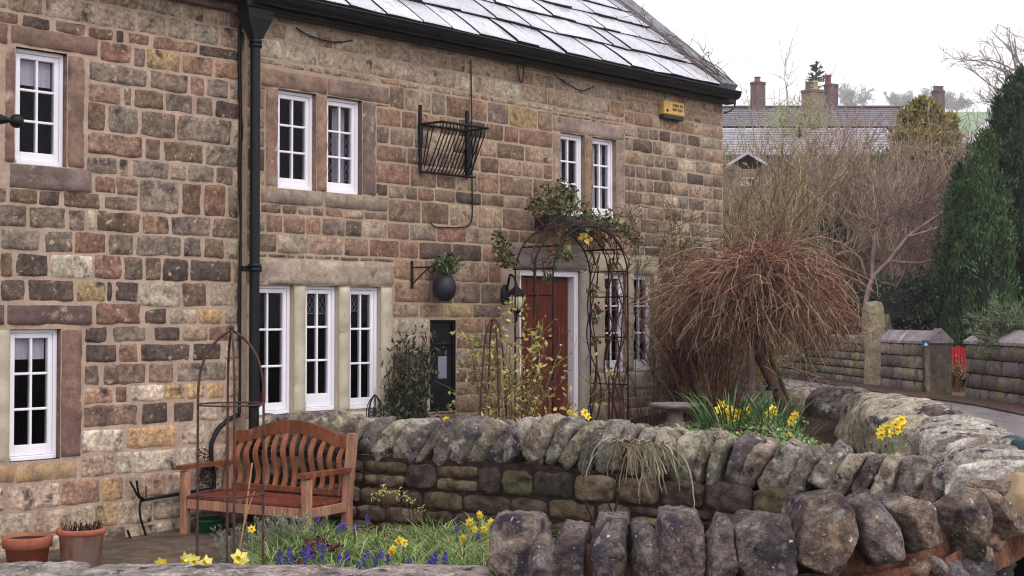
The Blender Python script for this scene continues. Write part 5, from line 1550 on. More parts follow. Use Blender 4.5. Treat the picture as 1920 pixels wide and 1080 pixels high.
out_ = norm(np.stack([S[:, 0] - top[0], S[:, 1] - top[1], 0 * S[:, 0]], -1) + rng.normal(0, .35, (n, 3)) * [1, 1, 0])
K = 9; pts = np.zeros((n, K, 3)); pts[:, 0] = S
L_ = np.minimum(rng.uniform(.35, 1.15, n), (S[:, 2] - crown[2] + .36 + rng.uniform(-.1, .22, n)) * 1.35); upk = rng.uniform(.0, .6, n)
D = norm(out_ * rng.uniform(.25, .75, (n, 1)) + np.array([0, 0, 1]) * upk[:, None])
for k in range(1, K):
    D = norm(D + np.array([0, 0, -.27]) + out_ * .07 + rng.normal(0, .19, (n, 3)))
    pts[:, k] = pts[:, k - 1] + D * (L_ / (K - 1))[:, None]
rr = np.hypot(pts[..., 0] - top[0], pts[..., 1] - top[1])
cols = pick_cols([(122, 90, 76), (146, 114, 94), (106, 76, 64), (164, 134, 112), (132, 100, 84), (82, 58, 50), (154, 124, 104), (186, 158, 136), (96, 66, 58)], n, rng)
add_twigs(mb, pts, .0037, .0024, cols, 3, rng)
S, Dd = spawn(pts, np.gradient(pts, axis=1), 5600, .02, rng, .2, .95); Dd = norm(norm(Dd) * .6 + rng.normal(0, .6, (5600, 3)) + [0, 0, -.2])
q2, _ = grow(S, Dd, rng.uniform(.05, .24, 5600), 4, .25, -.1, rng)
add_twigs(mb, q2, .0036, .0024, pick_cols([(120, 84, 74), (138, 102, 88), (108, 70, 64), (156, 126, 108), (126, 74, 70), (84, 58, 52), (174, 148, 126)], 5600, rng), 3, rng)
# fresh red shoots on top of the dome
n = 1500; li = rng.integers(0, nl, n); k0 = rng.integers(1, 9, n)
S = limbs[li, k0]; pts, _ = grow(S, norm(rng.normal(0, .5, (n, 3)) + [0, 0, .9]), rng.uniform(.10, .34, n), 5, .22, -.06, rng)
add_twigs(mb, pts, .0045, .0028, pick_cols([(120, 60, 62), (132, 74, 70), (106, 60, 56), (136, 96, 80)], n, rng), 3, rng)
V, q = leafq(pts[:, -1], rng.normal(0, 1, (n, 3)), rng.normal(0, 1, (n, 3)), .028, .016)
mb.add(V, q, np.repeat(pick_cols([(130, 58, 64), (140, 78, 74), (130, 92, 78)], n, rng), 4, 0), 0, False)
mb.build('crown', M_TWIG, t)
# stake
c = at(1410, 772, 13.0); c[2] = float(g2z(c)) - .05; e = at(1408, 650, 13.0)
mb = MB(); mb.tube([c, e], .034, 10, lin(112, 92, 88)); 
solo('tree_stake', mb, M_BARK, 'upright grey wooden stake beside the leaning trunk of the weeping tree', 'stake', c)
c1_ = at(1448, 728, 13.2); mb = MB(); mb.lathe([(.056, -.02), (.064, -.018), (.064, .018), (.056, .02)], c1_, 14, IRON); solo('tree_tie', mb, M_PLASTIC_D, 'black tie wrapped round the leaning trunk of the weeping tree', 'tie', c1_)

# ---- red-stemmed shrub behind the weeping tree, against the cottage corner
def stem_shrub(name, label, c, n, h, spread, cols, seed, sub=3, leafcols=None, r=.007, wig=.12, m=None, nl=0, ls=(.04, .02), twl=.35, group=None, up=.05):
    rng = np.random.default_rng(seed); c = np.asarray(c)
    t = thing(name, label, 'shrub', c, False, group)
    P = np.zeros((n, 3)); a = rng.uniform(0, 6.28, n); R_ = spread[0] * np.sqrt(rng.random(n)); P[:, 0] = R_ * np.cos(a); P[:, 1] = R_ * np.sin(a)
    D = norm(np.stack([np.cos(a) * spread[1] * R_ / max(spread[0], .01), np.sin(a) * spread[1] * R_ / max(spread[0], .01), np.ones(n)], -1) + rng.normal(0, .12, (n, 3)))
    L1 = h * rng.uniform(.6, 1.05, n)
    p1, d1 = grow(P + c, D, L1, 7, wig, up, rng)
    mb = MB(); add_twigs(mb, p1, r, r * .45, pick_cols(cols, n, rng), 4, rng)
    ends = [p1[:, -1]]
    if sub:
        M_ = n * sub; S, Dc = spawn(p1, d1, M_, .55, rng, .3, 1)
        p2, d2 = grow(S, Dc, h * twl * rng.uniform(.5, 1.1, M_), 5, wig * 1.4, up, rng)
        add_twigs(mb, p2, r * .55, r * .28, pick_cols(cols, M_, rng), 3, rng); ends.append(p2[:, -1]); ends.append(p2[:, 2])
        M3 = M_ * 2; S, Dc = spawn(p2, d2, M3, .7, rng, .2, 1)
        p3, d3 = grow(S, Dc, h * twl * .5 * rng.uniform(.4, 1.1, M3), 4, wig * 1.6, up, rng)
        add_twigs(mb, p3, r * .4, r * .25, pick_cols(cols, M3, rng), 3, rng); ends.append(p3[:, -1])
    mb.build('stems', M_TWIG, t)
    if nl:
        E = np.concatenate(ends); idx = rng.integers(0, len(E), nl)
        C = E[idx] + rng.normal(0, .03, (nl, 3))
        V, q = leafq(C, rng.normal(0, 1, (nl, 3)) + [0, 0, .2], rng.normal(0, 1, (nl, 3)) + [0, -.6, .6], ls[0] * rng.uniform(.6, 1.3, nl), ls[1] * rng.uniform(.7, 1.3, nl))
        mb = MB(); mb.add(V, q, np.repeat(pick_cols(leafcols, nl, rng) * rng.uniform(.8, 1.2, (nl, 1)), 4, 0), 0, False); mb.build('leaves', M_LEAF, t)
    return t
c = at(1325, 790, 14.2); c[2] = float(g2z(c)); stem_shrub('dogwood', 'thicket of dark red bare stems left of the weeping tree trunk', c, 52, 1.35, (.28, .35), [(112, 72, 64), (128, 88, 76), (96, 64, 58), (150, 120, 102)], 61, 2, r=.0075)

# ---- tangle of climbing twigs over the right end of the front
t = thing('climber', 'leafless climbing shrub tangled over the right end of the cottage front and gable corner', 'climber', (WU(1300, RD), RD - .05, .5), True)
rng = np.random.default_rng(71)
n = 34; P = np.stack([np.linspace(WU(1262, RD), UR + .1, n) + rng.normal(0, .06, n), RD - rng.uniform(.05, .3, n), np.full(n, .5)], -1)
p1, d1 = grow(P, np.stack([rng.normal(0, .2, n), rng.normal(-.1, .1, n), np.ones(n)], -1), rng.uniform(1.2, 3.1, n), 12, .22, .05, rng)
p1[..., 1] = np.minimum(p1[..., 1], RD - .03)
mb = MB(); CC = [(116, 98, 74), (136, 118, 92), (98, 84, 62), (126, 104, 84), (150, 134, 112), (104, 92, 60)]
add_twigs(mb, p1, .010, .004, pick_cols(CC, n, rng), 4, rng)
S, D = spawn(p1, d1, 520, .8, rng, .2); p2, d2 = grow(S, D, rng.uniform(.25, .8, 520), 7, .35, -.02, rng); p2[..., 1] = np.minimum(p2[..., 1], RD - .02)
add_twigs(mb, p2, .0052, .003, pick_cols(CC, 520, rng), 3, rng)
S, D = spawn(p2, d2, 1700, .9, rng, .1); p3, d3 = grow(S, D, rng.uniform(.12, .45, 1700), 5, .4, -.03, rng); p3[..., 1] = np.minimum(p3[..., 1], RD - .015)
zmax = WZ(1240, 330, RD)
add_twigs(mb, p3, .0038, .0024, pick_cols(CC, 1700, rng), 3, rng)
mb.build('stems', M_TWIG, t)
nl = 900; E = p3[rng.integers(0, 1700, nl), rng.integers(1, 5, nl)]
V, q = leafq(E + rng.normal(0, .02, (nl, 3)), rng.normal(0, 1, (nl, 3)), rng.normal(0, 1, (nl, 3)) + [0, -1, .3], .045 * rng.uniform(.5, 1.2, nl), .024)
mb = MB(); mb.add(V, q, np.repeat(pick_cols([(104, 98, 62), (122, 112, 74), (86, 84, 54), (134, 106, 78)], nl, rng), 4, 0), 0, False); mb.build('leaves', M_LEAF, t)
# bare twigs straggling over the roof verge
t = thing('roof_creeper', 'thin bare creeper twigs straggling over the roof edge at the gable corner', 'creeper', (UR, RD - .2, ZE), True)
rng = np.random.default_rng(72); n = 9
S0 = np.stack([rng.uniform(UV - .5, UV + .03, n), np.full(n, DE + .05), np.full(n, ZE + .06)], -1)
p1 = np.zeros((n, 8, 3)); 
for i in range(n):
    s_ = np.linspace(0, rng.uniform(.5, 1.6), 8); uo = S0[i, 0] - np.linspace(0, rng.uniform(-.05, .6), 8) + np.cumsum(rng.normal(0, .03, 8))
    p1[i] = roofp(uo, s_, .09 + .05 * rng.random(8) + .05 * np.linspace(0, 1, 8))
mb = MB(); add_twigs(mb, p1, .007, .003, lin(92, 80, 76), 3, rng)
S, D = spawn(p1, np.gradient(p1, axis=1), 60, .05, rng, .1); D = norm(rng.normal(0, .6, (60, 3)) + [-.3, -.3, .3])
p2, _ = grow(S, D, rng.uniform(.08, .26, 60), 5, .25, .02, rng); add_twigs(mb, p2, .004, .002, lin(104, 90, 84), 3, rng)
mb.build('stems', M_TWIG, t)

# ---- climbing rose on the arch
t = thing('climbing_rose', 'climbing rose with sparse green leaves wound over the iron arch', 'climber', (ARCH['uR'], ARCH['do'], ARCH['zb']), True)
rng = np.random.default_rng(73)
um = (ARCH['uL'] + ARCH['uR']) / 2; hw = (ARCH['uR'] - ARCH['uL']) / 2
mb = MB(); vines = []
for i in range(12):
    u0_ = ARCH['uR'] if i % 4 else ARCH['uL']; d0_ = rng.uniform(ARCH['do'], ARCH['di'])
    zz = np.linspace(ARCH['zb'], ARCH['zsp'] + rng.uniform(-.1, .3), 9)
    sg = 1 if i % 4 else -1
    P = [(u0_ + .05 * math.sin(z * 6 + i) + rng.normal(0, .02), d0_ + .07 * math.cos(z * 5 + i * 2), z) for z in zz]
    aa = np.linspace(.2, rng.uniform(.6, 2.2), 7)
    P += [(um + sg * (hw + .04) * math.cos(a), d0_ + rng.normal(0, .03), ARCH['zsp'] + (ARCH['zap'] - ARCH['zsp'] + .05) * math.sin(a)) for a in aa]
    rodpath(mb, P, np.linspace(.010, .004, len(P) * 3), lin(78, 52, 46), 0, 3); vines.append(np.array(P))
VP = np.concatenate(vines)
S = VP[rng.integers(0, len(VP), 160)]; p2, _ = grow(S, norm(rng.normal(0, 1, (160, 3)) + [0, -.2, .5]), rng.uniform(.08, .35, 160), 5, .3, .02, rng)
add_twigs(mb, p2, .0045, .0022, pick_cols([(92, 56, 48), (84, 70, 50), (110, 70, 58)], 160, rng), 3, rng)
mb.build('stems', M_TWIG, t)
mb = MB()
RG = [(74, 84, 50), (96, 98, 60), (58, 70, 44), (116, 104, 66), (122, 80, 58), (86, 94, 60)]
def clump_px(mb, px, py, d, rad, n, cols=RG, L=.055, W=.032): leaf_clump(mb, hp(px, py, d), rad, n, rng, cols, L, W)
for px, py, rad, n in ((1030, 372, .16, 170), (1055, 366, .16, 170), (1075, 388, .15, 140), (1045, 388, .12, 80), (1008, 388, .10, 80), (1000, 384, .08, 40), (940, 452, .10, 80), (944, 476, .12, 120), (938, 468, .09, 60), (958, 490, .09, 50), (1052, 445, .09, 60), (1046, 470, .12, 90), (1062, 478, .08, 40), (1028, 502, .07, 30), (1122, 425, .12, 90), (1140, 415, .13, 80), (1152, 432, .13, 80), (1100, 415, .09, 60), (1128, 452, .07, 40), (1178, 438, .11, 70), (1192, 450, .10, 60), (1168, 430, .10, 50), (1118, 580, .07, 40), (1112, 545, .07, 36), (1116, 640, .06, 30), (1114, 600, .06, 30), (1148, 500, .06, 24), (1025, 520, .05, 18)):
    clump_px(mb, px, py, RD - rng.uniform(.3, .75), rad, n)
mb.build('leaves', M_LEAF, t)
mb = MB(); leaf_clump(mb, hp(1098, 444, RD - .6), .07, 26, rng, [(216, 186, 92), (226, 200, 120)], .06, .04); mb.build('yellow_leaves', M_LEAF, t)

# ---- shrubs under the front
def gnd(px, Y): 
    c = at(px, 700, Y); c[2] = float(g2z(c)); return c
c = gnd(955, 12.0); stem_shrub('flowering_currant', 'loose shrub with yellow-green young leaves in front of the door', c, 30, 1.15, (.20, .16), [(128, 112, 82), (108, 84, 64), (150, 136, 100)], 81, 3, [(150, 148, 76), (176, 170, 96), (128, 132, 72), (160, 130, 86)], .0065, .13, nl=900, ls=(.055, .026))
c = gnd(1012, 12.1); stem_shrub('rose_bush', 'small reddish rose bush low in front of the door', c, 9, .7, (.10, .5), [(112, 66, 60), (130, 84, 72)], 82, 3, [(168, 150, 88), (150, 110, 70), (176, 160, 90)], .008, .15, nl=120, ls=(.055, .028))
c = gnd(768, 11.9)
t = thing('dark_shrub', 'dark evergreen shrub against the wall between the three-light window and the letter box', 'shrub', c)
rng = np.random.default_rng(83); mb = MB(); zt_ = at(772, 640, 11.9)[2]
n = 46; a = rng.uniform(0, 6.28, n); P = c + np.stack([.07 * np.cos(a), .06 * np.sin(a), 0 * a], -1)
p1, d1 = grow(P, np.stack([.07 * np.cos(a), .07 * np.sin(a), np.ones(n)], -1), (zt_ - c[2]) * rng.uniform(.55, 1.08, n), 8, .07, .05, rng)
add_twigs(mb, p1, .008, .004, lin(64, 52, 46), 4, rng); mb.build('stems', M_TWIG, t)
nl = 3400; i_ = rng.integers(0, n, nl); k_ = rng.integers(1, 8, nl)
C = p1[i_, k_] + rng.normal(0, .036, (nl, 3)); D = d1[i_, k_] + rng.normal(0, .7, (nl, 3)) + [0, 0, -.2]
V, q = leafq(C, D, rng.normal(0, 1, (nl, 3)) + [0, -.5, .5], .06 * rng.uniform(.6, 1.3, nl), .021)
mb = MB(); mb.add(V, q, np.repeat(pick_cols([(52, 60, 46), (66, 74, 54), (44, 50, 42), (84, 84, 62), (60, 66, 44)], nl, rng), 4, 0), 0, False); mb.build('leaves', M_LEAF, t)
c = gnd(868, 12.2); stem_shrub('wire_shrub', 'low tangle of bent grey stems under the letter box', c, 16, .42, (.2, .9), [(134, 120, 108), (110, 96, 84)], 84, 2, [(74, 80, 52)], .006, .25, nl=120, up=-.05)
c = gnd(1224, 13.6); stem_shrub('twiggy_shrub', 'sparse dark upright twigs below the right lower window', c, 10, .75, (.16, .35), [(92, 60, 56), (84, 66, 56)], 85, 2, None, .0055, .10)
c = gnd(1282, 14.3); mb = MB(); 
for q in range(5): mb.bbox(c[0] - .16 + q * .062, c[0] - .102 + q * .062, c[1], c[1] + .03, c[2] - .05, at(1275, 655, 14.3)[2] + .01 * (q % 2), lin(70, 44, 46), 0, .006)
mb.bbox(c[0] - .16, c[0] + .148, c[1] + .031, c[1] + .06, c[2] + .15, c[2] + .22, lin(70, 44, 46), 0, .005)
solo('wooden_screen', mb, mat('dark_fence_wood', lin(74, 50, 50), 0.8, 0.2, var=[(4, .7, 1.2)], stretch=(5, 5, .6)), 'dark brown boarded screen behind the bird bath', 'screen', c)

# ---- small dead-looking plant on the wall by the bench arm
t = thing('withered_plant', 'dark withered plant hanging on the wall behind the bench arm', 'plant', hp(385, 880, -.05), True)
rng = np.random.default_rng(86)
for px, py, r_, n_ in ((388, 888, .09, 90), (380, 848, .06, 40), (386, 905, .10, 80)):
    mb = MB(); leaf_clump(mb, hp(px, py, -.07), r_, n_, rng, [(52, 40, 48), (66, 52, 52), (44, 36, 42)], .03, .016); mb.build('leaves', M_TWIG, t)
mb = MB()
P = np.array([hp(386, 880, -.05)] * 26); p1, _ = grow(P, norm(rng.normal(0, 1, (26, 3)) + [0, -.3, 0]), .13, 5, .3, 0, rng); add_twigs(mb, p1, .003, .002, lin(56, 44, 48), 3, rng)
mb.build('stems', M_TWIG, t)

# ================================================================== DAFFODILS, GRAPE HYACINTHS, GRASS
def daffodil_head(mb, c, face, size, rng, petal=(236, 216, 78), trumpet=(236, 186, 40)):
    face = norm(np.asarray(face)); up = norm(np.cross(face, [0.3, .2, 1.0])); sd = np.cross(face, up)
    for k in range(6):
        a = k * math.pi / 3 + rng.uniform(-.15, .15); D = up * math.cos(a) + sd * math.sin(a)
        tip = c + D * size * .5 + face * size * rng.uniform(-.06, .10); m1 = c + D * size * .27 + face * size * .03
        S = np.cross(face, D) * size * .16
        V = [c, m1 - S, tip, m1 + S, m1 + face * size * -.03]
        mb.add(V, [[0, 1, 4, 3], [4, 1, 2, 3]], lin(*petal) * rng.uniform(.88, 1.08), 0, True)
    seg = 9; a = np.linspace(0, 6.283, seg, endpoint=False); V = []
    for r_, h_ in ((.07, 0), (.10, .12), (.12, .24), (.17, .32)):
        wv = 1 + (.12 * np.sin(a * 4) if h_ > .3 else 0)
        V.append(c + (up * np.cos(a)[:, None] + sd * np.sin(a)[:, None]) * (size * r_ * wv)[:, None] * 1.0 if np.ndim(wv) else c + (up * np.cos(a)[:, None] + sd * np.sin(a)[:, None]) * size * r_)
        V[-1] = V[-1] + face * size * h_
    V = np.concatenate(V); i = np.arange(3)[:, None] * seg; j = np.arange(seg)[None]
    mb.add(V, np.stack([i + j, i + (j + 1) % seg, i + seg + (j + 1) % seg, i + seg + j], -1).reshape(-1, 4), lin(*trumpet), 0, True)

def blades(mb, c, n, h, spread, rng, cols, w=.012, bend=.3, lean=(0, 0)):
    a = rng.uniform(0, 6.28, n); R_ = spread * np.sqrt(rng.random(n)); K = 6
    P = np.stack([c[0] + R_ * np.cos(a), c[1] + R_ * np.sin(a), np.full(n, c[2])], -1)
    D = norm(np.stack([.35 * np.cos(a) + lean[0], .35 * np.sin(a) + lean[1], np.ones(n)], -1) + rng.normal(0, .12, (n, 3)))
    L_ = h * rng.uniform(.6, 1.1, n); O = norm(np.stack([np.cos(a), np.sin(a), 0 * a], -1)); side = norm(np.cross(D, O + rng.normal(0, .3, (n, 3))))
    pts = [P]; 
    for k in range(1, K):
        D = norm(D + O * bend * .2 + np.array([0, 0, -.12 * bend * k])); pts.append(pts[-1] + D * (L_ / (K - 1))[:, None])
    pts = np.stack(pts, 1); wv = w * np.array([.7, 1, 1, .9, .6, .08])[None, :, None] * rng.uniform(.7, 1.2, (n, 1, 1)) * .5
    V = np.stack([pts - side[:, None] * wv, pts + side[:, None] * wv], 2).reshape(n, -1, 3)
    b = (np.arange(n) * K * 2)[:, None]; k = (np.arange(K - 1) * 2)[None]
    q = np.stack([b + k, b + k + 1, b + k + 3, b + k + 2], -1).reshape(-1, 4)
    mb.add(V.reshape(-1, 3), q, np.repeat(pick_cols(cols, n, rng) * rng.uniform(.8, 1.2, (n, 1)), K * 2, 0), 0, True)
    return pts
DG = [(70, 104, 62), (92, 122, 74), (58, 88, 56), (104, 130, 84)]
def daffodils(label, heads, Yd, zb, seed, size=.085, nleaf=26, leafh=.30, cols=DG, petal=(238, 220, 84), trumpet=(240, 190, 40), spread=.12):
    rng = np.random.default_rng(seed)
    hs = np.array([at(x, y, Yd + rng.uniform(-.06, .06)) for x, y in heads])
    c = hs.mean(0); c[2] = zb if zb is not None else float(g2z(c))
    t = thing('daffodil_clump', label, 'daffodils', c, False, 'clumps of daffodils')
    mb = MB()
    if nleaf: blades(mb, c - [0, 0, .02], nleaf, leafh, spread, rng, cols, .013, .35); mb.build('leaves', M_GRASS, t)
    mb = MB()
    for hd in hs:
        b = np.array([c[0] + (hd[0] - c[0]) * .45 + rng.normal(0, .02), c[1] + rng.normal(0, .03), c[2]])
        rodpath(mb, [b, b * .35 + hd * .65 + [0, 0, .02], hd + np.array([0, .012, .012]), hd], .0038, lin(112, 132, 82), 0, 3)
    mb.build('stalks', M_GRASS, t)
    for hd in hs:
        mb = MB(); daffodil_head(mb, hd, np.array([rng.normal(-.1, .5), -1, rng.normal(-.1, .25)]), size * rng.uniform(.85, 1.15), rng, petal, trumpet); mb.build('flower', M_PETAL, t)
    return t
daffodils('dense clump of yellow daffodils beside the stake of the weeping tree', [(1352, 758), (1368, 768), (1356, 775), (1381, 774), (1372, 786), (1362, 784), (1394, 776), (1398, 770), (1386, 789), (1350, 768)], 12.2, None, 101, .105, 110, .48, spread=.30)
daffodils('three daffodils in front of the leaning trunk of the weeping tree', [(1429, 790), (1449, 768), (1445, 775)], 12.2, None, 102, .10, 70, .42, spread=.26)
daffodils('pair of daffodils leaning right of the leaning trunk', [(1484, 790), (1490, 778)], 12.0, None, 103, .095, 26, .36)
daffodils('two small low daffodils on the coping below the leaning trunk', [(1470, 816), (1480, 816)], 10.9, None, 104, .06, 16, .14)
daffodils('bent spray of daffodils reaching right over the coping before the boulders', [(1652, 806), (1662, 800), (1668, 812), (1652, 815), (1682, 806), (1678, 795), (1690, 788), (1692, 797)], 9.3, .55, 105, .075, 14, .30)
daffodils('two daffodils against the foot of the white door frame', [(1068, 772), (1078, 780), (1068, 800)], 11.6, None, 106, .07, 12, .3)
daffodils('pair of daffodils just right of the white door frame', [(1096, 774), (1102, 781)], 11.6, None, 107, .075, 12, .3)
daffodils('single pale daffodil peeping over the coping below the letter box', [(836, 786)], 11.0, None, 108, .06, 8, .2)
PALE, PT = (240, 230, 130), (240, 224, 90)
daffodils('large pale daffodil at the foot of the tall rusty obelisk', [(450, 1047)], 6.3, .33, 109, .10, 10, .26, petal=PALE, trumpet=PT)
daffodils('three large pale daffodils over the front wall below the bench leg', [(352, 1050), (364, 1052), (388, 1056)], 6.3, .33, 110, .085, 12, .24, petal=PALE, trumpet=PT)
daffodils('single yellow daffodil low over the front wall, left of the pale ones', [(303, 1056)], 6.3, .33, 111, .085, 8, .22)
daffodils('small yellow daffodils in the middle of the grassy flower bed', [(738, 1030), (750, 1014), (744, 1036), (758, 1018), (735, 1034)], 8.4, .15, 112, .062, 30, .28)
daffodils('scattered small daffodils at the right end of the flower bed by the big grey stone', [(842, 1012), (866, 1020), (868, 1008), (890, 992), (880, 978), (908, 992), (915, 1016), (921, 978), (815, 1026), (845, 1026), (900, 965)], 8.8, .15, 113, .062, 60, .30, spread=.30)
daffodils('single small yellow flower among the grey lavender left of the bench leg', [(472, 992)], 8.3, .2, 114, .05, 6, .2)

# grape hyacinths
def muscari(c, seed, n=5, h=.19, sp=.08):
    rng = np.random.default_rng(seed)
    t = thing('grape_hyacinth', 'small clump of violet-blue grape hyacinths among the grass of the flower bed', 'grape hyacinths', c, False, 'grape hyacinths in the flower bed')
    mb = MB(); blades(mb, c, 16, h * .9, sp, rng, DG, .006, .5); mb.build('leaves', M_GRASS, t)
    for k in range(n):
        p = np.asarray(c) + [rng.normal(0, sp * .8), rng.normal(0, sp * .6), 0]; hh = h * rng.uniform(.7, 1.2)
        mb = MB(); mb.tube([p, p + [0, 0, hh]], .003, 4, lin(90, 120, 70), 0)
        m_ = 60; f = rng.random(m_); a = rng.uniform(0, 6.28, m_); rr = .013 * (1 - .6 * f)
        C = p + np.stack([rr * np.cos(a), rr * np.sin(a), hh - .035 + .05 * f], -1)
        V, q = leafq(C, np.stack([np.cos(a), np.sin(a), -.6 + 0 * a], -1), rng.normal(0, 1, (m_, 3)), .013, .011)
        mb.add(V, q, np.repeat(pick_cols([(74, 62, 150), (92, 78, 170), (62, 52, 128), (104, 84, 160)], m_, rng), 4, 0), 0, False); mb.build('flower_spike', M_PETAL, t)
def bed_pt(px, py, extra=.15):
    Y_ = 9.0
    for _ in range(12):
        c = at(px, py, Y_); z = float(bedz(c[0], c[1])) + extra; Y_ = F * (1.75 - z) / max(py - 600 , 1)
    c = at(px, py, Y_); c[2] = float(bedz(c[0], c[1])); return c
for i, (px, py, n_) in enumerate(((560, 1040, 6), (575, 1046, 4), (600, 1040, 3), (640, 1058, 5), (686, 1055, 2), (708, 1058, 6), (770, 1060, 2), (825, 1056, 3), (842, 1056, 2), (690, 958, 5), (648, 984, 3), (662, 984, 2), (580, 982, 4), (486, 1000, 3), (510, 1006, 4), (504, 996, 2), (886, 1002, 2), (532, 1058, 2), (670, 958, 3))):
    muscari(bed_pt(px, py), 200 + i, n_)

# grass and ground cover of the bed
rng = np.random.default_rng(300); mb = MB()
GG = [(108, 134, 68), (86, 116, 56), (130, 148, 86), (72, 100, 52), (150, 150, 108), (98, 126, 60), (124, 116, 84)]
n = 0
while n < 1900:
    x, y = rng.uniform(-1.75, .12), rng.uniform(7.3, 9.9)
    if y > 11.08 - (x + 2.12) * .577 - .12: continue
    px = 960 + x / y * F
    dens = vnoise(np.array([[x * 2.2, y * 2.2, 3.0]]), 5)[0]
    if rng.random() > .55 + .6 * dens: continue
    blades(mb, (x, y, float(bedz(x, y))), 8, rng.uniform(.10, .27) * (1.25 if dens > .2 else 1), .06, rng, GG, .006, .6); n += 1
o = mb.build('grass', M_GRASS, None, 'stuff'); tag(o, 'green grass and bulb leaves growing over the flower bed', 'grass', None, 'stuff')
mb = MB(); CV = [(110, 138, 82), (92, 120, 68), (136, 158, 104), (80, 106, 62), (130, 122, 88)]
for k in range(900):
    x, y = rng.uniform(-1.8, .3), rng.uniform(6.3, 9.9)
    if y > 11.08 - (x + 2.12) * .577 - .1: continue
    leaf_clump(mb, (x, y, float(bedz(x, y)) + .03), .07, 10, rng, CV, .03, .02, flat=.5)
o = mb.build('ground_cover', M_LEAF, None, 'stuff'); tag(o, 'low leafy ground cover carpeting the flower bed', 'ground cover', None, 'stuff')
# green leaves at the foot of the boulder wall
mb = MB()
for k in range(300):
    x, y = rng.uniform(1.2, 2.7), rng.uniform(9.2, 13.0)
    if y < 11.08 - (x + 2.12) * .577 + .45: continue
    leaf_clump(mb, (x, y, float(g2z(np.array([x, y]))) + .03), .08, 12, rng, CV, .045, .022, flat=.6)
o = mb.build('ground_cover', M_LEAF, None, 'stuff'); tag(o, 'fresh green leaves covering the soil below the weeping tree', 'ground cover', None, 'stuff')

# lavender and grey clumps beside the obelisk
def grey_clump(label, px, py, n, h, seed, cols, sp=.16):
    rng = np.random.default_rng(seed); c = bed_pt(px, py, .0)
    t = thing('lavender', label, 'lavender', c)
    mb = MB(); a = rng.uniform(0, 6.28, n); P = c + np.stack([sp * .5 * np.cos(a), sp * .5 * np.sin(a), 0 * a], -1)
    p1, d1 = grow(P, np.stack([.5 * np.cos(a), .5 * np.sin(a), np.ones(n)], -1), h * rng.uniform(.6, 1.1, n), 6, .12, .05, rng); add_twigs(mb, p1, .003, .002, lin(120, 116, 100), 3, rng)
    m_ = n * 22; i_ = rng.integers(0, n, m_); k_ = rng.integers(1, 6, m_)
    C = p1[i_, k_] + rng.normal(0, .008, (m_, 3)); V, q = leafq(C, d1[i_, k_] + rng.normal(0, .5, (m_, 3)), rng.normal(0, 1, (m_, 3)), .034, .006)
    mb.add(V, q, np.repeat(pick_cols(cols, m_, rng), 4, 0), 0, False); mb.build('stems', M_GRASS, t)
GC = [(134, 140, 122), (116, 124, 104), (150, 152, 138), (104, 112, 92)]
grey_clump('grey-green lavender clump between the obelisk and the green bucket', 462, 1062, 60, .34, 401, GC, .10)
grey_clump('grey-green lavender clump right of the obelisk below the bench seat', 500, 1060, 70, .34, 402, GC)
grey_clump('grey-green lavender clump at the front of the bed, behind the large pale daffodil', 452, 1074, 60, .30, 405, GC, .12)
grey_clump('silvery clump at the foot of the right front bench leg', 555, 1030, 60, .24, 403, GC)
grey_clump('silvery low clump in front of the dark wall at the right of the bed', 800, 985, 60, .2, 404, [(168, 164, 148), (150, 146, 128), (132, 130, 110)])
rng = np.random.default_rng(410)
t = thing('dry_stalks', 'two long dry straw stalks leaning beside the obelisk', 'stalks', bed_pt(452, 1045, 0))
mb = MB(); rodpath(mb, [at(448, 1040, 7.4), at(460, 965, 7.4), at(473, 868, 7.4)], .005, lin(172, 130, 98)); mb.build('stalk', M_HAIR, t)
mb = MB(); rodpath(mb, [at(458, 985, 7.5), at(468, 945, 7.5), at(478, 920, 7.5)], .0035, lin(172, 130, 98)); mb.build('stalk', M_HAIR, t)
# dark red small flowers
t = thing('dark_red_primroses', 'patch of dark wine-red flowers in the flower bed', 'flowers', bed_pt(585, 1020))
for px, py in ((583, 1024), (580, 1008), (610, 1015), (622, 1018), (600, 1006), (545, 1040), (570, 1022), (634, 1016), (556, 1046)):
    mb = MB(); leaf_clump(mb, bed_pt(px, py) + np.array([0, 0, .13]), .03, 22, rng, [(88, 26, 34), (104, 36, 40), (70, 22, 32)], .026, .02)
    mb.build('flower_head', M_PETAL, t)
t = thing('spurge', 'thin yellow-green seed heads standing before the dark wall right of the bench', 'plant', bed_pt(715, 1000))
for px, py in ((715, 925), (722, 920), (745, 925), (760, 930), (768, 936), (790, 955), (706, 930)):
    mb = MB(); hd = at(px, py, 9.3); b = bed_pt(px + 8, 1000, 0); rodpath(mb, [b, (b + hd) / 2 + [.02, 0, 0], hd], .003, lin(130, 122, 76)); leaf_clump(mb, hd, .05, 16, rng, [(160, 150, 76), (140, 136, 80), (172, 160, 110)], .028, .01)
    mb.build('stem', M_GRASS, t)
# strap-leaved plant flopping over the dividing wall
c = at(1258, 800, 9.75); 
t = thing('strap_leaved_plant', 'dry strap-leaved plant flopping over the coping of the dividing wall', 'plant', (c[0], c[1], .8))
rng = np.random.default_rng(420); n = 95; K = 10
P = np.stack([c[0] + rng.normal(.04, .14, n), c[1] + .1 + rng.normal(0, .06, n), np.full(n, .92)], -1)
D = norm(np.stack([rng.normal(-.05, .5, n), -rng.uniform(-.3, 1.0, n), rng.uniform(.0, .5, n)], -1)); Lx = rng.uniform(.14, .55, n) * rng.uniform(.6, 1, n); pts = [P]
for k in range(1, K):
    D = norm(D + np.array([-.03, -.04, -.34]) + rng.normal(0, .17, (n, 3))); pts.append(pts[-1] + D * (Lx / (K - 1))[:, None])
pts = np.stack(pts, 1)
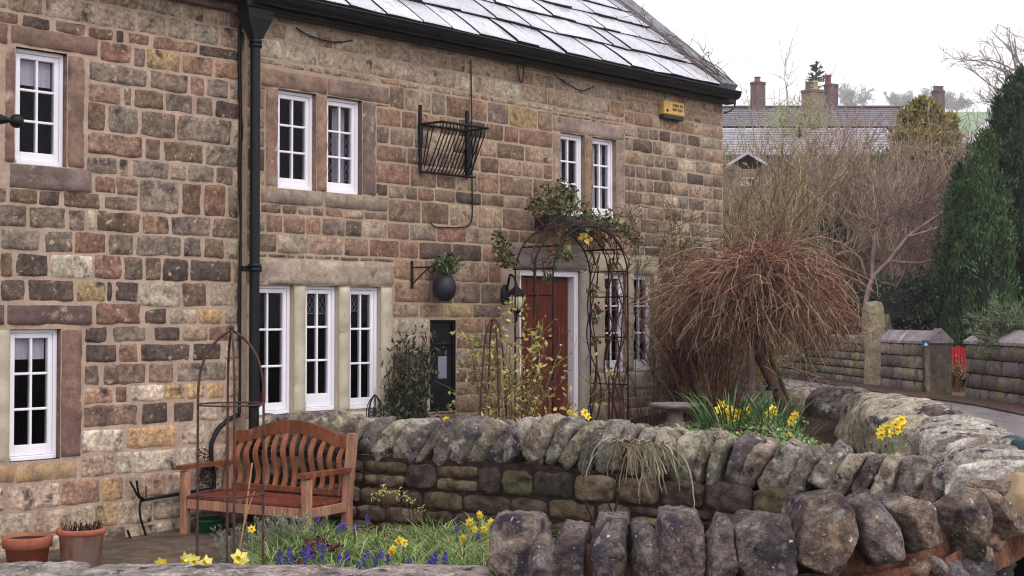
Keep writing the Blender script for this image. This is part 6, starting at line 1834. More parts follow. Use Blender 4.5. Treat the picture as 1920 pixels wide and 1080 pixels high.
# keep the leaves in front of the coping
nf = np.array([math.sin(WANG), -math.cos(WANG)]) * 1.0; dist = (pts[..., 0] - A0[0]) * nf[0] + (pts[..., 1] - A0[1]) * nf[1]
need = np.where(pts[..., 2] < .95, np.maximum(0, .07 - dist), 0); pts[..., 0] += nf[0] * need; pts[..., 1] += nf[1] * need
side = norm(rng.normal(0, 1, (n, 1, 3)) * [1, .3, .2]); wv = .0075 * np.linspace(1, .35, K)[None, :, None]
V = np.stack([pts - side * wv, pts + side * wv], 2).reshape(n, -1, 3); b = (np.arange(n) * K * 2)[:, None]; k = (np.arange(K - 1) * 2)[None]
mb = MB(); mb.add(V.reshape(-1, 3), np.stack([b + k, b + k + 1, b + k + 3, b + k + 2], -1).reshape(-1, 4), np.repeat(pick_cols([(150, 136, 114), (122, 120, 92), (100, 106, 80), (172, 160, 142), (124, 100, 84)], n, rng), K * 2, 0))
mb.build('leaves', M_HAIR, t)
# two dark sticks against the dividing wall
t = thing('garden_sticks', 'dark thin sticks poking up behind the foreground stones', 'sticks', at(1125, 1000, 7.2) * [1, 1, 0])
for a_, b_ in (((1115, 985), (1098, 942)), ((1150, 975), (1158, 935)), ((1148, 962), (1136, 932))):
    mb = MB(); p, q_ = at(*a_, 7.2), at(*b_, 7.2); p = p + (p - q_) * 4; mb.tube([p, q_], .006, 5, lin(46, 38, 36)); mb.build('stick', M_TWIG, t)
# ================================================================== ACROSS THE LANE
def block_wall(mb, p0, p1, z0, z1, thick, seed, h=.2, mean=.4, pal=((112, 96, 92), (98, 86, 84), (126, 112, 96), (104, 98, 78))):
    p0, p1 = np.array(p0, float), np.array(p1, float); L_, an = wall_frame(p0, p1)
    R = np.array([[math.cos(an), -math.sin(an), 0], [math.sin(an), math.cos(an), 0], [0, 0, 1]]); rng = np.random.default_rng(seed)
    sub = MB(); z = z0; nrow = max(1, round((z1 - z0) / h)); hh = (z1 - z0) / nrow
    for r_ in range(nrow):
        s = -rng.uniform(0, .2)
        while s < L_:
            wv = mean * rng.uniform(.6, 1.5); a0, a1 = max(s, 0), min(s + wv, L_)
            if L_ - a1 < .1: a1 = L_
            if a1 - a0 > .04: stone_patch(sub, a0, a1, z0 + r_ * hh, z0 + (r_ + 1) * hh, 0, .02 * rng.uniform(.6, 1.4), jit(pal[rng.integers(0, len(pal))], rng, .12), int(rng.integers(1, 90000)), res=.08, gap=.008, wob=.008, rnd=.12)
            s += wv
            if a1 == L_: break
    sub.add([[0, 0, z0 - .4], [L_, 0, z0 - .4], [L_, 0, z1], [0, 0, z1]], [[0, 1, 2, 3]], lin(52, 44, 42), 1, False)
    sub.add([[0, 0, z1], [L_, 0, z1], [L_, thick, z1], [0, thick, z1]], [[0, 1, 2, 3]], lin(80, 70, 68), 1, False)
    sub.add([[0, 0, z0 - .4], [0, thick, z0 - .4], [0, thick, z1], [0, 0, z1]], [[0, 1, 2, 3]], lin(90, 78, 74), 0, False)
    sub.add([[L_, 0, z0 - .4], [L_, thick, z0 - .4], [L_, thick, z1], [L_, 0, z1]], [[0, 1, 2, 3]], lin(90, 78, 74), 0, False)
    for V in sub.V: V[:] = V @ R.T + np.array([p0[0], p0[1], 0])
    for f, m_, s_ in sub.FC: mb.FC.append((f + mb.n, m_, s_))
    mb.V += sub.V; mb.C += sub.C; mb.n += sub.n
    return L_, an, R
def W2p(px, Y): 
    c = at(px, 700, Y); return np.array([c[0], c[1]])
PURP = [(112, 98, 96), (100, 88, 88), (122, 108, 100), (110, 104, 84), (92, 82, 82)]
def gable_cap(mb, p0, p1, z1, thick, rise, col, R_, L_, over=.05):
    V = np.array([[-over, -over, z1 + .002], [L_ + over, -over, z1 + .002], [L_ + over, -over, z1 + .05], [-over, -over, z1 + .05], [-over, thick * .5, z1 + rise], [L_ + over, thick * .5, z1 + rise], [-over, thick + over, z1 + .05], [L_ + over, thick + over, z1 + .05], [-over, thick + over, z1 + .002], [L_ + over, thick + over, z1 + .002]])
    V = V @ R_.T + np.array([p0[0], p0[1], 0])
    mb.add(V, [[0, 1, 2, 3], [3, 2, 5, 4], [4, 5, 7, 6], [6, 7, 9, 8]], col, 0, False); mb.add(V[[0, 3, 4, 6, 8]], [[0, 1, 2, 3, 4]], col, 0, False); mb.add(V[[1, 2, 5, 7, 9]], [[4, 3, 2, 1, 0]], col, 0, False)

# left stretch: drystone wall running up the lane
q0, q1 = W2p(1380, 38.0), W2p(1627, 27.7)
z0 = float(gz(q1[0], q1[1]))
t = thing('lane_wall', 'mossy stone wall along the far side of the lane, left of the tall gatepost', 'stone wall', (*q1, z0))
mb = MB(); Ls, an, R_ = block_wall(mb, q0, q1, z0 - .02, at(1610, 640, 28.3)[2] - .05, .4, 501, .16, .38, [(124, 116, 96), (112, 102, 90), (134, 126, 104), (104, 94, 88)]); mb.build('wall_face', [M_OLDWALL, M_GAP], t)
mb = MB(); rng = np.random.default_rng(502)
for k in range(16):
    f = (k + .5) / 16; p = q0 * (1 - f) + q1 * f; V, Fc = rock((.85, .5, .2), 5030 + k, 7, 4, .04); mb = MB()
    mb.add(V @ rotm('Z', an).T + np.array([p[0] + .16, p[1] + .12, at(1610, 640, 28.3)[2] + .02]), Fc, jit((128, 116, 104), rng, .12)); mb.build('coping_stone', M_COPING, t)
# tall gatepost
c = W2p(1643, 27.4); zg = float(gz(c[0], c[1])); zt_ = at(1643, 566, 27.4)[2]
t = thing('gatepost', 'tall square mossy stone post standing between the two lane walls', 'gatepost', (*c, zg))
mb = MB(); V, Fc = rock((.33, .42, zt_ - zg + .4), 510, 12, 2, .012); mb.add(V + np.array([c[0], c[1] + .1, (zt_ + zg - .4) / 2]), Fc, lin(142, 132, 108)); mb.build('shaft', M_OLDWALL, t)
c2 = W2p(1660, 28.2); mb = MB(); V, Fc = rock((.3, .5, at(1660, 590, 28.2)[2] - zg + .4), 511, 9, 5, .02); mb.add(V + np.array([c2[0], c2[1] + .1, (at(1660, 590, 28.2)[2] + zg - .4) / 2]), Fc, lin(116, 104, 90)); mb.build('back_stone', M_OLDWALL, t)
# middle wall with a pitched cap
q0, q1 = W2p(1652, 26.6), W2p(1731, 24.6); z0 = float(gz(*q1)); z1 = at(1730, 645, 24.6)[2]
t = thing('capped_wall', 'short purple-grey block wall with pitched stone cap, left of the gate opening', 'stone wall', (*q1, z0))
mb = MB(); Ls, an, R_ = block_wall(mb, q0, q1, z0 - .02, z1, .34, 520, .21, .55, PURP); mb.build('wall_face', [M_OLDWALL, M_GAP], t)
mb = MB(); gable_cap(mb, q0, q1, z1, .34, .24, lin(128, 118, 122), R_, Ls, .04); mb.build('cap', M_DRESSED, t)
# gate pier at its end
q2, q3 = W2p(1735, 24.3), W2p(1752, 24.1)
t = thing('gate_pier', 'dark stone gate pier with a pitched top and small blue plaque, left of the opening', 'gate pier', (*q2, z0))
mb = MB(); Lp, anp, Rp = block_wall(mb, q2, q2 + (q1 - q0) / Ls * .22, z0 - .02, z1 + .02, .38, 521, 1.4, .3, [(132, 120, 96)]); mb.build('shaft', [M_OLDWALL, M_GAP], t)
mb = MB(); gable_cap(mb, q2, None, z1 + .02, .38, .26, lin(116, 106, 110), Rp, Lp, .03); mb.build('cap', M_DRESSED, t)
zp = at(1737, 645, 24.2)[2]
# plaque on the pier
mb = MB(); pc = at(1736, 645, 24.0)
mb.bbox(pc[0] - .062, pc[0] + .062, pc[1], pc[1] + .03, pc[2] - .065, pc[2] + .065, lin(44, 70, 92), 0, .006)
pl = thing('plaque', 'small dark blue plaque with a pale emblem on the gate pier', 'plaque', pc); mb.build('plate', mat('blue_plaque', lin(44, 70, 92), .4, .4, var=[(30, .9, 1.1)]), pl)
mb = MB(); V = [[-.02, 0, -.03], [.025, 0, -.03], [.03, 0, -.005], [.012, 0, .012], [.0, 0, .036], [-.014, 0, .014], [-.03, 0, 0]]
mb.add(np.array(V) + pc + [0, -.004, 0], [[0, 1, 2, 3, 4, 5, 6]], lin(176, 196, 210), 0, False); mb.build('emblem', mat('pale_emblem', lin(176, 196, 210), .5, .3, var=[(30, .9, 1.1)]), pl)
# right wall
q0, q1 = W2p(1812, 23.4), W2p(2160, 16.9); z0 = float(gz(*q0)) - .05; z1 = at(1825, 645, 23.2)[2]
t = thing('capped_wall', 'longer purple-grey block wall with pitched cap, right of the gate opening', 'stone wall', (*q0, z0))
mb = MB(); Ls, an, R_ = block_wall(mb, q0, q1, z0 - .02, z1, .55, 530, .22, .55, PURP); mb.build('wall_face', [M_OLDWALL, M_GAP], t)
mb = MB(); gable_cap(mb, q0, q1, z1, .55, .24, lin(134, 126, 126), R_, Ls, .04); mb.build('cap', M_DRESSED, t)
# red slatted garden chair behind the gate opening
c = np.array([*W2p(1798, 26.0), 0]); c[2] = float(gz(c[0], c[1])); zb_ = at(1798, 684, 26)[2]
t = thing('red_garden_chair', 'red plastic slatted garden chair seen through the gate opening', 'chair', c)
mb = MB(); sx, top_ = .19, at(1798, 648, 26)[2]
for q in range(7): mb.bbox(c[0] - sx + q * .055, c[0] - sx + q * .055 + .049, c[1], c[1] + .03, zb_ - .1, top_ - .06 * abs(q - 3) / 3, (.4, .01, .015), 0, .008)
mb.build('backrest', M_RED, t)
mb = MB(); mb.bbox(c[0] - sx, c[0] + sx, c[1] - .42, c[1] + .02, zb_ - .1, zb_ - .05, (.4, .01, .015), 0, .01); mb.build('seat', M_RED, t)
for dx in (-sx + .02, sx - .02):
    for dy in (-.4, 0):
        mb = MB(); mb.tube([(c[0] + dx, c[1] + dy, zb_ - .1), (c[0] + dx * 1.1, c[1] + dy, c[2] - .02)], .022, 8, (.4, .01, .015)); mb.build('leg', M_RED, t)
rng = np.random.default_rng(540)
c = np.array([*W2p(1795, 25.2), 0]); c[2] = float(gz(c[0], c[1])); stem_shrub('autumn_shrub', 'low shrub with orange and green leaves in the gate opening', c, 22, .62, (.16, .5), [(110, 76, 60), (126, 96, 76)], 541, 3, [(176, 100, 76), (150, 128, 110), (96, 110, 66), (80, 96, 58)], .006, .14, nl=420, ls=(.05, .03))

# ---- trees and shrubs beyond the lane
def bare_shrub(label, px, Y, z0, ztop, rad, seed, cols, n=26, dens=1.0, group='bare shrubs beyond the lane', name='bare_shrub', pale=False):
    rng = np.random.default_rng(seed); c = np.array([*W2p(px, Y), z0]); h = (ztop - z0) * 1.12
    t = thing(name, label, 'shrub', c, False, group)
    a = rng.uniform(0, 6.28, n); rr = np.sqrt(rng.random(n)); P = c + np.stack([rad * .35 * rr * np.cos(a), rad * .35 * rr * np.sin(a), 0 * a], -1)
    D = np.stack([np.cos(a) * rr * rad / h * 1.0, np.sin(a) * rr * rad / h * 1.0, np.ones(n)], -1)
    p1, d1 = grow(P, D, h * rng.uniform(.55, .9, n), 8, .14, .05, rng)
    mb = MB(); add_twigs(mb, p1, .032, .012, pick_cols(cols, n, rng), 4, rng)
    m2 = int(n * 9 * dens); S, Dc = spawn(p1, d1, m2, .5, rng, .2); p2, d2 = grow(S, Dc, h * .3 * rng.uniform(.5, 1.2, m2), 6, .16, .09, rng); add_twigs(mb, p2, .014, .007, pick_cols(cols, m2, rng), 3, rng)
    m3 = int(m2 * 6); S, Dc = spawn(p2, d2, m3, .6, rng, .15); p3, d3 = grow(S, Dc, h * .13 * rng.uniform(.5, 1.3, m3), 4, .2, .12, rng); add_twigs(mb, p3, .0075, .0045, pick_cols(cols, m3, rng), 3, rng)
    m4 = int(m3 * 1.6); S, Dc = spawn(p3, d3, m4, .6, rng, .15); p4, d4 = grow(S, Dc, h * .06 * rng.uniform(.5, 1.3, m4), 3, .2, .1, rng); add_twigs(mb, p4, .006, .004, pick_cols(cols, m4, rng), 3, rng)
    mb.build('branches', M_TWIG, t)
    return t, p3
BRN = [(146, 124, 112), (164, 142, 128), (124, 106, 96), (180, 160, 146), (150, 126, 108), (134, 116, 96)]
OLV = [(128, 116, 84), (142, 128, 96), (112, 102, 76), (132, 108, 92), (150, 134, 110)]
zg = lambda px, Y: float(gz(*W2p(px, Y)))
bare_shrub('bare brown shrub thick with upright twigs, left of the gold conifer', 1560, 34, zg(1560, 34), at(1560, 292, 34)[2], 2.2, 601, BRN, 34)
bare_shrub('bare pinkish-brown shrub massed in front of the gold conifer', 1690, 35, zg(1690, 35), at(1690, 272, 35)[2], 2.3, 602, BRN, 36)
bare_shrub('bare brown shrub between the gold conifer and the dark cypresses', 1785, 36, zg(1785, 36), at(1785, 290, 36)[2], 1.9, 603, BRN, 30)
bare_shrub('pale leafless bush right behind the gable corner', 1402, 21.5, zg(1402, 21.5), at(1402, 335, 21.5)[2], .9, 604, OLV, 28)
bare_shrub('olive-brown bare bush above the top of the weeping tree', 1530, 34.5, zg(1530, 34.5), at(1530, 370, 34.5)[2], 1.9, 605, OLV, 30)
bare_shrub('tall thin grey-green sapling before the far roof, left of the square chimney', 1450, 38, zg(1450, 38), at(1450, 190, 38)[2], 2.3, 606, [(150, 148, 112), (164, 160, 128), (140, 130, 108)], 20, .6)
bare_shrub('bare pink-brown shrub filling the middle behind the crooked tree', 1620, 36.5, zg(1620, 36.5), at(1620, 290, 36.5)[2], 2.3, 609, BRN, 36)
bare_shrub('bare brown shrub close behind the crooked tree and tall gatepost', 1700, 34.0, zg(1700, 34.0), at(1700, 350, 34.0)[2], 1.9, 610, BRN, 30)
bare_shrub('bare grey-olive shrub low between the gable corner and the weeping tree', 1480, 39, zg(1480, 39), at(1480, 305, 39)[2], 2.2, 612, OLV + BRN, 32)
bare_shrub('bare brown bush behind the tall gatepost', 1590, 34.5, zg(1590, 34.5), at(1590, 380, 34.5)[2], 1.9, 607, BRN, 30)
bare_shrub('low red-brown bush at the foot of the gable corner', 1385, 20, zg(1385, 20), at(1392, 450, 20)[2], .45, 608, [(128, 88, 76), (112, 80, 70), (142, 112, 90)], 24)
# pale crooked fruit tree with visible limbs
t = thing('crooked_tree', 'bare crooked tree with thick forking limbs rising behind the tall gatepost', 'tree', np.array([*W2p(1620, 29.0), zg(1620, 29)]))
mb = MB(); cT = lin(140, 118, 110)
def limb(pts, r0, r1): rodpath(mb, [at(x, y, 29.0 + o) for x, y, o in pts], np.linspace(r0 * .78, r1 * .8, len(pts) * 4), cT, 0, 4)
limb([(1617, 700, 0), (1622, 570, 0), (1635, 520, 0), (1668, 490, -.2), (1700, 445, -.3), (1735, 420, -.3), (1768, 398, -.2)], .085, .04)
limb([(1635, 520, 0), (1638, 460, .1), (1646, 420, .2), (1668, 402, .2), (1710, 395, .3), (1740, 365, .3)], .06, .025)
limb([(1668, 490, -.2), (1720, 494, -.4), (1760, 485, -.5)], .045, .02); limb([(1700, 445, -.3), (1750, 430, -.5), (1775, 420, -.5)], .04, .02)
limb([(1680, 545, .4), (1700, 500, .3), (1712, 440, .2)], .045, .022); limb([(1655, 530, .4), (1690, 540, .5), (1670, 570, .5)], .04, .03); limb([(1560, 480, .3), (1590, 470, .3), (1612, 480, .2), (1625, 520, .1)], .03, .04)
mb.build('trunk', M_BARK, t)
mb = MB(); rng = np.random.default_rng(611); S = np.array([at(x, y, 29.0) for x, y in ((1700, 445), (1735, 420), (1768, 398), (1646, 420), (1668, 402), (1710, 395), (1740, 365), (1720, 494), (1760, 485), (1750, 430), (1712, 440), (1590, 470))])
S = S[rng.integers(0, len(S), 120)]; p2, d2 = grow(S + rng.normal(0, .1, S.shape), norm(rng.normal(0, .7, (120, 3)) + [0, 0, .6]), rng.uniform(.4, 1.3, 120), 6, .2, .05, rng); add_twigs(mb, p2, .016, .006, cT, 3, rng)
S, D = spawn(p2, d2, 900, .7, rng); p3, _ = grow(S, D, rng.uniform(.15, .5, 900), 4, .2, .06, rng); add_twigs(mb, p3, .007, .004, cT, 3, rng); mb.build('branches', M_TWIG, t)

# dark evergreen hedge behind the walls
def leafy(name, label, cat, blobs, n, cols, L, W, seed, m=None, core=(26, 32, 24), trunk=None, group=None, upw=.2, wild=1.0, corescale=.72):
    rng = np.random.default_rng(seed); blobs = [(np.asarray(b[0]), np.asarray(b[1], float)) for b in blobs]
    base = blobs[0][0].copy(); base[2] = min(b[0][2] - b[1][2] for b in blobs)
    t = thing(name, label, cat, base, False, group)
    vol = np.array([np.prod(b[1]) ** .67 for b in blobs]); cnt = (n * vol / vol.sum()).astype(int)
    mb = MB(); mc = MB()
    for (c, r_), k in zip(blobs, cnt):
        v = norm(rng.normal(0, 1, (k, 3))); lob = 1 + .22 * fbm(v * 2.5 + c * .7, 3, seed)[:, None]
        rad = (1 - .38 * rng.random((k, 1)) ** 1.6) * lob
        C = c + v * r_ * rad
        D = norm(v * .8 + rng.normal(0, .5 * wild, (k, 3)) + [0, 0, upw]); Nn = norm(v + rng.normal(0, .5, (k, 3)))
        V, q = leafq(C, D, Nn, L * rng.uniform(.6, 1.4, k), W * rng.uniform(.6, 1.3, k))
        tone = 1 + .35 * fbm(C * (1.2 / max(r_.mean(), .3)) + 3, 2, seed + 3)
        mb.add(V, q, np.repeat(pick_cols(cols, k, rng) * tone[:, None], 4, 0), 0, False)
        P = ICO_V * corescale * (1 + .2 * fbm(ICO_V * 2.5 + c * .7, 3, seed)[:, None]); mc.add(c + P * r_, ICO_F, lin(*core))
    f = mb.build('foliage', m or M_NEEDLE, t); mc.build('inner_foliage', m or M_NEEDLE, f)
    if trunk is not None:
        mt_ = MB(); mt_.tube([base - [0, 0, .3], base + [0, 0, trunk[1]]], [trunk[0], trunk[0] * .6], 8, lin(84, 66, 56)); mt_.build('trunk', M_BARK, t)
    return t
Yh = 29.5
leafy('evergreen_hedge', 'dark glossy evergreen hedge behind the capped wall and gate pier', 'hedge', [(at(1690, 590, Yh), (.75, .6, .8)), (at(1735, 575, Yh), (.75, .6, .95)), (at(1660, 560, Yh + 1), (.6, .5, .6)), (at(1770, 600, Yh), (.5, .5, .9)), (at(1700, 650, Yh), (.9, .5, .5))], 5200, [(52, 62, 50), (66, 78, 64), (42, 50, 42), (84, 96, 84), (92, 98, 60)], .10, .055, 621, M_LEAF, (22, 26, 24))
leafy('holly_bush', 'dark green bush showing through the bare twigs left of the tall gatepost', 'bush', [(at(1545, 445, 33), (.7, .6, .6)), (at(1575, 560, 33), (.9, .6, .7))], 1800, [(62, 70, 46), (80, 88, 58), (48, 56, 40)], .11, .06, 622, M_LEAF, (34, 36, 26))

# cypresses
def cypress(label, px, Y, ytop, rad, seed, cols, n=15000, zb=None):
    rng = np.random.default_rng(seed); xy = W2p(px, Y); z0 = float(gz(*xy)); z1 = at(px, ytop, Y)[2]; h = z1 - z0
    t = thing('cypress', label, 'cypress', (*xy, z0), False, 'cypresses by the lane')
    def radius(f, a):
        prof = np.interp(f, [0, .12, .5, .75, .90, .97, 1], [.9, 1.0, .98, .82, .52, .22, .04])
        lob = 1 + .14 * np.sin(a * 5 + seed + f * 2.0) + .30 * fbm(np.stack([np.cos(a) * 2.2, np.sin(a) * 2.2, f * 4.5 + seed], -1), 3, seed)
        return rad * prof * lob
    M_ = 230; pf = rng.random(M_) ** .85; pa = rng.uniform(0, 6.283, M_); pr = radius(pf, pa) * rng.uniform(.72, 1.08, M_)
    pc = np.stack([xy[0] + pr * np.cos(pa), xy[1] + pr * np.sin(pa), z0 + .1 + pf * h * .97], -1)
    pd = norm(np.stack([.32 * np.cos(pa), .32 * np.sin(pa), np.ones(M_)], -1) + rng.normal(0, .12, (M_, 3))); pl = rng.uniform(.35, .85, M_) * (1 - .35 * pf); ptone = rng.uniform(.7, 1.35, M_)
    i_ = rng.integers(0, M_, n); u_ = rng.random(n); wv = .15 * np.sin(np.clip(u_ * .9 + .1, 0, 1) * math.pi) ** .7 + .015
    C = pc[i_] + pd[i_] * ((u_ - .35) * pl[i_])[:, None] + rng.normal(0, 1, (n, 3)) * wv[:, None] * .55
    out_ = np.stack([np.cos(pa[i_]), np.sin(pa[i_]), 0 * u_], -1)
    D = pd[i_] + rng.normal(0, .42, (n, 3)); Nn = out_ + [0, 0, .2] + rng.normal(0, .5, (n, 3))
    V, q = leafq(C, D, norm(Nn), .125 * rng.uniform(.5, 1.4, n), .028 * rng.uniform(.6, 1.3, n))
    tone = ptone[i_] * rng.uniform(.8, 1.2, n)
    mb = MB(); mb.add(V, q, np.repeat(pick_cols(cols, n, rng) * tone[:, None], 4, 0), 0, False)
    fo = mb.build('foliage', M_NEEDLE, t)
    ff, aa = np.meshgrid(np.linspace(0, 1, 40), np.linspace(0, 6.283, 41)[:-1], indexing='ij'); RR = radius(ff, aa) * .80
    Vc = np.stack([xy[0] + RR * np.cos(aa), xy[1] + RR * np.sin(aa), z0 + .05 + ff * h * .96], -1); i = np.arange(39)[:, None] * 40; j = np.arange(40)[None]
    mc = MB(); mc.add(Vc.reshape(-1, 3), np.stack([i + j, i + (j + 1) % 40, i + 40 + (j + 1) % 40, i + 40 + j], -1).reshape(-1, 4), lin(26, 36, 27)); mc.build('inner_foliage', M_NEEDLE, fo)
    mt_ = MB(); mt_.tube([(*xy, z0 - .3), (*xy, z0 + .6)], [.16, .14], 8, lin(84, 66, 56)); mt_.build('trunk', M_BARK, t)
CYG = [(42, 54, 40), (50, 66, 46), (36, 46, 36), (58, 76, 50), (46, 60, 42)]
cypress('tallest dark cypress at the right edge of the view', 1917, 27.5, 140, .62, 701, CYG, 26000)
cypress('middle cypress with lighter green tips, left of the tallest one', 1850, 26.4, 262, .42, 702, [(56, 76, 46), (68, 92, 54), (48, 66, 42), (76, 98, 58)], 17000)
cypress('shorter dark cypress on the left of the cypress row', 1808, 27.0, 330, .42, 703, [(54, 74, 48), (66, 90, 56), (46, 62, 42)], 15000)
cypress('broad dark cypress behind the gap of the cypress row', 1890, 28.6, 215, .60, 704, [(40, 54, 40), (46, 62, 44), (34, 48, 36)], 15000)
# spiky pine shrub over the right wall
rng = np.random.default_rng(710); c = np.array([*W2p(1900, 22.6), 0]); c[2] = float(gz(c[0], c[1])) 
t = thing('pine_shrub', 'spiky grey-green pine shrub spilling over the right capped wall', 'shrub', c)
n = 130; P = np.array([at(1900, 640, 22.3)] * n) + rng.normal(0, .12, (n, 3)); D = norm(rng.normal(0, 1, (n, 3)) * [1.2, .8, .5] + [-.2, -.2, .75])
p1, d1 = grow(P, D, rng.uniform(.3, .75, n), 6, .12, .03, rng); mb = MB(); add_twigs(mb, p1, .012, .006, lin(92, 76, 60), 4, rng); mb.build('branches', M_TWIG, t)
m_ = 9000; i_ = rng.integers(0, n, m_); k_ = rng.integers(1, 6, m_); C = p1[i_, k_] + rng.normal(0, .025, (m_, 3)); D = norm(d1[i_, k_] + rng.normal(0, .65, (m_, 3)))
V, q = leafq(C + D * .04, D, rng.normal(0, 1, (m_, 3)), .11, .012); mb = MB(); mb.add(V, q, np.repeat(pick_cols([(96, 112, 84), (118, 130, 100), (78, 94, 72), (136, 142, 112)], m_, rng), 4, 0), 0, False); mb.build('needles', M_NEEDLE, t)
# gold conifer
Yg = 46; G = lambda px, py, o=0: at(px, py, Yg + o)
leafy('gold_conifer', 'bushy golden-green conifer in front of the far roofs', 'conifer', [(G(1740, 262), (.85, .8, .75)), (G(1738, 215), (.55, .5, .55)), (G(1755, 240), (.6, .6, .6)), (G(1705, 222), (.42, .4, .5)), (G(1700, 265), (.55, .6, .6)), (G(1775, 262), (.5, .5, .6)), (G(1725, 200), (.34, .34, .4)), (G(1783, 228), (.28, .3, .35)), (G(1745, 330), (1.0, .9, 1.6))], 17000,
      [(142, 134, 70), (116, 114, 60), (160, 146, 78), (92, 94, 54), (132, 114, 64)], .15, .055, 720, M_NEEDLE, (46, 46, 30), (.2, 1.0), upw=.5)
leafy('green_bush', 'soft pale green budding tree crown before the far roof, left of the stone chimney', 'tree', [(at(1500, 215, 56), (1.3, 1.0, .8)), (at(1470, 225, 56), (1.0, .9, .6)), (at(1525, 235, 56), (.8, .8, .8))], 2300, [(152, 156, 112), (168, 168, 126), (140, 142, 100)], .10, .04, 721, M_LEAF, (120, 120, 90), (.1, 1.0), corescale=.2)
leafy('clipped_laurel', 'yellow-green shrubs under the gold conifer', 'shrub', [(at(1720, 292, 42), (1.1, .6, .4)), (at(1790, 296, 42), (.8, .6, .4)), (at(1670, 300, 42), (.6, .5, .4))], 2600, [(124, 112, 66), (138, 128, 78), (104, 98, 60)], .11, .05, 722, M_LEAF, (70, 64, 42))
# bare tree top right
rng = np.random.default_rng(730); c = np.array([*W2p(1945, 34), 0]); c[2] = float(gz(c[0], c[1]))
t = thing('bare_tree', 'bare grey-brown tree with fine budding twigs at the top right corner', 'tree', c)
mb = MB(); tr = [(c[0], c[1], c[2] - .3), (c[0] + .05, c[1], c[2] + 3.0), tuple(at(1940, 240, 34)), tuple(at(1925, 150, 34))]; rodpath(mb, tr, np.linspace(.14, .05, 16), lin(120, 108, 104)); mb.build('trunk', M_BARK, t)
mb = MB(); n = 34; S = np.array([at(1930, 215, 34)] * n) + np.stack([rng.normal(0, .1, n), rng.normal(0, .1, n), rng.uniform(-.9, 1.0, n)], -1)
p1, d1 = grow(S, norm(np.stack([rng.normal(-.35, .7, n), rng.normal(0, .5, n), rng.uniform(.15, 1.0, n)], -1)), rng.uniform(.9, 2.0, n), 8, .16, .03, rng); TC = lin(146, 132, 128); add_twigs(mb, p1, .028, .01, TC, 4, rng)
S, D = spawn(p1, d1, 170, .6, rng); p2, d2 = grow(S, D, rng.uniform(.3, .8, 170), 6, .2, .03, rng); add_twigs(mb, p2, .011, .006, TC, 3, rng)
S, D = spawn(p2, d2, 800, .7, rng); p3, d3 = grow(S, D, rng.uniform(.1, .35, 800), 4, .2, .02, rng); add_twigs(mb, p3, .0065, .005, TC, 3, rng)
E = p3[:, -1]; V, q = leafq(E, rng.normal(0, 1, E.shape), rng.normal(0, 1, E.shape), .035, .02); mb.add(V, q, lin(150, 132, 122), 0, False); mb.build('branches', M_TWIG, t)

# ---- far houses
def chim(root_t, px0, px1, yt, yb, Y, col, pots=(), band=True, parent=None):
    xa, xb = at(px0, yt, Y)[0], at(px1, yt, Y)[0]; z1, z0 = at(px0, yt, Y)[2], at(px0, yb, Y)[2]; wv = (xb - xa)
    mb = MB(); r = np.array([[math.cos(.5), -math.sin(.5), 0], [math.sin(.5), math.cos(.5), 0], [0, 0, 1]])
    cx = np.array([(xa + xb) / 2, Y, 0]); s_ = wv / 2 / (math.cos(.5) + math.sin(.5) * .8)
    def MM(V): return V @ r.T + cx
    mb.bbox(-s_, s_, -s_ * .8, s_ * .8, z0 - 1.2, z1 - .16, lin(*col), 0, .01, MM)
    mb.bbox(-s_ * 1.08, s_ * 1.08, -s_ * .88, s_ * .88, z1 - .16, z1 - .02, lin(*col) * .8, 0, .02, MM)
    o = mb.build('chimney', M_BRICK, root_t)
    for (dx, hh, pc) in pots:
        mp = MB(); mp.lathe([(.14, 0), (.12, hh * .8), (.15, hh * .85), (.15, hh), (.1, hh)], (cx[0] + dx, Y, z1 - .02), 12, lin(*pc)); mp.build('chimney_pot', M_TERRA, o)
    return o
Yr = 60; zr_, ze_ = at(1500, 203, Yr)[2], at(1500, 238, Yr - 2)[2]; zr2, ze2 = at(1500, 239, Yr - 3)[2], at(1500, 291, Yr - 6)[2]
xl, xr = at(1300, 200, Yr)[0], at(1692, 200, Yr)[0]
zgr = float(gz(xl, Yr))
t = thing('village_house', 'long house with purple-grey slate roofs in two steps beyond the bare shrubs', 'house', (xl, Yr - 6, zgr))
mb = MB(); mb.bbox(xl, xr, Yr - 5.7, Yr + 3, zgr - 1, ze2 - .05, lin(126, 110, 100), 0, .02); mb.build('wall', M_ASHLAR, t)
def rows(mb, x0, x1, y0, z0, y1, z1, n, col, seed):
    rng = np.random.default_rng(seed); mcol = lin(*col)
    for k in range(n):
        f0, f1 = k / n, (k + 1) / n; x = x0
        while x < x1:
            xe = min(x + rng.uniform(.5, 1.1), x1); P = lambda xx, f, h: (xx, y0 + (y1 - y0) * f, z0 + (z1 - z0) * f + h)
            mb.add([P(x + .01, f0, .05), P(xe - .01, f0, .05), P(xe - .01, f1 + .05 / n, .012), P(x + .01, f1 + .05 / n, .012)], [[0, 1, 2, 3]], mcol * rng.uniform(.88, 1.1), 0, False)
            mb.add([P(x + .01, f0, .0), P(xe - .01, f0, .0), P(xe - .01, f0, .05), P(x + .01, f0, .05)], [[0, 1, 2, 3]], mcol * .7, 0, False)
            x = xe
mb = MB(); rows(mb, xl, xr, Yr - 2, ze_, Yr, zr_, 9, (118, 113, 121), 801)
mb.add([[xl, Yr, zr_], [xr, Yr, zr_], [xr, Yr + 3, ze_], [xl, Yr + 3, ze_]], [[0, 1, 2, 3]], lin(122, 110, 122), 0, False)
mb.add([[xr, Yr - 2, ze_], [xr, Yr, zr_], [xr, Yr + 3, ze_]], [[0, 1, 2]], lin(110, 98, 100), 0, False)
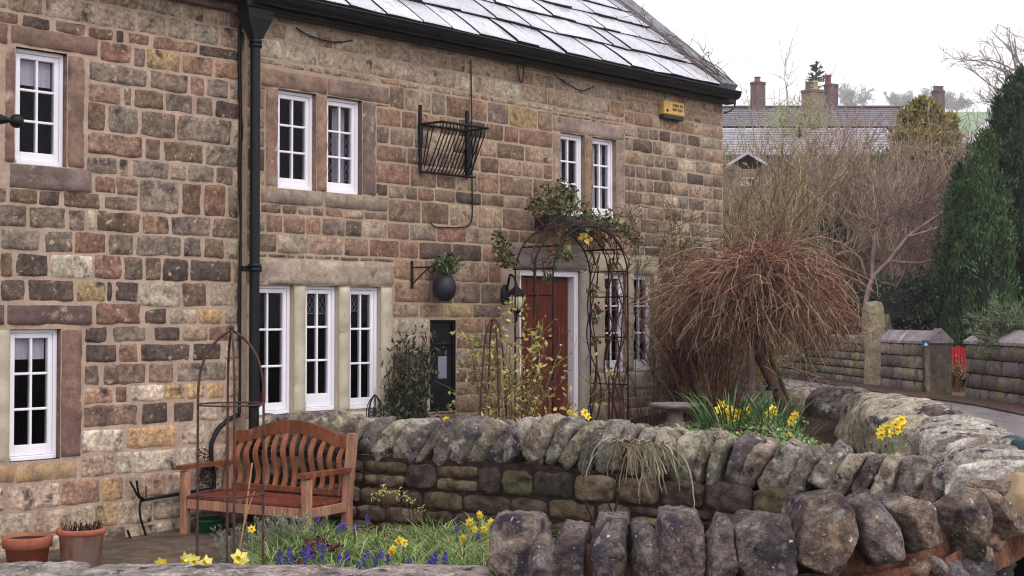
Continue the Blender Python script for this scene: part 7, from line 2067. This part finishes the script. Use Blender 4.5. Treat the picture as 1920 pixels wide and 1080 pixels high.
rf = mb.build('roof', M_FARROOF, t)
mb = MB(); mb.bbox(xl, xr + .05, Yr - .1, Yr + .12, zr_ + .01, zr_ + .11, lin(96, 84, 92), 0, .03); mb.build('ridge', M_FARROOF, rf)
mb = MB(); mb.bbox(xl, xr - .3, Yr - 2.6, Yr - 2.03, ze_ - .16, ze_ - .04, lin(60, 54, 62), 0, .03); mb.build('gutter', M_BLACK, t)
mb = MB(); xr2 = at(1665, 240, Yr - 3)[0]; rows(mb, xl, xr2, Yr - 6, ze2, Yr - 2.7, zr2, 11, (160, 157, 165), 802); mb.build('lower_roof', M_FARROOF, t)
mb = MB(); mb.bbox(xl, xr2, Yr - 6.2, Yr - 5.9, ze2 - .16, ze2 - .02, lin(78, 66, 66), 0, .03); mb.build('lower_gutter', M_BLACK, t)
mb = MB(); mb.bbox(xl, xr2 - .1, Yr - 5.75, Yr - 2.8, zgr - 1, ze2 - .1, lin(118, 98, 92), 0, .02); mb.build('lower_wall', M_ASHLAR, t)
chim(t, 1407, 1435, 153, 206, Yr, (112, 92, 92), [(-.02, .22, (150, 112, 104))])
chim(t, 1545, 1571, 157, 214, Yr, (112, 86, 92), [(-.12, .40, (136, 84, 82))])
chim(t, 1503, 1545, 168, 232, Yr - 1.5, (128, 112, 104), [(-.18, .35, (120, 104, 100)), (.1, .38, (190, 172, 134))])
# house of the single chimney behind the gold conifer
t = thing('village_house', 'house of which only a dark brick chimney shows beside the gold conifer', 'house', (at(1750, 230, 66)[0], 66, float(gz(17, 66))))
xa, xb = at(1715, 240, 66)[0], at(1790, 240, 66)[0]; zt_ = at(1750, 236, 66)[2]
mb = MB(); mb.bbox(xa, xb, 64, 69, 4, zt_ - 1.2, lin(126, 110, 100), 0, .02); mb.build('wall', M_ASHLAR, t)
mb = MB(); mb.add([[xa, 63.8, zt_ - 1.3], [xb, 63.8, zt_ - 1.3], [xb, 66, zt_], [xa, 66, zt_], [xa, 69.2, zt_ - 1.3], [xb, 69.2, zt_ - 1.3]], [[0, 1, 2, 3], [3, 2, 5, 4]], lin(130, 120, 130), 0, False); mb.build('roof', M_FARROOF, t)
chim(t, 1747, 1771, 169, 240, 66, (108, 92, 96), [(-.1, .2, (130, 110, 110)), (.12, .2, (130, 110, 110))])
# house on the right: gable towards us with its pale slate slope
Y5 = 44
A_, B_, C_, D_ = at(1795, 272, Y5), at(1862, 228, Y5 + 5), at(1900, 218, Y5 + 5), at(1818, 282, Y5)
t = thing('village_house', 'house with pale slates and dark bargeboard, partly hidden behind the cypresses', 'house', (D_[0], Y5, float(gz(D_[0], Y5))))
e0, r0 = at(1806, 277, Y5), at(1868, 222, Y5 + .2)
mb = MB()
P0 = at(1818, 275, Y5 - 1.5); P1_ = at(1868, 243, Y5 - 1.5); P2_ = at(1862, 221, Y5 + 5); P3_ = at(1790, 268, Y5 + 5)
for k in range(8):
    f0, f1 = k / 8, (k + 1) / 8
    a_, b_ = P0 * (1 - f0) + P1_ * f0, P3_ * (1 - f0) + P2_ * f0; c_, d_ = P0 * (1 - f1) + P1_ * f1, P3_ * (1 - f1) + P2_ * f1
    up_ = np.array([0, 0, .04])
    for q in range(6):
        g0, g1 = q / 6, (q + .97) / 6
        mb.add([a_ * (1 - g0) + b_ * g0 + up_, a_ * (1 - g1) + b_ * g1 + up_, c_ * (1 - g1) + d_ * g1, c_ * (1 - g0) + d_ * g0], [[0, 1, 2, 3]], jit((176, 168, 180), rng, .08), 0, False)
mb.build('roof', M_FARROOF, t)
mb = MB(); dn = np.array([0, 0, -.28]); mb.add([P0 + [-.12, -.05, -.02], P1_ + [0, -.05, .02], P1_ + dn + [0, -.05, 0], P0 + dn + [-.12, -.05, 0]], [[0, 1, 2, 3]], lin(70, 56, 60), 0, False)
mb.add([P0 + [-.12, .05, -.02], P1_ + [0, .05, .02], P1_ + dn + [0, .05, 0], P0 + dn + [-.12, .05, 0]], [[3, 2, 1, 0]], lin(70, 56, 60), 0, False); mb.build('bargeboard', M_PLASTIC_D, t)
mb = MB(); zq = float(gz(P0[0], Y5)) - 1
mb.add([[P0[0] + .1, Y5 - 1.4, zq], [P1_[0] + 1.5, Y5 - 1.4, zq], [P1_[0] + 1.5, Y5 - 1.4, P1_[2]], [P1_[0], Y5 - 1.4, P1_[2] - .1], [P0[0] + .1, Y5 - 1.4, P0[2] - .1]], [[0, 1, 2, 3, 4]], lin(150, 134, 122), 0, False)
mb.add([[P0[0] + .1, Y5 - 1.4, zq], [P0[0] + .1, Y5 + 5, zq], [P3_[0] + .3, Y5 + 5, P3_[2] - .1], [P0[0] + .1, Y5 - 1.4, P0[2] - .1]], [[0, 1, 2, 3]], lin(150, 134, 122), 0, False); mb.build('wall', M_ASHLAR, t)
# little lean-to roof and pale sign by the gable corner
c = at(1385, 300, 30); zq = zg(1385, 30)
t = thing('garden_shed', 'small shed roof edge showing beside the gable corner', 'shed', (c[0], 30, zq))
a_, b_ = at(1362, 308, 30), at(1402, 283, 30)
mb = MB(); bk = np.array([0, 2.2, 0]); rt = b_ + np.array([.42, 0, -.26]); th_ = np.array([0, 0, -.07])
mb.add([a_, b_, b_ + bk, a_ + bk, rt, rt + bk, a_ + th_, b_ + th_, rt + th_], [[0, 1, 2, 3], [1, 4, 5, 2], [0, 6, 7, 1], [1, 7, 8, 4]], lin(168, 160, 168), 0, False); mb.build('roof', M_FARROOF, t)
mb = MB(); mb.bbox(a_[0] + .05, b_[0] + .36, 30.1, 32.0, zq - .2, a_[2] - .09, lin(128, 112, 98), 0, .02); mb.build('wall', M_ASHLAR, t)
pc = at(1402, 341, 24.5); zq = zg(1402, 24.5)
t = thing('name_sign', 'small pale sign with dark letters on a post among the twigs by the gable corner', 'sign', (pc[0], 24.5, zq))
mb = MB(); mb.bbox(pc[0] - .12, pc[0] + .12, 24.5, 24.52, pc[2] - .075, pc[2] + .075, lin(196, 188, 200), 0, .004); mb.build('plate', mat('pale_sign', lin(190, 182, 194), .5, .3, var=[(20, .92, 1.05)]), t)
mb = MB()
for x in (-.085, -.045, -.005, .04, .078): mb.box(pc[0] + x, pc[0] + x + .016, 24.492, 24.499, pc[2] - .01, pc[2] + .05, lin(70, 60, 74))
mb.box(pc[0] - .085, pc[0] - .03, 24.492, 24.4985, pc[2] + .03, pc[2] + .045, lin(70, 60, 74)); mb.build('lettering', M_INK, t)
mb = MB(); mb.tube([(pc[0], 24.54, zq - .2), (pc[0], 24.54, pc[2] + .05)], .02, 8, lin(90, 80, 76)); mb.build('post', M_BARK, t)

# ---- hill-crest trees and the monkey-puzzle-like conifer
def hill_tree(label, px, Y, ybase, ytop, wpx, seed):
    rng = np.random.default_rng(seed); b = at(px, ybase, Y); z1 = at(px, ytop, Y)[2]; h = z1 - b[2]; rad = wpx / F * Y / 2
    t = thing('hilltop_tree', label, 'tree', b, False, 'round bare trees on the hill crest')
    mb = MB(); mb.tube([b - [0, 0, 8], b, b + [0, 0, h * .35]], [.9, .8, .6], 8, lin(96, 88, 84)); mb.build('trunk', M_BARK, t)
    mb = MB(); n = 22; P = np.tile(b + [0, 0, h * .25], (n, 1)) + rng.normal(0, .2, (n, 3)); a = rng.uniform(0, 6.28, n)
    D = np.stack([np.cos(a) * rad / h * 1.5, np.sin(a) * rad / h * 1.5, rng.uniform(.2, 1.1, n)], -1); Ln = max(h * .62, rad * .8)
    p1, d1 = grow(P, D, Ln * rng.uniform(.7, 1.1, n), 7, .15, .02, rng); TC = lin(112, 104, 98); add_twigs(mb, p1, .38, .15, TC, 4, rng)
    m2 = 240; S, D = spawn(p1, d1, m2, .6, rng, .3); p2, d2 = grow(S, D, Ln * .35 * rng.uniform(.5, 1.1, m2), 5, .2, .0, rng); add_twigs(mb, p2, .15, .09, TC, 3, rng)
    m3 = 1700; S, D = spawn(p2, d2, m3, .8, rng, .3); p3, d3 = grow(S, D, Ln * .16 * rng.uniform(.5, 1.2, m3), 4, .2, 0, rng); add_twigs(mb, p3, .10, .08, TC, 3, rng); mb.build('crown', M_TWIG, t)
hill_tree('round hilltop tree just right of the red chimney pot', 1600, 830, 214, 150, 64, 901)
hill_tree('smallest round hilltop tree, standing alone in the middle', 1686, 830, 214, 163, 50, 902)
hill_tree('broad hilltop tree behind the dark chimney by the gold conifer', 1757, 830, 217, 157, 64, 903)
hill_tree('spreading hilltop tree right of the dark chimney', 1794, 830, 219, 172, 46, 904)
rng = np.random.default_rng(910); c = at(1531, 240, 80); c[2] = float(gz(c[0], c[1])); zt_ = at(1531, 114, 80)[2]
t = thing('spiky_conifer', 'thin ragged conifer top with level branches behind the chimneys', 'conifer', c)
mb = MB(); mb.tube([c - [0, 0, .3], (c[0], c[1], zt_)], [.2, .03], 6, lin(70, 66, 60)); mb.build('trunk', M_BARK, t)
mb = MB(); n = 60; f = rng.random(n); P = np.stack([np.full(n, c[0]), np.full(n, c[1]), zt_ - .2 - f * 3.5], -1); a = rng.uniform(0, 6.28, n)
p1, d1 = grow(P, np.stack([np.cos(a), np.sin(a), .1 + 0 * a], -1), .3 + f * 1.1, 5, .1, .06, rng); add_twigs(mb, p1, .05, .03, lin(84, 86, 78), 4, rng)
m_ = 900; i_ = rng.integers(0, n, m_); k_ = rng.integers(1, 5, m_); V, q = leafq(p1[i_, k_] + rng.normal(0, .05, (m_, 3)), d1[i_, k_] + rng.normal(0, .4, (m_, 3)), rng.normal(0, 1, (m_, 3)), .22, .06); mb.add(V, q, np.repeat(pick_cols([(84, 92, 78), (70, 78, 68)], m_, rng), 4, 0), 0, False); mb.build('branches', M_NEEDLE, t)

# ================================================================== HAZE
HAZE = 0.0007
m = bpy.data.materials.new('haze_air'); m.use_nodes = True; nt = m.node_tree; nt.nodes.clear()
o_ = nt.nodes.new('ShaderNodeOutputMaterial'); pv = nt.nodes.new('ShaderNodeVolumePrincipled'); pv.inputs['Color'].default_value = (.92, .93, .97, 1); pv.inputs['Density'].default_value = HAZE; pv.inputs['Anisotropy'].default_value = 0.1
nt.links.new(pv.outputs[0], o_.inputs['Volume'])
mb = MB(); zlo, zhi = -6.0, 190.0
V = np.array([[x, y, z] for x in (-640, 940) for y in (-40, 1440) for z in (zlo, zhi)], float)
mb.add(V, [[0, 1, 3, 2], [4, 6, 7, 5], [0, 4, 5, 1], [2, 3, 7, 6], [0, 2, 6, 4], [1, 5, 7, 3]], (.5,) * 3, 0, False)
hz = mb.build('haze', m, None, 'stuff'); tag(hz, 'thin grey haze hanging over the whole village', 'haze', None, 'stuff')
